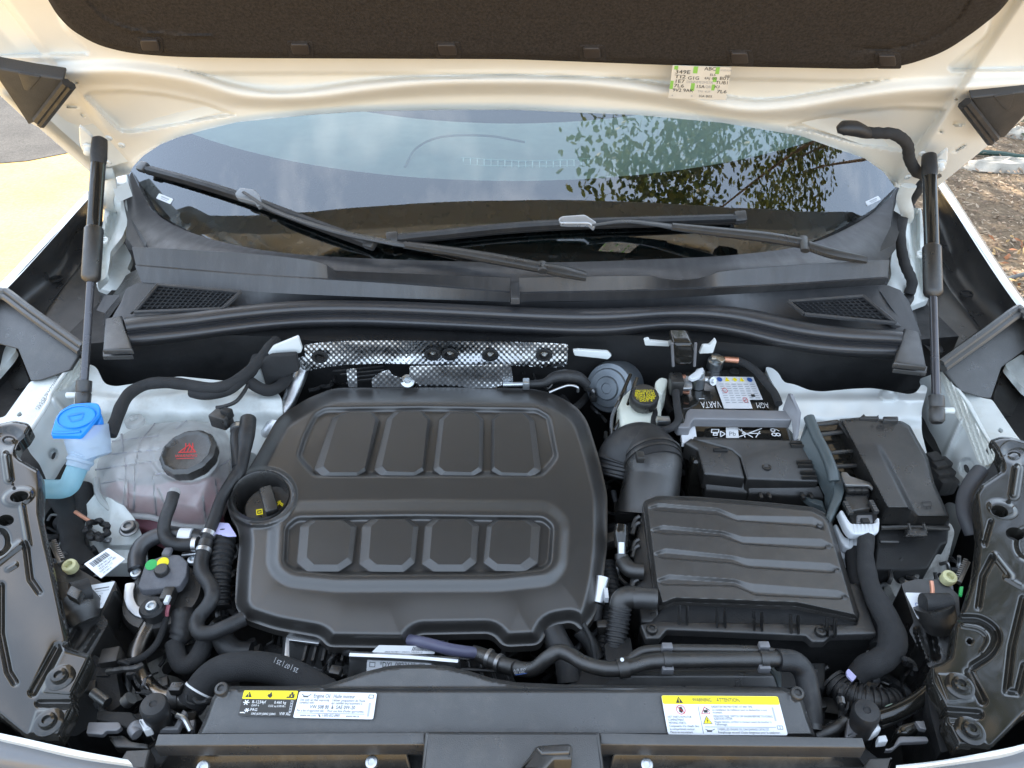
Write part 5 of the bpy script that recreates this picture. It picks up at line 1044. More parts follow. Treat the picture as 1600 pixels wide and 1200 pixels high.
fz = plane((1001,975,.880),(1365,988,.880),(1330,920,.885))
MB().slab(on(fz, flg), .012, .0025).build('flange', PLASG, af)
MB().slab(on(fz, rnd(zL(275,720, 1430,745, 1380,560, 400,560), 3), -.01), .16, .004).build('base', DARK, af)
MB().slab(on(plane((1005,790,.895),(1030,940,.875),(985,870,.875)), zL(285,90, 260,140, 235,250, 220,380, 230,480, 260,680, 360,680, 330,500)), .1, .004).build('side_wall', PLAS, af)
for xa in (455, 495, 645, 685, 830, 870, 1015, 1052, 1198, 1238):
    yb = 590 + (xa - 455) * .085
    MB().slab([W(*zL(xa - 3, yb + 2)[0], .902 - .00001 * xa), W(*zL(xa + 4, yb + 2)[0], .902), W(*zL(xa + 5, yb + 100)[0], .882), W(*zL(xa - 4, yb + 100)[0], .882)], .008, .0015, down=(0, .6, -.8)).build('snap_rib', PLASG, af)
for q in zL(315,718, 1158,730, 1345,515): screw(af, W(q[0], q[1], .8805), (0, -.1, 1), .0075, PLAS, 'screw')
for k, y in enumerate((150, 180, 265, 295, 440, 465)): MB().tube(on(plane((1005,790,.9),(1030,940,.88),(985,870,.88)), [zL(258 - y * .02, y)[0], zL(238 - y * .03, y + 16)[0], zL(222 - y * .02, y + 60)[0]]), .003, 6).build('side_rib', PLAS, af)
hc = thing('breather_elbow', W(975, 935, .86), 'black elbow and corrugated hose at the left corner of the air filter box', 'hose')
MB().ptube([(1026,936,.895),(1002,934,.895),(990,935,.893)], .0135, n=18).build('spigot', PLASG, hc)
MB().ptube([(1000,934,.892),(982,933,.892),(972,938,.888),(969,950,.88)], .0145, n=18).build('elbow', PLAS, hc)
MB().ptube([(970,948,.882),(966,975,.868),(962,1005,.855),(958,1035,.84)], .0135, n=16, sub=40, rfun=lambda d: 1 + .10 * (1 if math.sin(d * 1050) > 0 else -.4)).build('corrugated_hose', RUB, hc)
vc = thing('vent_connector', W(971, 850, .86), 'shiny black and chrome hose connector between engine cover and air filter box', 'connector')
MB().ptube([(971,822,.905),(970,836,.90),(971,856,.89)], [.009, .0105, .009], n=16).build('neck', GLOSS, vc)
MB().ptube([(971,848,.899),(971,868,.889)], .0058, n=14).build('sleeve', ALU, vc); MB().ptube([(971,866,.888),(971,874,.884)], .0095, n=16).build('collar', PLAS, vc)
MB().ptube([(972,876,.882),(985,890,.885),(1005,893,.885)], .011, n=16).build('lower_pipe', PLAS, vc)
sn = thing('sensor', W(938, 925, .85), 'silver cylindrical sensor with a white tag right of the engine cover', 'sensor')
MB().ptube([(942,902,.885),(934,942,.868)], .0095, n=18).build('body', ALU, sn); MB().ptube([(933,944,.868),(930,970,.855)], .0085, n=14, sub=8).build('plug', DARK, sn); MB().box(W(947, 930, .88), .005, .016, .010).build('tag', WHITEP, sn)
# ------------------------------------------------------------------ coolant tank and washer filler (passenger side)
tk = thing('coolant_tank', W(240, 800, .80), 'milky ribbed coolant expansion tank with pink coolant and a black cap', 'coolant tank')
tkp = plane((160,720,.935),(350,720,.935),(250,820,.905))
tko = rnd(zF(548,850, 556,800, 575,770, 640,690, 700,650, 760,615, 900,585, 1100,572, 1210,585, 1270,612, 1300,660, 1310,780, 1300,900, 1270,990, 1240,1060, 1180,1165, 1080,1172, 1010,1160, 880,1120, 760,1110, 640,1080, 575,1010, 552,930), 9)
lv = [zF(640,690, 900,660), zF(560,770, 920,735), zF(545,850, 760,820, 890,800), zF(575,930, 700,905), zF(690,650, 720,870, 700,1060), zF(880,590, 800,690, 770,830, 760,1080), zF(1060,575, 1000,620), zF(870,890, 890,1110), zF(880,880, 1000,850, 1250,830, 1310,790), zF(1150,1000, 1170,1150), zF(1220,900, 1240,1040), zF(960,1100, 900,960)]
def tk_d(P):
    d = -.045 * (1 - sst(-sdp(P, tko)[0] / 34)) - .006 * (1 - sst(-sdp(P, tko)[0] / 60))
    for l in lv: d += -.0028 * sst(1 - dline(P, l) / 1.9)
    d += .008 * sst((60 - np.hypot(P[:, 0] - 292, (P[:, 1] - 706) * 1.15)) / 8) - .004 * sst((P[:, 1] - 745) / 14) * (P[:, 0] > 200)
    return d + .0007 * np.sin(P[:, 0] / 5.) * np.sin(P[:, 1] / 4.)
hf('tank_shell', tko, tkp, TANK, tk, tk_d, 2., skirt=.03, sharp=60)
MB().slab(on(tkp, rnd(zF(590,960, 640,900, 800,930, 880,930, 1000,900, 1250,880, 1250,1000, 1150,1140, 1000,1120, 880,1090, 700,1060, 610,1000), 8), -.058), .03, .006).build('coolant', COOL, tk)
RIBG = mat('tank_baffle', (.30, .30, .32), .4)
for l in lv: MB().tube(on(lambda P: tkp(P) + tk_d(P) - .0012, [tuple(p) for p in linsamp(l, 9)]), .0019, 6, 2).build('baffle', RIBG, tk)
sm = rnd(zF(545,920, 560,1010, 640,1085, 700,1118, 880,1130, 1000,1172, 1100,1182, 1190,1172, 1250,1068, 1310,900), 4)
MB().tube(on(tkp, zF(545,900, 556,985, 600,1050, 690,1105, 860,1122, 1000,1166, 1090,1176, 1185,1170, 1250,1064, 1305,930), -.048), .0045, 8).build('weld_seam', TANK, tk)
PK = clearmat('tank_lower_pink', (.42, .20, .24), .3, .2, scatter=(.55, .22, .26))
MB().slab(on(plane((190,800,.855),(330,800,.855),(260,835,.835)), rnd([(178,800),(200,808),(245,812),(278,824),(305,826),(330,822),(346,795),(336,828),(318,838),(250,838),(225,826),(190,812)], 3)), .03, .004).build('lower_half', PK, tk)
cx = zF(1065, 745)[0]; kc = W(cx[0], cx[1], .962); kx = Vector((-.05, -.22, 1)).normalized()
MB().lathe(kc - kx * .03, kx, [(.036, 0), (.036, .014)], 32).build('filler_neck', TANK, tk)
cap = MB().lathe(kc - kx * .016, kx, [(.039, -.004), (.0405, 0), (.0405, .014), (.037, .018), (.035, .019), (.033, .0165), (.030, .015), (.0001, .0155)], 96, 12, .014).build('cap', PLAS, tk)
u_ = Vector((1, .05, 0)); v_ = kx.cross(u_)
P_ = Print([kc - kx * .0004 + u_ * a + v_ * b for a, b in ((-.03, .03), (.03, .03), (.03, -.03), (-.03, -.03))], 60, 60, .0006)
P_.bar(18, 32, 30, 18, 1.6, RED).bar(42, 32, 30, 18, 1.6, RED).bar(17, 32, 43, 32, 1.6, RED)
for x in (25, 30, 35): P_.bar(x, 31, x + 1.5, 22, 1.4, RED).bar(x + 1.5, 24, x - 1, 15, 1.2, RED)
P_.text('WARNING', 14, 41, 5.5, RED, width=32).rect(17, 43, 43, 44, RED); P_.done(cap, 'symbol')
MB().box(W(346, 655, .955), .030, .022, .024, (1, -.4, 0), (.4, 1, 0)).build('level_sensor', PLAS, tk, bevel=.003); MB().box(W(355, 646, .965), .016, .012, .016, (1, -.4, 0), (.4, 1, 0)).build('sensor_plug', DARK, tk, bevel=.002)
MB().ptube([(273,768,.925),(270,778,.925)], .0085, n=14).build('spigot', TANK, tk)
for c in ((212,662),):
    MB().lathe(W(c[0], c[1], .925), (0, 0, 1), [(.015, 0), (.015, .008), (.012, .010), (.006, .010), (.006, .005), (.0001, .005)], 18).build('mount_boss', TANK, tk)
wf = thing('washer_filler', W(120, 760, .80), 'washer fluid filler neck with a bright blue hinged cap', 'washer filler')
cp_ = plane((80,665,.985),(155,640,1.0),(120,685,.975))
cl_ = rnd(za(636,1118, 640,1075, 690,905, 755,805, 900,722, 1130,705, 1220,716, 1250,762, 1240,830, 1150,950, 1040,1085, 1000,1122), 5)
MB().slab(on(cp_, cl_), .007, .002).build('cap_lid', BLUECAP, wf)
e_ = ell(118.5, 651.5, 31, 17, 40, -.22)
c_e = lambda k: [(118.5 + (x - 118.5) * k, 651.5 + (y - 651.5) * k) for x, y in e_]
MB().stack([on(cp_, e_, -.001), on(cp_, e_, .0022), on(cp_, c_e(.96), .0026), on(cp_, c_e(.93), .0012)]).build('raised_disc', BLUECAP, wf)
P_ = Print(on(cp_, [(96,640),(138,632),(140,660),(100,670)], .0018), 40, 30); P_.poly(ell(20, 12, 12, 1.2, 20), mat('blue_emboss', (.02, .20, .66), .4)).bar(8, 12, 12, 22, 1.2, MATS['blue_emboss']).bar(32, 12, 28, 22, 1.2, MATS['blue_emboss']).bar(12, 22, 28, 22, 1.2, MATS['blue_emboss']); P_.done(wf, 'symbol')
MB().tube(on(cp_, za(655,1085, 760,1092, 880,1086, 1005,1072), .0012), .0016, 8).build('grip_ridge', BLUECAP, wf)
MB().slab(on(cp_, rnd(za(900,1050, 1190,860, 1252,800, 1270,900, 1240,970, 1130,1090, 1000,1120, 940,1110), 5), -.013), .012, .003).build('cap_ring', BLUECAP, wf)
MB().ptube([(135,664,.968),(136,680,.955),(140,700,.938),(146,716,.925)], [.030, .031, .030, .026], n=28).build('neck', NECK, wf)
MB().ptube([(134,700,.945),(128,714,.935),(121,731,.925)], [.0165, .0175, .0165], n=22, sub=8, rfun=lambda d: 1.12 if .018 < d < .024 or .008 < d < .011 else 1).build('collar', NECK, wf)
MB().ptube([(122,728,.924),(115,744,.915),(108,758,.906),(96,764,.90),(72,764,.895),(60,763,.895)], .0145, n=22).build('tube', WASH, wf)

# ------------------------------------------------------------------ coolant valve with two coloured dots
vl = thing('coolant_valve', W(245, 950, .80), 'grey coolant valve motor with a green and a yellow dot', 'valve')
vp = plane((220,890,.892),(290,880,.892),(250,915,.885))
GREYP = mat('valve_lid_plastic', (.12, .12, .13), .5, bump=.6, bs=900, var=.2, vs_=60)
MB().slab(on(vp, rnd(zd(548,468, 600,430, 740,375, 862,380, 932,440, 922,560, 865,650, 830,668, 520,695, 482,665, 505,600), 4)), .012, .002).build('lid', GREYP, vl)
MB().lathe(W(253, 930, .862), (0, -.1, 1), [(.052, -.05), (.054, -.01), (.050, 0), (.0001, .002)], 36).build('motor_drum', PLAS, vl)
MB().slab(on(vp, rnd(zd(500,690, 880,660, 1000,700, 980,790, 800,860, 640,850, 520,800), 5), -.022), .03, .004).build('housing', DARK, vl)
vpn = (at(vp, (290,880)) - at(vp, (220,890))).cross(at(vp, (250,860)) - at(vp, (220,890))).normalized()
for (x, y), m_ in zip(zd(609,474, 713,455), (GREEN, YEL)):
    MB().lathe(at(vp, (x, y)) + Vector((0, 0, .0006)), (vpn.x, vpn.y, vpn.z), [(.0078, 0), (.0078, .0006), (.0001, .0008)], 24).build('paint_dot', m_, vl)
MB().lathe(at(vp, zd(708, 535)[0]), (0, -.05, 1), [(.0095, 0), (.0095, .006), (.008, .008), (.0001, .0082)], 24).build('knob', PLAS, vl); MB().box(at(vp, zd(740, 400)[0]) + Vector((0, .006, .002)), .012, .014, .008).build('hinge_lug', GREYP, vl, bevel=.003)
MB().box(W(*zd(763, 750)[0], .878), .015, .02, .016).build('connector', PLAS, vl, bevel=.002); MB().box(W(*zd(752, 785)[0], .886), .006, .012, .006).build('latch', WHITEP, vl, bevel=.001)
for k in (0, 1, 2): MB().tube([W(*zd(732 + k * 20, 825)[0], .872), W(*zd(738 + k * 10, 880)[0], .868), W(*zd(742 + k * 6, 930)[0], .862)], .0016, 6).build('wire', PINK, vl)
MB().slab(on(plane((200,915,.872),(230,960,.862),(195,950,.865)), rnd(zd(372,637, 420,628, 470,625, 448,700, 452,765, 482,830, 560,880, 650,905, 640,955, 560,962, 450,922, 390,862, 356,765), 3)), .005, .001).build('mount_bracket', ALU, vl)
for (x, y), r_ in zip(zd(478,555, 985,435, 615,850), (.011, .010, .015)):
    if r_ > .012: MB().lathe(W(x, y, .875), (0, -.1, 1), [(.016, -.03), (.0165, 0), (.014, .003), (.0001, .003)], 24).build('rubber_mount', RUB, vl)
    screw(vl, W(x, y, .878), (0, -.15, 1), .008, ZINC, 'bolt')
# hoses on this side
def hose(name, pts, r, m, lab, cat='hose', **k): return tag(MB().ptube(pts, r, **{**dict(n=14), **k}).build(name, m), lab, cat)
hose('wiring_harness', [(172,680,.94),(182,655,.95),(192,630,.958),(206,612,.962),(232,600,.965),(262,598,.966),(292,601,.966),(320,606,.967),(350,604,.968),(380,588,.97),(404,565,.975),(420,545,.98),(432,532,.98)], .0098, TAPE, 'thick taped wiring harness arching over the strut tower behind the coolant tank', 'wiring harness', rfun=lambda d: 1 + .04 * math.sin(d * 160))
hose('wiring_harness', [(300,612,.955),(325,616,.957),(352,610,.96),(372,598,.965),(392,580,.965),(402,560,.965)], .010, TAPE, 'second taped harness lying against the first by the bulkhead', 'wiring harness', rfun=lambda d: 1 + .05 * math.sin(d * 120))
hose('earth_wire', [(388,600,.958),(380,614,.955),(368,628,.95),(350,635,.945),(338,637,.943)], .0032, RUB, 'short black earth wire ending on the white strut tower', 'wire')
hose('wiring_harness', [(392,598,.955),(405,606,.95),(420,610,.945),(436,604,.94),(450,590,.935)], .010, TAPE, 'short taped harness in front of the bulkhead sound pad', 'wiring harness')
hose('overflow_hose', [(271,772,.93),(266,790,.925),(258,812,.915),(256,832,.905),(264,846,.90),(282,851,.895),(308,850,.895)], .0088, RUB, 'ribbed black hose dropping from the coolant tank spigot to the three way joint', 'hose')
hose('coolant_hose', [(372,738,.925),(360,756,.92),(346,780,.912),(336,808,.905),(326,834,.90),(322,850,.898)], .0088, RUB, 'black hose between the coolant tank and the engine cover running into the joint')
hose('coolant_hose', [(320,856,.897),(314,880,.893),(317,898,.892),(328,914,.892),(332,930,.89),(324,948,.885),(312,962,.88),(307,976,.878),(313,988,.876),(330,989,.876),(355,979,.878),(382,966,.878)], .0098, RUB, 'long S shaped black hose curving below the coolant valve to the engine')
tj = thing('three_way_joint', W(321, 850, .88), 'three way hose joint with bright spring clamps beside the engine cover', 'hose joint')
MB().ptube([(322,846,.899),(319,856,.897)], .010, n=14).build('joint_body', PLAS, tj)
for a, b in (((327,832,.902),(324,838,.901)), ((302,850,.8955),(309,850,.8955)), ((319,858,.897),(317,864,.896))): MB().ptube([a, b], .0106, n=18).build('spring_clamp', ALU, tj)
hose('coolant_hose', [(214,890,.88),(214,870,.885),(222,852,.89),(240,840,.892),(264,835,.892),(290,837,.89),(320,842,.885)], .0115, SEAL, 'smooth black hose arching above the coolant valve', n=16)
MB2 = hose('hose_label', [(281,838,.8935),(300,839,.892)], .0122, PAPER, 'white paper band wrapped round the arching hose', 'label')
tag(MB().slab(W3(rnd(zd(1190,110, 1215,92, 1300,98, 1370,212, 1290,215, 1180,190), 2), .90), .002, .0006).build('lilac_tag', LILAC), 'lilac tape tag beside the lower left of the oil filler cup', 'tag')
hose('ribbed_conduit', [(352,835,.885),(346,870,.88),(342,910,.87),(342,950,.855)], .015, DARK, 'dark corrugated conduit beside the left edge of the engine cover', 'conduit', sub=24, rfun=lambda d: 1 + .08 * (1 if math.sin(d * 700) > 0 else -1))
for i_, q in enumerate(((350, 0), (356, 5), (362, 10))): hose('wire_loop', [(q[0] - 14, 900, .85), (q[0] - 10 + i_ * 3, 935, .84), (q[0] + 8, 952 + q[1], .84), (q[0] + 20, 955 + q[1], .845)], .004, RUB, ('innermost', 'middle', 'outermost')[i_] + ' of three dark wire loops left of the engine cover corner', 'wire')
hose('steel_pipe', [(246,955,.85),(236,975,.85),(222,1000,.848),(214,1022,.845),(214,1040,.842),(222,1062,.84),(236,1080,.84),(252,1090,.84),(266,1092,.84)], .0118, DUCTM, 'burnished steel pipe bending down under the coolant valve', 'pipe', n=20)
rh = thing('radiator_hose', W(400, 1060, .82), 'thick black radiator hose with white date print curving to the radiator cover', 'hose')
MB().ptube([(300,1098,.842),(312,1078,.852),(326,1060,.86),(346,1047,.866),(375,1041,.87),(410,1042,.87),(445,1050,.866),(480,1066,.86),(520,1090,.85)], .0178, n=22).build('hose_body', TAPE, rh)
MB().ptube([(310,1080,.8515),(312,1077,.8525)], .0184, n=24).build('paint_ring', INKW, rh)
MB().ptube([(266,1092,.84),(282,1090,.84)], .016, n=20).build('coupling', PLAS, rh); MB().box(W(276, 1076, .862), .014, .012, .012).build('coupling_lug', PLAS, rh, bevel=.002)
MB().ptube([(278,1092,.84),(292,1096,.84),(304,1092,.845),(312,1080,.852)], .0125, n=20).build('elbow', DUCTM, rh)
for (x, y, rot, t_) in ((396,1028,6,'25 | 07 | 25 |'), (448,1039,24,'25 | 07 | 25 |')):
    z0 = .8875; c, s = math.cos(R(rot)), math.sin(R(rot)); P_ = Print([W(x + a * c - b * s, y + a * s + b * c, z0 - .0003 * abs(b)) for a, b in ((-22,-5),(22,-5),(22,5),(-22,5))], 44, 10, .0003); P_.text(t_, 42, 3, 8, INKL, width=40, rot=180); P_.done(rh, 'print')
hose('valve_cable', [(262,948,.862),(258,972,.858),(250,996,.856),(240,1012,.856),(222,1027,.857),(200,1034,.857),(184,1036,.857)], .0042, TAPE, 'thin taped cable curving over the steel pipe to a plug', 'cable')
pg_ = thing('cable_plug', W(174, 1030, .84), 'black cable plug left of the steel pipe', 'connector'); MB().box(W(174, 1030, .862), .022, .022, .02, (1, .2, 0), (-.2, 1, 0)).build('housing', PLAS, pg_, bevel=.002); MB().box(W(170, 1044, .855), .016, .03, .014).build('latch', DARK, pg_, bevel=.002)
hose('drop_cable', [(170,1045,.845),(182,1062,.83),(190,1085,.81),(194,1105,.79)], .0042, TAPE, 'thin cable dropping from the black plug', 'cable')
hose('grey_rod', [(200,1040,.82),(198,1075,.80),(196,1105,.79)], .0065, STEEL, 'thin grey rod standing behind the steel pipe', 'rod')
hose('coolant_hose', [(288,955,.855),(286,975,.85),(282,992,.845),(276,1002,.842)], [.015, .0155, .014, .012], RUB, 'stubby black hose end with rings below the coolant valve', rfun=lambda d: 1 + (.06 if math.sin(d * 260) > .4 else 0))
hose('coolant_hose', [(272,1004,.842),(276,1022,.838),(284,1038,.835),(300,1036,.835),(314,1018,.84),(326,990,.845)], .0118, TAPE, 'taped black hose making a U turn above the pale frame rail')
hose('coolant_hose', [(345,985,.85),(352,1005,.845),(368,1018,.84),(392,1020,.838)], .014, RUB, 'black hose below the front left corner of the engine cover')
hose('coolant_hose', [(388,655,.95),(385,680,.945),(381,705,.935),(374,735,.925),(366,752,.918)], [.0125, .0128, .0105, .0105, .010], RUB, 'upright black hose with a thick collar right of the coolant tank')
hose('coolant_hose', [(372,664,.945),(370,685,.94),(371,708,.935),(372,730,.928)], [.009, .010, .009, .009], RUB, 'second upright hose beside the collared one')
MB().ptube([(371,668,.9445),(371,673,.944)], .0112, n=16).build('hose_band', ALU, tj)
hose('steel_bar', [(330,862,.875),(285,868,.875)], .004, ALU, 'short bright metal bar behind the coolant valve', 'bar')
sb_ = thing('shelf_bolt', W(202, 828, .87), 'large hexagon bolt on the white bracket under the coolant tank', 'bolt'); screw(sb_, W(202, 826, .872), (0, -.15, 1), .0105, STEEL, 'bolt_head', washer=.014)
ck = thing('cable_clip', W(152, 830, .86), 'tangled black cable clip below the coolant tank', 'clip')
for k in range(7):
    a = k * .9; MB().tube([W(152 + 14 * math.cos(a), 828 + 12 * math.sin(a), .872), W(152 + 18 * math.cos(a + .4), 828 + 15 * math.sin(a + .4), .88), W(152 + 13 * math.cos(a + .9), 828 + 12 * math.sin(a + .9), .872)], .0045, 6).build('prong', DARK, ck)
hose('brown_strap', [(118,800,.88),(130,808,.88),(142,815,.88)], .003, COPPER, 'short copper brown strap left of the tangled clip', 'strap')
hose('taped_bundle', [(92,770,.86),(106,800,.855),(112,835,.85),(118,865,.85),(138,890,.85)], .017, TAPE, 'thick taped bundle running down beside the headlight bracket', 'wiring harness', rfun=lambda d: 1 + .08 * math.sin(d * 90))
hose('taped_bundle', [(130,760,.86),(126,800,.85),(108,820,.85),(95,815,.85)], .014, TAPE, 'short taped bundle under the washer tube', 'wiring harness', rfun=lambda d: 1 + .08 * math.sin(d * 110))

# ------------------------------------------------------------------ headlamp brackets (gloss black pressings)
lbp = plane((20,670,.975),(200,670,.970),(60,1150,.928))
lbk = thing('headlamp_bracket', W(40, 900, .90), 'gloss black pressed bracket over the headlamp, on the washer cap side', 'bracket')
lbo = rnd([(-80,672),(0,662),(22,657),(43,661),(49,667),(40,682),(28,692),(23,706),(28,716),(62,735),(64,760),(62,800),(72,850),(80,884),(107,1005),(99,1008),(144,1024),(135,1045),(113,1086),(116,1104),(92,1153),(40,1152),(0,1118),(-80,1080)], 5)
def lb_d(P):
    d = -.006 * (1 - sst(-sdp(P, lbo)[0] / 5))
    d -= dent(P, ell(10,686,32,24), .012, 18); d += dent(P, ell(14,688,12,8), .006, 6)
    d += .012 * sst(1 - dline(P, [(9,712),(14,748)]) / 9) 
    d += dent(P, ell(28,776,28,17,24,-.25), .006, 8) - dent(P, ell(0,846,20,26), .014, 14)
    for l, w_ in (([(41,850),(48,905),(62,925)], 5), ([(2,915),(2,990),(14,1050),(24,1066)], 6)): d -= .008 * sst(1 - dline(P, l) / (w_ * 1.35))
    d -= .008 * sst(1 - dline(P, [(90,1012),(52,1082)]) / 10) + .009 * sst(1 - dline(P, [(62,1099),(116,1099)]) / 9)
    d += .006 * sst(1 - dline(P, [(34,792),(44,850)]) / 7) + .007 * sst(1 - dline(P, [(30,850),(-40,905)]) / 9) + .004 * sst(1 - dline(P, [(12,889),(24,882)]) / 6)
    d += dent(P, rnd([(97,1012),(142,1026),(112,1088),(62,1084)], 5), .005, 5) + dent(P, rnd([(55,1108),(112,1106),(92,1150),(42,1148)], 5), .004, 5)
    return .55 * d + .0015 * np.sin(P[:, 0] / 26.) * np.sin(P[:, 1] / 38.)
hf('pressing', lbo, lbp, GLOSS, lbk, lb_d, 1.6, skirt=.018, sharp=70, holes=[ell(30,776,15,8.5,20,-.2), ell(9,813,13,9,20,-.1)])
for q in ((96,1061),(78,1131)): 
    screw(lbk, at(lbp, q) + Vector((0, 0, .003)), (.05, -.12, 1), .0088, GLOSS, 'screw', washer=.0150, wm=GLOSS)
rbp = plane((1580,690,.975),(1400,690,.970),(1540,1150,.928))
rbk = thing('headlamp_bracket', W(1560, 900, .90), 'gloss black pressed bracket over the headlamp, below the fuse box corner', 'bracket')
rbo = rnd([(1680,700),(1600,689),(1580,683),(1564,682),(1546,688),(1556,702),(1566,720),(1567,735),(1533,758),(1524,772),(1531,835),(1524,895),(1507,948),(1492,976),(1485,1026),(1470,1036),(1454,1041),(1456,1066),(1476,1104),(1477,1130),(1496,1170),(1550,1168),(1600,1116),(1680,1070)], 4)
def rb_d(P):
    d = -.006 * (1 - sst(-sdp(P, rbo)[0] / 5))
    d -= dent(P, ell(1590,706,30,22), .012, 18); d += dent(P, ell(1584,712,12,8), .006, 6)
    d += .012 * sst(1 - dline(P, [(1590,732),(1584,772)]) / 10) + dent(P, ell(1566,795,26,16,24,.3), .007, 8) - dent(P, ell(1606,850,26,30), .014, 14)
    for l, w_ in (([(1551,870),(1535,900),(1528,948)], 5), ([(1598,935),(1580,1010),(1572,1080),(1590,1082),(1600,1040)], 6), ([(1548,815),(1538,850)], 4)): d -= .008 * sst(1 - dline(P, l) / (w_ * 1.35))
    d -= .013 * sst(1 - dline(P, crom([(1502,966),(1530,968),(1552,982),(1558,1000),(1546,1022),(1520,1040)], 6)) / 9) - .008 * sst(1 - dline(P, crom([(1506,976),(1528,980),(1542,990),(1545,1002),(1536,1018)], 6)) / 7)
    d -= .008 * sst(1 - dline(P, [(1513,1050),(1535,1095)]) / 10) + .010 * sst(1 - dline(P, [(1474,1112),(1528,1116)]) / 10)
    d += .006 * sst(1 - dline(P, [(1555,868),(1580,900)]) / 7) + .004 * sst(1 - dline(P, [(1572,902),(1596,916)]) / 6) - .004 * sst((6 - np.hypot(P[:,0]-1515, P[:,1]-1002)) / 3)
    d += dent(P, rnd([(1460,1050),(1508,1052),(1524,1096),(1480,1100)], 5), .004, 5) + dent(P, rnd([(1480,1128),(1524,1128),(1545,1164),(1498,1166)], 5), .004, 5)
    return .55 * d + .0015 * np.sin(P[:, 0] / 26.) * np.sin(P[:, 1] / 38.)
hf('pressing', rbo, rbp, GLOSS, rbk, rb_d, 1.6, skirt=.018, sharp=70, holes=[ell(1562,799,14,9,20,.3), ell(1586,834,15,10,20,.2), ell(1515,1002,5,4,14)])
for q in ((1498,1074),(1514,1144)):
    screw(rbk, at(rbp, q) + Vector((0, 0, .0025)), (-.05, -.12, 1), .0088, GLOSS, 'screw', washer=.0150, wm=GLOSS)
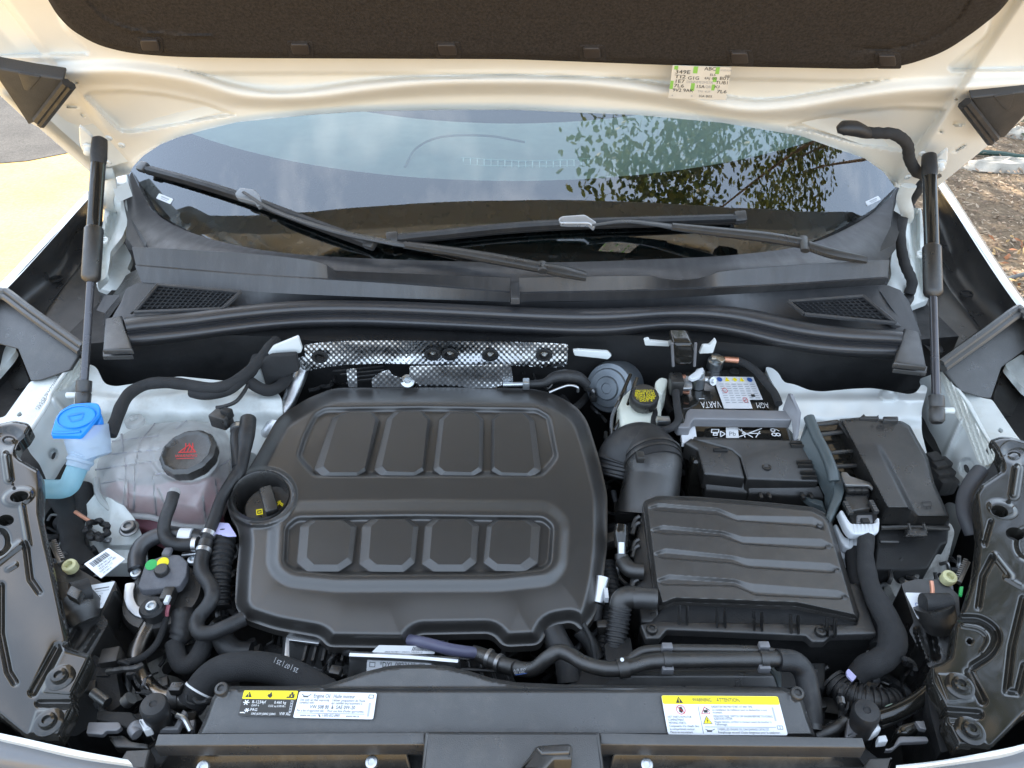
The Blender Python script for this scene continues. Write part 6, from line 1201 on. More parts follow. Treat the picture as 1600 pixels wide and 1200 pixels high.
# headlamp housings below the brackets
for side in (0, 1):
    t = thing('headlamp_housing', W(120 if not side else 1440, 1000, .75), 'black headlamp housing with ' + ('a barcode tag and white label, on the washer cap side' if not side else 'a white label, below the fuse box'), 'headlamp')
    if not side:
        pa = plane((90,900,.905),(190,900,.885),(130,1040,.87))
        hf('shell', rnd([(82,880),(110,880),(125,890),(185,925),(172,905),(183,910),(160,960),(170,972),(140,1026),(104,1010)], 4), pa, PLAS, t, lambda P: .01 * sst(1 - dline(P, [(150,985),(128,1020)]) / 8) - .008 * sst(1 - dline(P, [(120,985),(105,1010)]) / 9), 2.5, skirt=.12)
        hf('lower_shell', rnd([(100,1000),(145,1022),(180,1040),(190,1100),(120,1150),(95,1150),(116,1104),(113,1088),(143,1026)], 5), plane((100,1010,.87),(180,1040,.86),(110,1150,.85)), DARK, t, None, 3, skirt=.1)
        MB().ptube([(112,935,.905),(128,952,.895),(136,972,.885)], [.024, .024, .016], n=18).build('lamp_socket', PLAS, t); MB().box(W(118, 930, .93), .02, .014, .014, (1, -.5, 0)).build('socket_latch', PLAS, t, bevel=.002)
        MB().ptube([(112,930,.918),(140,922,.912)], .016, n=18).build('socket_ring', DARK, t)
        o, P_ = label(t, [W(120,918,.912), W(180,908,.908), W(160,950,.895), W(140,952,.895)], 60, 44, PAPER, 'white_label', 2)
        P_.text('R', 36, 30, 10, INK).rect(28, 8, 54, 9.6, INKG).rect(26, 13, 56, 14.4, INKL).rect(30, 35, 50, 36.4, INKL).text('3G0 941 036', 18, 20, 4, INKL); P_.rect(8, 8, 20, 9.4, RED).rect(10, 11, 22, 12.4, RED).rect(6, 14, 18, 15.4, INK); P_.done(o)
        o, P_ = label(t, [W(132,882,.935), W(170,857,.94), W(196,874,.93), W(158,904,.925)], 60, 46, PAPER, 'barcode_tag', 2, th=.002)
        x = 8
        while x < 50: w_ = rng.uniform(.5, 1.8); P_.rect(x, 5, x + w_, 18, INK); x += w_ + rng.uniform(.5, 1.5)
        P_.text('5NA 941 034', 14, 25, 4.4, INK, width=34).text('ML05 ADAPT LED', 12, 31, 4.4, INK, width=40).text('5GM.941.113', 8, 37, 4.4, INKG, width=30).text('39-240-0', 10, 43, 4, INKG, width=20); P_.done(o)
        gr = W(109, 884, .915); tooth0 = (76, 848)
    else:
        pa = plane((1420,920,.895),(1500,920,.91),(1440,1030,.86))
        hf('shell', rnd([(1408,912),(1430,905),(1470,905),(1498,930),(1500,960),(1488,1030),(1452,1044),(1420,985),(1428,972)], 4), pa, PLAS, t, lambda P: .01 * sst(1 - dline(P, [(1432,985),(1448,1030)]) / 6) - .01 * sst(1 - dline(P, [(1455,990),(1462,1025)]) / 9), 2.5, skirt=.12)
        hf('lower_shell', rnd([(1454,1045),(1476,1104),(1477,1130),(1497,1170),(1470,1176),(1455,1120),(1448,1080)], 4), plane((1450,1050,.90),(1480,1100,.90),(1470,1170,.89)), DARK, t, None, 3, skirt=.1)
        MB().ptube([(1458,944,.915),(1464,966,.90),(1466,985,.885)], [.024, .022, .015], n=18).build('lamp_socket', PLAS, t); MB().ptube([(1442,942,.92),(1484,942,.92)], .012, n=16).build('socket_ring', DARK, t)
        o, P_ = label(t, [W(1414,926,.913), W(1464,927,.915), W(1470,966,.90), W(1434,967,.90)], 56, 46, PAPER, 'white_label', 3)
        P_.rect(30, 6, 46, 7.4, INKG).rect(24, 12, 44, 13.2, INKL).ring(12, 22, 4, 1, BLU).rect(22, 24, 26, 32, RED).rect(6, 36, 14, 37.2, INKL).text('L 5NA 941', 28, 20, 4, INKL); P_.done(o)
        MB().ptube([(1455,908,.93),(1457,922,.925),(1456,935,.92)], .0028, n=8).build('copper_wire', COPPER, t); MB().slab(W3([(1500,916),(1506,916),(1504,930),(1499,928)], .93), .004, .001).build('green_clip', GREEN, t)
        gr = W(1483, 902, .92); tooth0 = (1517, 878)
    MB().lathe(gr, (0, -.2, 1), [(.0088, -.008), (.0096, 0), (.0088, .003), (.005, .004), (.0045, -.003), (.0001, -.004)], 22).build('grommet', CREAM, t)
    k = 1 if not side else -1
    tb = MB().slab(W3([(tooth0[0], tooth0[1]), (tooth0[0] + 8 * k, tooth0[1] - 4), (tooth0[0] + 24 * k, tooth0[1] + 28), (tooth0[0] + 14 * k, tooth0[1] + 32)], .915), .006, .001).build('adjuster_strip', STEEL, t)
    for j in range(10): MB().box(W(tooth0[0] + (9 + j * 1.5) * k, tooth0[1] - 2 + j * 3.0, .917), .005, .0016, .006, (1, .3 * k, 0)).build('tooth', STEEL, tb)
# rubber hood stops with their latch fittings
for side, top, base in ((0, (239,1099,.945), (252,1134,.89)), (1, (1355,1109,.945), (1342,1142,.89))):
    where = 'by the radiator hose' if not side else 'beside the corrugated hose'
    t = thing('hood_stop', W(*base), 'black rubber hood stop ' + where, 'rubber stop', 'rubber hood stops')
    a, b = W(*top), W(*base); ax = (a - b).normalized(); L_ = (a - b).length
    MB().lathe(b, ax, [(.012, -.01), (.0125, L_ * .3), (.0138, L_ * .6), (.0142, L_ - .006), (.012, L_ - .001), (.004, L_), (.0028, L_ - .002), (.0001, L_ - .002)], 28).build('buffer', RUB, t)
    m = thing('latch_fitting', W(base[0], base[1] + 12, .86), 'small grey latch bracket with levers round the hood stop ' + where, 'latch'); k = -1 if not side else 1
    cx = base[0]
    MB().slab(W3(rnd([(cx - 22, 1140), (cx + 26, 1140), (cx + 40, 1112), (cx + 34, 1108), (cx + 20, 1134), (cx - 24, 1134)] if not side else [(cx + 12, 1142), (cx + 4, 1142), (cx - 20, 1152), (cx - 16, 1122), (cx - 10, 1120), (cx - 6, 1146)], 2), .905), .008, .0015).build('bracket', BRACK, m)
    if not side:
        MB().slab(W3(rnd([(138,1128), (186,1128), (190,1136), (182,1142), (165,1142), (160,1148), (134,1146)], 3), .90), .006, .001).build('plate', BRACK, m)
        MB().slab(W3(rnd([(152,1110), (205,1112), (215,1125), (200,1140), (185,1132), (150,1125)], 3), .89), .02, .002).build('lever', DARK, m)
        MB().slab(W3(rnd([(168,1150), (192,1148), (205,1158), (232,1162), (232,1170), (180,1168)], 3), .89), .012, .002).build('lower_arm', PLAS, m)
        MB().slab(W3(rnd([(216,1124), (232,1120), (236,1138), (224,1142)], 2), .915), .012, .002).build('white_clip', WHITEP, m)
        MB().ptube([(214,1148,.905),(208,1140,.905),(214,1134,.905),(224,1140,.90)], .006, n=10).build('hook', BRACK, m)
        MB().ptube([(276,1118,.91),(288,1124,.91),(298,1142,.905)], .003, n=8).build('spring_wire', ALU, m); MB().slab(W3([(294,1126),(304,1124),(302,1140),(296,1142)], .90), .006, .001).build('pale_clip', BRACK, m)
        MB().ptube([(196,1098,.88),(205,1090,.885)], .008, n=10).build('pin', STEEL, m); MB().ptube([(146,1082,.87),(168,1098,.87)], .006, n=10).build('pin', STEEL, m)
    else:
        MB().slab(W3(rnd([(1372,1150), (1384,1148), (1388,1158), (1372,1160)], 2), .905), .01, .001).build('white_clip', WHITEP, m)
        MB().slab(W3(rnd([(1358,1132), (1372,1128), (1378,1138), (1366,1146), (1354,1146)], 2), .905), .014, .003).build('white_clip', WHITEP, m)
        MB().slab(W3(rnd([(1396,1166), (1405,1150), (1448,1150), (1452,1158), (1408,1160), (1395,1172), (1382,1172)], 3), .90), .006, .0015).build('plate', BRACK, m)
        MB().slab(W3(rnd([(1404,1132), (1430,1124), (1440,1136), (1420,1148), (1400,1146)], 4), .89), .02, .004).build('lever', GLOSS, m)
        MB().slab(W3(rnd([(1430,1126), (1444,1126), (1448,1140), (1438,1138)], 2), .895), .006, .001).build('white_tab', BRACK, m)
        MB().slab(W3(rnd([(1275,1132), (1304,1138), (1276,1150)], 1), .86), .004, .001).build('pale_plate', BRACK, m)
        MB().ptube([(1276,1150,.88),(1308,1136,.89),(1320,1126,.89)], .006, n=10).build('strut_arm', PLAS, m)
# ------------------------------------------------------------------ fuse box, engine computer plugs
fz_ = plane((1320,660,.945),(1400,660,.945),(1440,820,.905))
fb = thing('fuse_box', W(1400, 860, .76), 'black fuse box with a stepped lid in the corner of the bay', 'fuse box')
fl = rnd(zK(440,620, 590,606, 840,632, 890,662, 930,740, 1000,860) + zn(1140,330, 1285,655, 975,655, 880,576, 690,576), 4)
def fl_d(P):
    # raised left plateau and lower right field, parted by a sloping step
    a = np.array([1378, 702.]); b = np.array([1428, 800.])
    s = ((P[:, 0] - a[0]) * (b[1] - a[1]) - (P[:, 1] - a[1]) * (b[0] - a[0])) / np.hypot(*(b - a))
    return .014 * sst((-s + 3) / 9) * sst((P[:, 1] - 690) / 40) - .008 * (1 - sst(-sdp(P, fl)[0] / 4))
hf('lid', fl, fz_, PLAS, fb, fl_d, 2.2, skirt=.03, sharp=50)
P_ = Print(on(fz_, [zn(1010,500)[0], zn(1120,495)[0], zn(1140,590)[0], zn(1045,595)[0]], .0006), 22, 18); P_.frame(1, 1, 19, 10, 1.2, INK).rect(6, 10, 8, 15, INK).rect(14, 10, 16, 15, INK); P_.done(fb, 'fuse_symbol')
P_ = Print(on(fz_, zK(630,650, 735,650, 750,690, 640,690), .001), 26, 10); P_.text('+', 1, 8, 9, INK).frame(12, 2, 22, 8, 1.2, INK); P_.done(fb, 'fuse_symbol')
lat = rnd(zK(250,645, 440,622, 655,965, 640,985, 400,935, 380,900), 2)
hf('lattice_panel', lat, lambda P: fz_(P) - .022, GLOSS, fb, None, 3, skirt=.03)
for a, b in ((zK(255,655)[0], zK(470,640)[0]), (zK(300,720)[0], zK(500,695)[0]), (zK(345,835)[0], zK(570,815)[0]), (zK(385,918)[0], zK(620,905)[0])): MB().tube(on(fz_, [a, b], -.012), .0035, 8).build('cross_rib', PLAS, fb)
MB().tube(on(fz_, zK(450,640, 560,800, 645,960), -.008), .0045, 8).build('long_rib', PLAS, fb)
MB().slab(on(fz_, rnd(zn(690,585, 880,585, 970,665, 1285,665, 1270,880, 1210,900, 1080,1120, 880,1140, 580,1140, 610,650), 3), -.03), .12, .004).build('body', DARK, fb)
MB().tube(on(plane((1375,825,.885),(1485,825,.885),(1400,850,.875)), zn(635,748, 900,742, 1275,752)), .0035, 8).build('edge_rib', PLAS, fb)
for y in (880, 955, 1020): MB().tube([W(*zn(630, y)[0], .878 - (y - 880) * .0002), W(*zn(800 + (y - 880), y + 2)[0], .878 - (y - 880) * .0002)], .0025, 6).build('edge_rib', PLAS, fb)
MB().slab(W3(rnd(zn(895,745, 1045,745, 1085,825, 870,830), 2), .895), .008, .002, down=(0, .5, -.8)).build('latch', PLAS, fb)
for x in (905, 1045): MB().tube([W(*zn(x - 8, 705)[0], .902), W(*zn(x + 18, 795)[0], .89)], .0022, 6).build('latch_arm', PLASG, fb)
MB().slab(W3(rnd(zK(570,610, 600,585, 610,600, 680,600, 690,590, 695,615), 1), .95), .02, .001).build('hinge_tab', PLAS, fb); MB().slab(W3(rnd(zK(720,600, 815,600, 818,628, 722,622), 2), .952), .02, .002).build('hinge_tab', PLAS, fb)
for i, q in enumerate(zK(1025,890, 1050,930, 1080,920, 1060,980, 1100,975, 1085,1030, 1120,1030)): MB().box(W(q[0], q[1], .895 - i * .003), .022, .02, .03, (1, .25, 0), (-.25, 1, 0)).build('side_plug', DARK, fb, bevel=.003)
ty = thing('fuse_box_tray', W(1290, 800, .80), 'dark green grey plastic tray wall between battery cover and fuse box', 'tray')
def wallslab(pts, d, m, nm, par, bev=.002): return MB().slab([W(*p) for p in pts], d, bev, down=(1, 0, 0)).build(nm, m, par)
MB().tube([W(*p) for p in ((1264,652,.955),(1275,680,.945),(1288,705,.938),(1299,732,.93),(1303,752,.92))], .0085, 10, flat=1.0).build('rim', BRACKD, ty)
MB().slab([W(1250,688,.93), W(1262,650,.958), W(1268,650,.958), W(1304,740,.93), W(1304,760,.915), W(1296,815,.86), W(1288,815,.86), W(1290,770,.89)], .006, .002, down=(0, 0, -1)).build('wall', BRACKD, ty)
MB().slab(W3(rnd(zn(215,195, 250,195, 305,370, 275,480, 165,690, 120,640, 200,420, 180,240), 3), .915), .08, .003).build('post', BRACKD, ty)
MB().slab(W3(rnd([(1283,790), (1270,786), (1255,775), (1285,782), (1291,800)], 1), .885), .01, .001).build('ledge', BRACKD, ty)
def plug(c, z, lab, wire, full):
    t = thing('engine_computer_plug', W(c[0], c[1], z - .05), lab, 'connector', 'white lever connectors')
    ox, oy = c[0] - 1343, c[1] - 820
    def s_(*a): return [(x + ox, y + oy) for x, y in zn(*a)]
    if full:
        MB().slab(W3(rnd(s_(305,350, 530,350, 540,440, 500,470, 310,450), 2), z + .012), .03, .003).build('shroud', DARK, t)
        for k in range(3): MB().box(W(*s_(345 + k * 65, 385)[0], z + .018), .010, .014, .008).build('comb', PLAS, t, bevel=.001)
        MB().slab(W3(rnd(s_(262,222, 320,225, 350,262, 540,320, 570,370, 560,385, 530,350, 310,345, 270,270), 2), z + .028), .004, .001).build('metal_plate', STEEL, t)
        MB().slab(W3(rnd(s_(300,450, 510,440, 545,560, 350,590), 2), z + .016), .02, .002).build('slide', PLAS, t)
        for k in range(5):
            MB().box(W(*s_(305 + k * 12, 520 + k * 22)[0], z + .02), .006, .004, .006).build('slide_rib', PLASG, t); MB().box(W(*s_(545 + k * 12, 510 + k * 22)[0], z + .02), .006, .004, .006).build('slide_rib', PLASG, t)
        MB().slab(W3(rnd(s_(345,595, 605,590, 610,640, 600,700, 370,720, 345,640), 3), z + .008), .03, .003).build('housing', DARK, t)
        MB().slab(W3(rnd(s_(412,625, 560,620, 565,700, 412,700), 2), z + .012), .02, .002).build('socket', BRACK, t); MB().box(W(*s_(490, 688)[0], z + .015), .010, .008, .006).build('key_slot', DARK, t)
    lev = rnd(s_(255,590, 270,575, 292,592, 330,660, 362,705, 440,708, 560,705, 600,690, 600,655, 622,650, 632,690, 625,780, 590,805, 400,808, 360,790, 320,740, 275,640), 3)
    if full is not None and full: MB().slab(W3(lev, z + .016), .016, .003, down=(0, .3, -1)).build('lever', WHITEP, t)
    elif full == 0: MB().slab(W3(rnd(s_(255,590, 270,575, 292,592, 330,660, 362,705, 440,708, 600,705, 610,760, 590,805, 400,808, 360,790, 320,740, 275,640), 3), z + .016), .016, .003, down=(0, .3, -1)).build('lever', WHITEP, t)
    if full is not None:
        for k in range(6 if full else 3): MB().tube([W(*s_(390 + k * 36, 716)[0], z + .0168), W(*s_(392 + k * 36, 796)[0], z + .0155)], .0011, 5).build('lever_rib', WHITEP, t)
        if not full: MB().slab(W3(rnd(s_(300,600, 600,600, 600,700, 360,700), 2), z), .03, .003).build('housing', DARK, t)
    else:
        MB().slab(W3(rnd(s_(330,720, 460,720, 470,800, 440,810, 345,800), 3), z + .012), .02, .003).build('lever', WHITEP, t)
    return t
plug((1343, 820), .90, 'topmost white levered plug under a slotted metal plate beside the fuse box', 1, 1)
plug((1334, 842), .875, 'middle white levered plug, half hidden by the taped harness', 0, 0)
plug((1327, 858), .86, 'lowest white levered plug near the air filter lid edge', 0, None)
hose('wiring_harness', [(1354,838,.905),(1352,862,.905),(1354,890,.90),(1362,920,.897),(1376,948,.893),(1390,975,.888),(1395,1000,.882),(1388,1022,.874),(1370,1036,.868),(1352,1044,.86),(1338,1056,.85)], [.0105, .011, .0115, .0125, .014, .0155, .0165, .0165, .0155, .0145, .013], TAPE, 'thick taped wiring harness running down from the topmost white plug', 'wiring harness', n=16, rfun=lambda d: 1 + .05 * math.sin(d * 130) + .02 * math.sin(d * 311))
hose('wiring_harness', [(1338,862,.88),(1340,900,.875),(1352,940,.868),(1372,980,.86),(1378,1010,.855)], .014, TAPE, 'second taped harness behind the thick one', 'wiring harness', rfun=lambda d: 1 + .05 * math.sin(d * 150))
tag(MB().slab(W3(rnd(zm(340,370, 360,350, 430,420, 395,460, 345,410), 2), .87), .003, .0006).build('lilac_tag', LILAC), 'lilac tape tag at the end of the thick taped harness', 'tag')
hose('corrugated_hose', [(1300,1062,.84),(1312,1074,.84),(1330,1086,.842),(1355,1094,.845),(1380,1098,.845),(1398,1098,.842)], .0155, RUB, 'black corrugated hose between the rubber stop and the taped harness', 'hose', sub=44, rfun=lambda d: 1 + .11 * (1 if math.sin(d * 900) > 0 else -.6))
hose('front_tube', [(1372,1122,.87),(1400,1112,.875),(1430,1096,.88),(1450,1080,.882)], .0085, GLOSS, 'glossy black tube rising to the headlamp bracket tab', 'tube')
hose('front_tube', [(1376,1132,.865),(1405,1120,.87),(1436,1100,.875),(1452,1084,.878)], .005, ALU, 'slim bright tube beside the glossy black one', 'tube')
tag(MB().slab(W3([(1384,1102),(1394,1098),(1400,1108),(1390,1114)], .875), .004, .001).build('green_tag', mat('pale_green', (.22, .30, .24), .5)), 'small pale green tag on the corrugated hose end', 'tag')
hose('drain_hose', [(1532,735,.945),(1520,750,.94),(1510,768,.932),(1506,785,.925),(1508,805,.918),(1516,825,.91),(1520,835,.905)], .0105, mat('grey_rubber', (.05, .05, .055), .55, bump=.4), 'grey rubber drain hose curving down beside the right headlamp bracket edge'.replace('right ', ''), 'hose')
# front of the bay on this side: pipes over the radiator fan shroud
fs = thing('fan_shroud', W(1080, 1070, .80), 'black radiator fan shroud hump behind the warning label panel', 'fan shroud')
hf('hump', rnd(zN(190,290, 240,235, 300,215, 520,205, 980,205, 1010,235, 1030,290), 4), plane((950,1070,.90),(1210,1070,.90),(1100,1050,.91)), PLAS, fs, lambda P: -.012 * (1 - sst((P[:, 1] - 1046) / 10)), 2.5, skirt=.08)
MB().slab(W3(rnd(zN(985,190, 1050,190, 1052,290, 1035,290, 1015,230), 2), .895), .02, .002).build('grey_side', BRACKD, fs)
MB().slab(W3([(890,1030),(1290,1035),(1290,1075),(890,1075)], .84), .1, .003).build('shroud_body', DARK, fs)
cpz = .925
cpipe = thing('coolant_pipe', W(1050, 1032, .90), 'long black coolant pipe clipped across the top of the fan shroud', 'pipe')
MB().ptube([(800,1042,.875),(818,1046,.885),(836,1044,.895),(856,1028,.91),(874,1018,.918),(892,1024,.92),(912,1036,.922),(940,1044,.922),(965,1045,.923),(988,1041,.925),(1012,1034,.927),(1040,1032,.928),(1100,1031,.928),(1180,1030,.928),(1222,1030,.926),(1248,1036,.92),(1262,1056,.91),(1268,1090,.90),(1272,1140,.885)], .0088, n=18, sub=5).build('pipe', GLOSS if False else PLAS, cpipe)
MB().ptube([(1215,1031,.926),(1240,1034,.922),(1256,1050,.912),(1264,1085,.90),(1268,1130,.885)], .0125, n=18).build('elbow_sleeve', RUB, cpipe)
MB().ptube([(975,1040,.91),(1000,1020,.918),(1030,1015,.922),(1100,1015,.924),(1180,1017,.924),(1215,1022,.92)], .006, n=12).build('return_pipe', PLAS, cpipe)
for x, y in ((1042, 1032), (1193, 1030)):
    MB().ptube([(x - 6, y, .928), (x + 6, y, .928)], .0102, n=18).build('pipe_clip', PLAS, cpipe); MB().box(W(x, y - 19, .93), .012, .008, .012).build('clip_tab', BRACK, cpipe, bevel=.001); MB().box(W(x + 1, y + 15, .925), .013, .006, .010).build('clip_tab', BRACK, cpipe, bevel=.001)
MB().ptube([(966,1045,.923), (982,1042,.9245)], .0112, n=18).build('pipe_clip', PLAS, cpipe)
MB().lathe(W(972, 1031, .936), (0, -.3, 1), [(.0022, 0), (.0022, .001), (.0001, .0015)], 10).build('white_dot', WHITEP, cpipe)
hose('lilac_hose', [(640,1000,.868),(670,1006,.880),(700,1014,.882),(724,1018,.878),(740,1020,.870)], .0072, mat('lilac_grey_rubber', (.10, .10, .16), .4), 'bluish grey hose coming out from under the engine cover front')
cj = thing('hose_coupling', W(775, 1030, .86), 'printed black hose coupling between the bluish hose and the coolant pipe', 'hose')
MB().ptube([(738,1020,.865),(752,1024,.866),(770,1032,.868),(790,1040,.872),(806,1044,.88)], .0098, n=16).build('sleeve', PLAS, cj)
for a, b in (((762,1027,.867),(767,1029,.8675)), ((778,1035,.87),(783,1037,.871))): MB().ptube([a, b], .0112, n=18).build('clamp', STEEL, cj)
P_ = Print([W(800,1046,.892), W(842,1040,.902), W(842,1050,.898), W(802,1056,.888)], 44, 10, .0008); P_.text('A/B 8W0 122', 2, 4, 4.2, INKL, width=36).text('101 KHC  >PA12<', 2, 8, 4, INKL, width=38).rect(4, 8.6, 24, 9.6, BLU); P_.done(cj, 'print')
hose('coolant_hose', [(862,985,.86),(872,1005,.855),(885,1030,.845),(890,1065,.83)], .016, RUB, 'wide black hose below the front right notch of the engine cover'.replace('right ', 'small '))
hose('coolant_hose', [(905,985,.86),(922,1005,.85),(935,1030,.84)], .010, DARK, 'dark hose beside the breather hose')
hose('wire_loop', [(912,975,.875),(924,1000,.868),(930,1030,.855)], .003, DARK, 'thin wire looping by the engine cover tip', 'wire')
hose('black_conduit', [(948,880,.86),(955,920,.855),(948,980,.84),(940,1030,.83)], .011, DARK, 'black ribbed conduit right of the silver sensor', 'conduit', sub=30, rfun=lambda d: 1 + .09 * (1 if math.sin(d * 900) > 0 else -1))

# ------------------------------------------------------------------ radiator cover panel
rcp = plane((350,1080,.952),(1245,1085,.952),(800,1148,.935))
rc = thing('radiator_cover', W(790, 1120, .90), 'long black radiator cover panel carrying the printed warning labels', 'radiator cover')
rco = rnd([(345,1076),(352,1073),(372,1072),(440,1072),(505,1071),(540,1060),(575,1048),(610,1040),(650,1038),(695,1040),(735,1049),(770,1060),(805,1066),(880,1069.5),(1000,1071),(1150,1072.5),(1222,1073.5),(1242,1080),(1254,1092),(1262,1118),(1275,1152),(306,1152),(318,1128),(332,1090)], 5)
def rc_d(P):
    d = -.010 * (1 - sst(-sdp(P, rco)[0] / 6)) - .003 * (1 - sst((P[:, 1] - 1072) / 7))
    d -= .0035 * sst(1 - np.abs(P[:, 1] - 1078.5) / 2.2) * (P[:, 0] > 372) * (P[:, 0] < 1228)
    return d + .004 * (sst((9 - np.hypot(P[:, 0] - 348, P[:, 1] - 1081)) / 3) + sst((9 - np.hypot(P[:, 0] - 1244, P[:, 1] - 1088)) / 3))
hf('panel', rco, rcp, PLASG, rc, rc_d, 2.2, skirt=.05, sharp=50)
for q in ((348,1080),(1244,1087)): screw(rc, at(rcp, q) + Vector((0, 0, .003)), (0, -.2, 1), .0075, PLAS, 'screw')
lip = plane((250,1148,.940),(1350,1152,.940),(800,1168,.936))
for nm, q in (('front_lip', [(247,1146),(664,1143),(664,1163),(241,1165)]), ('front_lip', [(937,1144),(1348,1152),(1353,1168),(938,1163)])):
    MB().slab(on(lip, q, .004), .02, .002).build(nm, PLASG, rc)
cpl = plane((663,1142,.952),(938,1142,.952),(800,1200,.945))
MB().slab(on(cpl, rnd([(664,1141),(937,1142),(946,1215),(657,1215)], 3)), .06, .004).build('lock_plate', PLASG, rc)
gp = plane((250,1190,.90),(640,1185,.90),(450,1210,.885))
for q in ([(262,1176),(636,1172),(648,1220),(232,1220)], [(958,1174),(1340,1178),(1372,1220),(948,1220)]):
    MB().slab(on(gp, rnd(q, 6)), .04, .004).build('gloss_panel', mat('gloss_brown_black', (.02, .019, .018), .22, coat=.3, var=.3, dust=.12), rc)
MB().slab(W3([(238,1166),(664,1164),(664,1222),(180,1222)], .885), .05, .002).build('under_tray', DARK, rc); MB().slab(W3([(938,1164),(1352,1168),(1420,1222),(938,1222)], .885), .05, .002).build('under_tray', DARK, rc)
for q in ((205,1172), (1365,1185)): MB().slab(W3(rnd([(q[0] - 8, q[1]), (q[0] + 30, q[1] - 2), (q[0] + 22, q[1] + 30), (q[0] - 26, q[1] + 30)], 2), .91), .02, .002).build('end_plate', PLASG, rc)
for q in ((581,1192), (318,1200), (1010,1196)): screw(rc, W(q[0], q[1], .905), (0, -.3, 1), .007, ALU, 'screw')
sl = thing('release_lever', W(850, 1185, .94), 'black hood latch lever standing on the lock plate', 'lever')
hb_ = [(806,1206), (828,1178), (836,1166), (842,1163), (888,1160), (895,1164), (894,1186), (866,1186), (848,1206)]
MB().slab(W3(rnd(hb_, 2), .978), .034, .004).build('grip', PLAS, sl, sharp=25)
MB().slab(W3(rnd([(838,1168), (843,1165), (888,1162), (892,1165), (890,1176), (846,1178)], 2), .982), .008, .002).build('finger_pad', PLASG, sl)
# refrigerant label
o, P_ = label(rc, on(rcp, [(382,1079),(466,1079.5),(458,1120),(372,1118)], .003), 86, 42, mat('label_black', (.03, .028, .025), .45), 'refrigerant_label', 2)
P_.rect(0, 0, 86, 14, YEL, 1, 1.5).tri(9.5, 7.5, 5.5, INK, 2.5).rect(9, 5, 10, 9, YEL, 4).rect(9, 9.8, 10, 10.8, YEL, 4)
P_.poly([(43, 12), (39, 9), (41, 5), (42, 7), (44, 2), (46, 6), (47, 9), (45, 12)], INK, 2.5).rect(74, 6, 82, 12, INK, 2.5).poly(ell(78, 4, 1.8, 1.8, 12), INK, 2.5).rect(70, 10, 74, 12, INK, 2.5).rect(77, 8, 79, 10, YEL, 4)
for a in range(6):
    P_.bar(8, 20, 8 + 5 * math.cos(R(60 * a)), 20 + 4.6 * math.sin(R(60 * a)), 1.4, INKW); P_.bar(12, 33, 12 + 4 * math.cos(R(60 * a)), 33 + 3.6 * math.sin(R(60 * a)), 1.3, INKW)
P_.text('R-1234yf', 17, 21.5, 5.6, INKW, width=22).text('GWP 4', 17, 26.5, 3.6, INKW, width=12).text('0.460 kg', 52, 21.5, 5, INKW, width=19).text('CO2 eq 0.0018 t', 44, 27, 3.8, INKW, width=27).text('PAG', 17, 34, 5.2, INKW, width=11).text('SAE J639 J2842 J2845', 20, 40, 3.8, INKW, width=38).text('VW AG', 64, 40, 5.6, INKW, width=17).bar(2, 37, 8, 37, 1.6, INKW).bar(6, 36, 10, 38, 1.2, INKW)
P_.rect(78, 16, 82, 35, INKL, 1)
for k in range(4): P_.rect(79, 17.5 + k * 4.4, 81, 20 + k * 4.4, INK, 2.5)
P_.done(o)
o, P_ = label(rc, on(rcp, [(468,1080.5),(589,1083),(583,1124),(458,1121.5)], .0035), 122, 42, PAPER, 'engine_oil_label', 3)
P_.text('Engine Oil', 24, 9.5, 7, INKG, width=26).text('Huile moteur', 55, 9.5, 7, INKG, width=34).text('Use only oil that expressly', 4, 15, 4.4, INKG, width=46).text('complies with:', 4, 19.4, 4.4, INKG, width=24).text("Utiliser uniquement de l'huile", 54, 15, 4.4, INKG, width=52).text('qui satisfait expressement \u00e0 :', 54, 19.4, 4.4, INKG, width=50)
P_.text('VW 508 00  &  SAE 0W-20', 22, 27, 6.4, INK, width=70).text('For a list of approved oils:', 3, 32, 4.2, INKG, width=42).text("Pour une liste d'huiles approuv\u00e9es :", 50, 32, 4.2, INKG, width=58).rect(4, 34, 108, 34.6, INKG).text('www.vw.com', 10, 39.5, 4.4, INKG, width=24).text('1-800-822-8987', 43, 39.5, 4.4, INKG, width=28).text('www.vw.ca', 80, 39.5, 4.4, INKG, width=20)
P_.bar(8, 8, 16, 8, 2.4, INKG).bar(5, 4, 9, 7, 1, INKG).bar(16, 7, 20, 4, 1, INKG).frame(110, 3, 118, 9, .8, INKG).bar(38, 36, 41, 40, 1.6, INK).rect(112, 16, 115, 38, INKL); P_.done(o)
# warning label
o, P_ = label(rc, on(rcp, [(1033,1086.5),(1215,1088),(1231,1149),(1044,1148)], .003), 188, 62, PAPER, 'warning_label', 4)
P_.rect(.3, .3, 187.7, 14, YEL, 1, 3).tri(27, 8, 6, INK, 2.5).rect(26.4, 5, 27.6, 9.4, YEL, 4).rect(26.4, 10.2, 27.6, 11.4, YEL, 4).text('WARNING', 48, 10, 7, INKG, width=31, k=2.5).text('ATTENTION', 87, 10, 7, INKG, width=37, k=2.5)
P_.ring(27, 23, 7.5, 1, RED, 2).poly([(24, 26), (25, 19), (29, 18), (31, 24), (28, 28)], INK).bar(21.5, 18, 32.5, 28, 1, RED, 3)
for k, t_ in enumerate(('HOT PARTS IN MOTOR', 'COMPARTMENT.', 'MOVING PARTS.', 'Composants tr\u00e8s chauds dans', 'le compartiment moteur.', 'Pi\u00e8ces en mouvement.')): P_.text(t_, 4, 36 + k * 4.7, 3.9, INKG, width=(38, 26, 28, 47, 40, 36)[k])
P_.rect(55.5, 17, 56.1, 60, INKG)
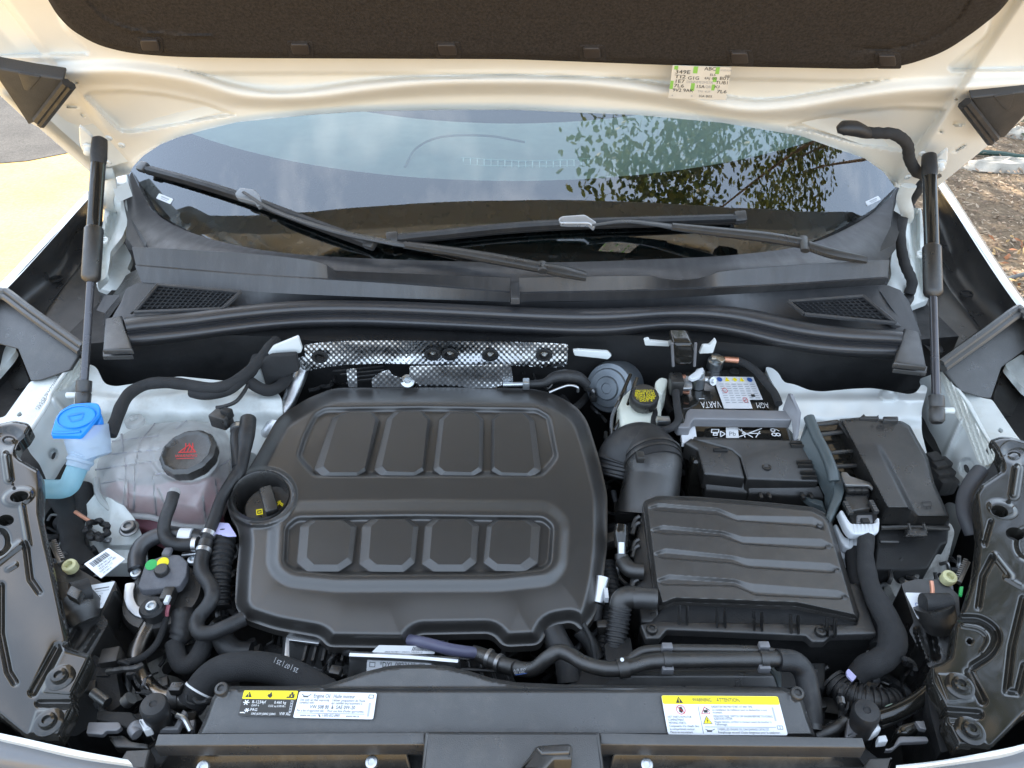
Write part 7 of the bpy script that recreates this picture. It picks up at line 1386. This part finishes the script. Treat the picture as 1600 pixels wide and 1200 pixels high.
P_.poly([(66, 17), (73.5, 29), (58.5, 29)], RED).poly([(66, 19), (71.8, 28.2), (60.2, 28.2)], PAPER, 2).rect(63, 23, 69, 27.4, INK, 3).bar(68, 20, 73, 24, 1, INK, 3).poly([(66, 32), (73.5, 45), (58.5, 45)], INKG).poly([(66, 33.6), (72, 44.2), (60, 44.2)], YEL, 2).bar(66.5, 36, 64.8, 40, 1, INK, 3).bar(64.8, 40, 67, 39.4, .9, INK, 3).bar(67, 39.4, 65.5, 43, 1, INK, 3)
for t_, y, w_ in (('RADIATOR FAN MAY START AT ANY TIME.', 19.5, 66), ('Le ventilateur du radiateur peut se d\u00e9clencher \u00e0 tout', 24.3, 88), ('moment.', 28.6, 16), ('HIGH VOLTAGE. SWITCH OFF ENGINE BEFORE TOUCHING', 34.5, 94), ('IGNITION SYSTEM.', 38.6, 30), ("Haute tension, arr\u00eater le moteur avant de toucher \u00e0", 43.2, 90), ("l'allumage.", 47.2, 20), ('OVERFILLED ENGINE OIL CAN DAMAGE CATALYST.', 55, 82), ("Remplissage excessif d'huile dangereux pour le catalyseur.", 59.6, 98)): P_.text(t_, 77 if y < 50 else 79, y, 4, INKG, width=w_)
P_.rect(60, 49.4, 172, 50, INKG).bar(62, 56, 70, 56, 3, INKG).bar(60, 53, 64, 55, .9, INKG).bar(70, 55, 75, 53, .9, INKG).frame(174, 47, 183, 53, .7, INKG).rect(178.3, 47, 178.9, 53, INKG).rect(173, 18, 176, 40, INKL); P_.done(o)

# ------------------------------------------------------------------ dark clutter deep in the bay
def clutter(n, reg, z0, z1, seed):
    r_ = np.random.default_rng(seed)
    for _ in range(n):
        x, y = r_.uniform(reg[0], reg[1]), r_.uniform(reg[2], reg[3]); z = r_.uniform(z0, z1)
        if r_.random() < .6:
            p = [(x, y, z)]; a = r_.uniform(0, 6.3)
            for _k in range(3): a += r_.normal(0, .7); x += 22 * math.cos(a); y += 22 * math.sin(a); p.append((x, y, z + r_.normal(0, .012)))
            MB().ptube(p, r_.uniform(.003, .009), n=8, sub=4).build('loom', (DARK, RUB, TAPE, RUB, BRACK)[r_.integers(5)], eng)
        else:
            a = r_.uniform(-.6, .6); MB().box(W(x, y, z), r_.uniform(.012, .04), r_.uniform(.012, .035), r_.uniform(.015, .04), (math.cos(a), math.sin(a), .1)).build('casting', (DARK, PLAS, DARK, STEEL)[r_.integers(4)], eng, bevel=.002)
clutter(26, (940, 1000, 660, 1040), .78, .86, 1)
clutter(26, (330, 450, 690, 1040), .76, .84, 2)
clutter(22, (480, 1000, 575, 625), .80, .90, 3)
clutter(26, (60, 340, 900, 1140), .72, .82, 4)
clutter(30, (1280, 1480, 860, 1150), .72, .82, 5)
clutter(22, (400, 900, 1000, 1070), .74, .80, 6)
clutter(10, (1040, 1090, 640, 800), .80, .88, 7)
def looms(n, reg, z0, z1, seed, par, ms):
    r_ = np.random.default_rng(seed)
    for _ in range(n):
        x, y = r_.uniform(reg[0], reg[1]), r_.uniform(reg[2], reg[3]); z = r_.uniform(z0, z1); p = [(x, y, z)]; a = r_.uniform(0, 6.3)
        for _k in range(5): a += r_.normal(0, .6); x += 11 * math.cos(a); y += 11 * math.sin(a); p.append((x, y, z + r_.normal(0, .006)))
        rr = r_.uniform(.0014, .0042); MB().ptube(p, rr, n=7, sub=4).build('loom', ms[r_.integers(len(ms))], par)
        if r_.random() < .5: q = p[-1]; MB().box(W(*q), .014, .012, .012, (math.cos(a), -math.sin(a), 0), (math.sin(a), math.cos(a), 0)).build('plug', (PLAS, DARK, PLASG)[r_.integers(3)], par, bevel=.0015)
        if r_.random() < .4: MB().ptube([p[2], p[3]], rr * 1.5, n=8).build('cable_tie', (STEEL, RUB, BRACK)[r_.integers(3)], par)
LM = (TAPE, RUB, PLAS, RUB, DARK, STEEL)
looms(26, (120, 330, 1020, 1140), .80, .875, 11, eng, LM)
looms(26, (1285, 1460, 1040, 1160), .80, .875, 12, eng, LM)
looms(14, (60, 150, 770, 900), .83, .87, 13, eng, LM)
looms(16, (940, 1000, 640, 900), .83, .87, 14, eng, LM)
looms(14, (400, 540, 985, 1060), .80, .85, 15, eng, LM)
looms(10, (1370, 1470, 860, 920), .82, .86, 16, eng, LM)
looms(14, (470, 900, 580, 606), .88, .915, 17, eng, LM + (ZINC, BRACK))
looms(8, (330, 360, 860, 980), .83, .87, 18, eng, LM)
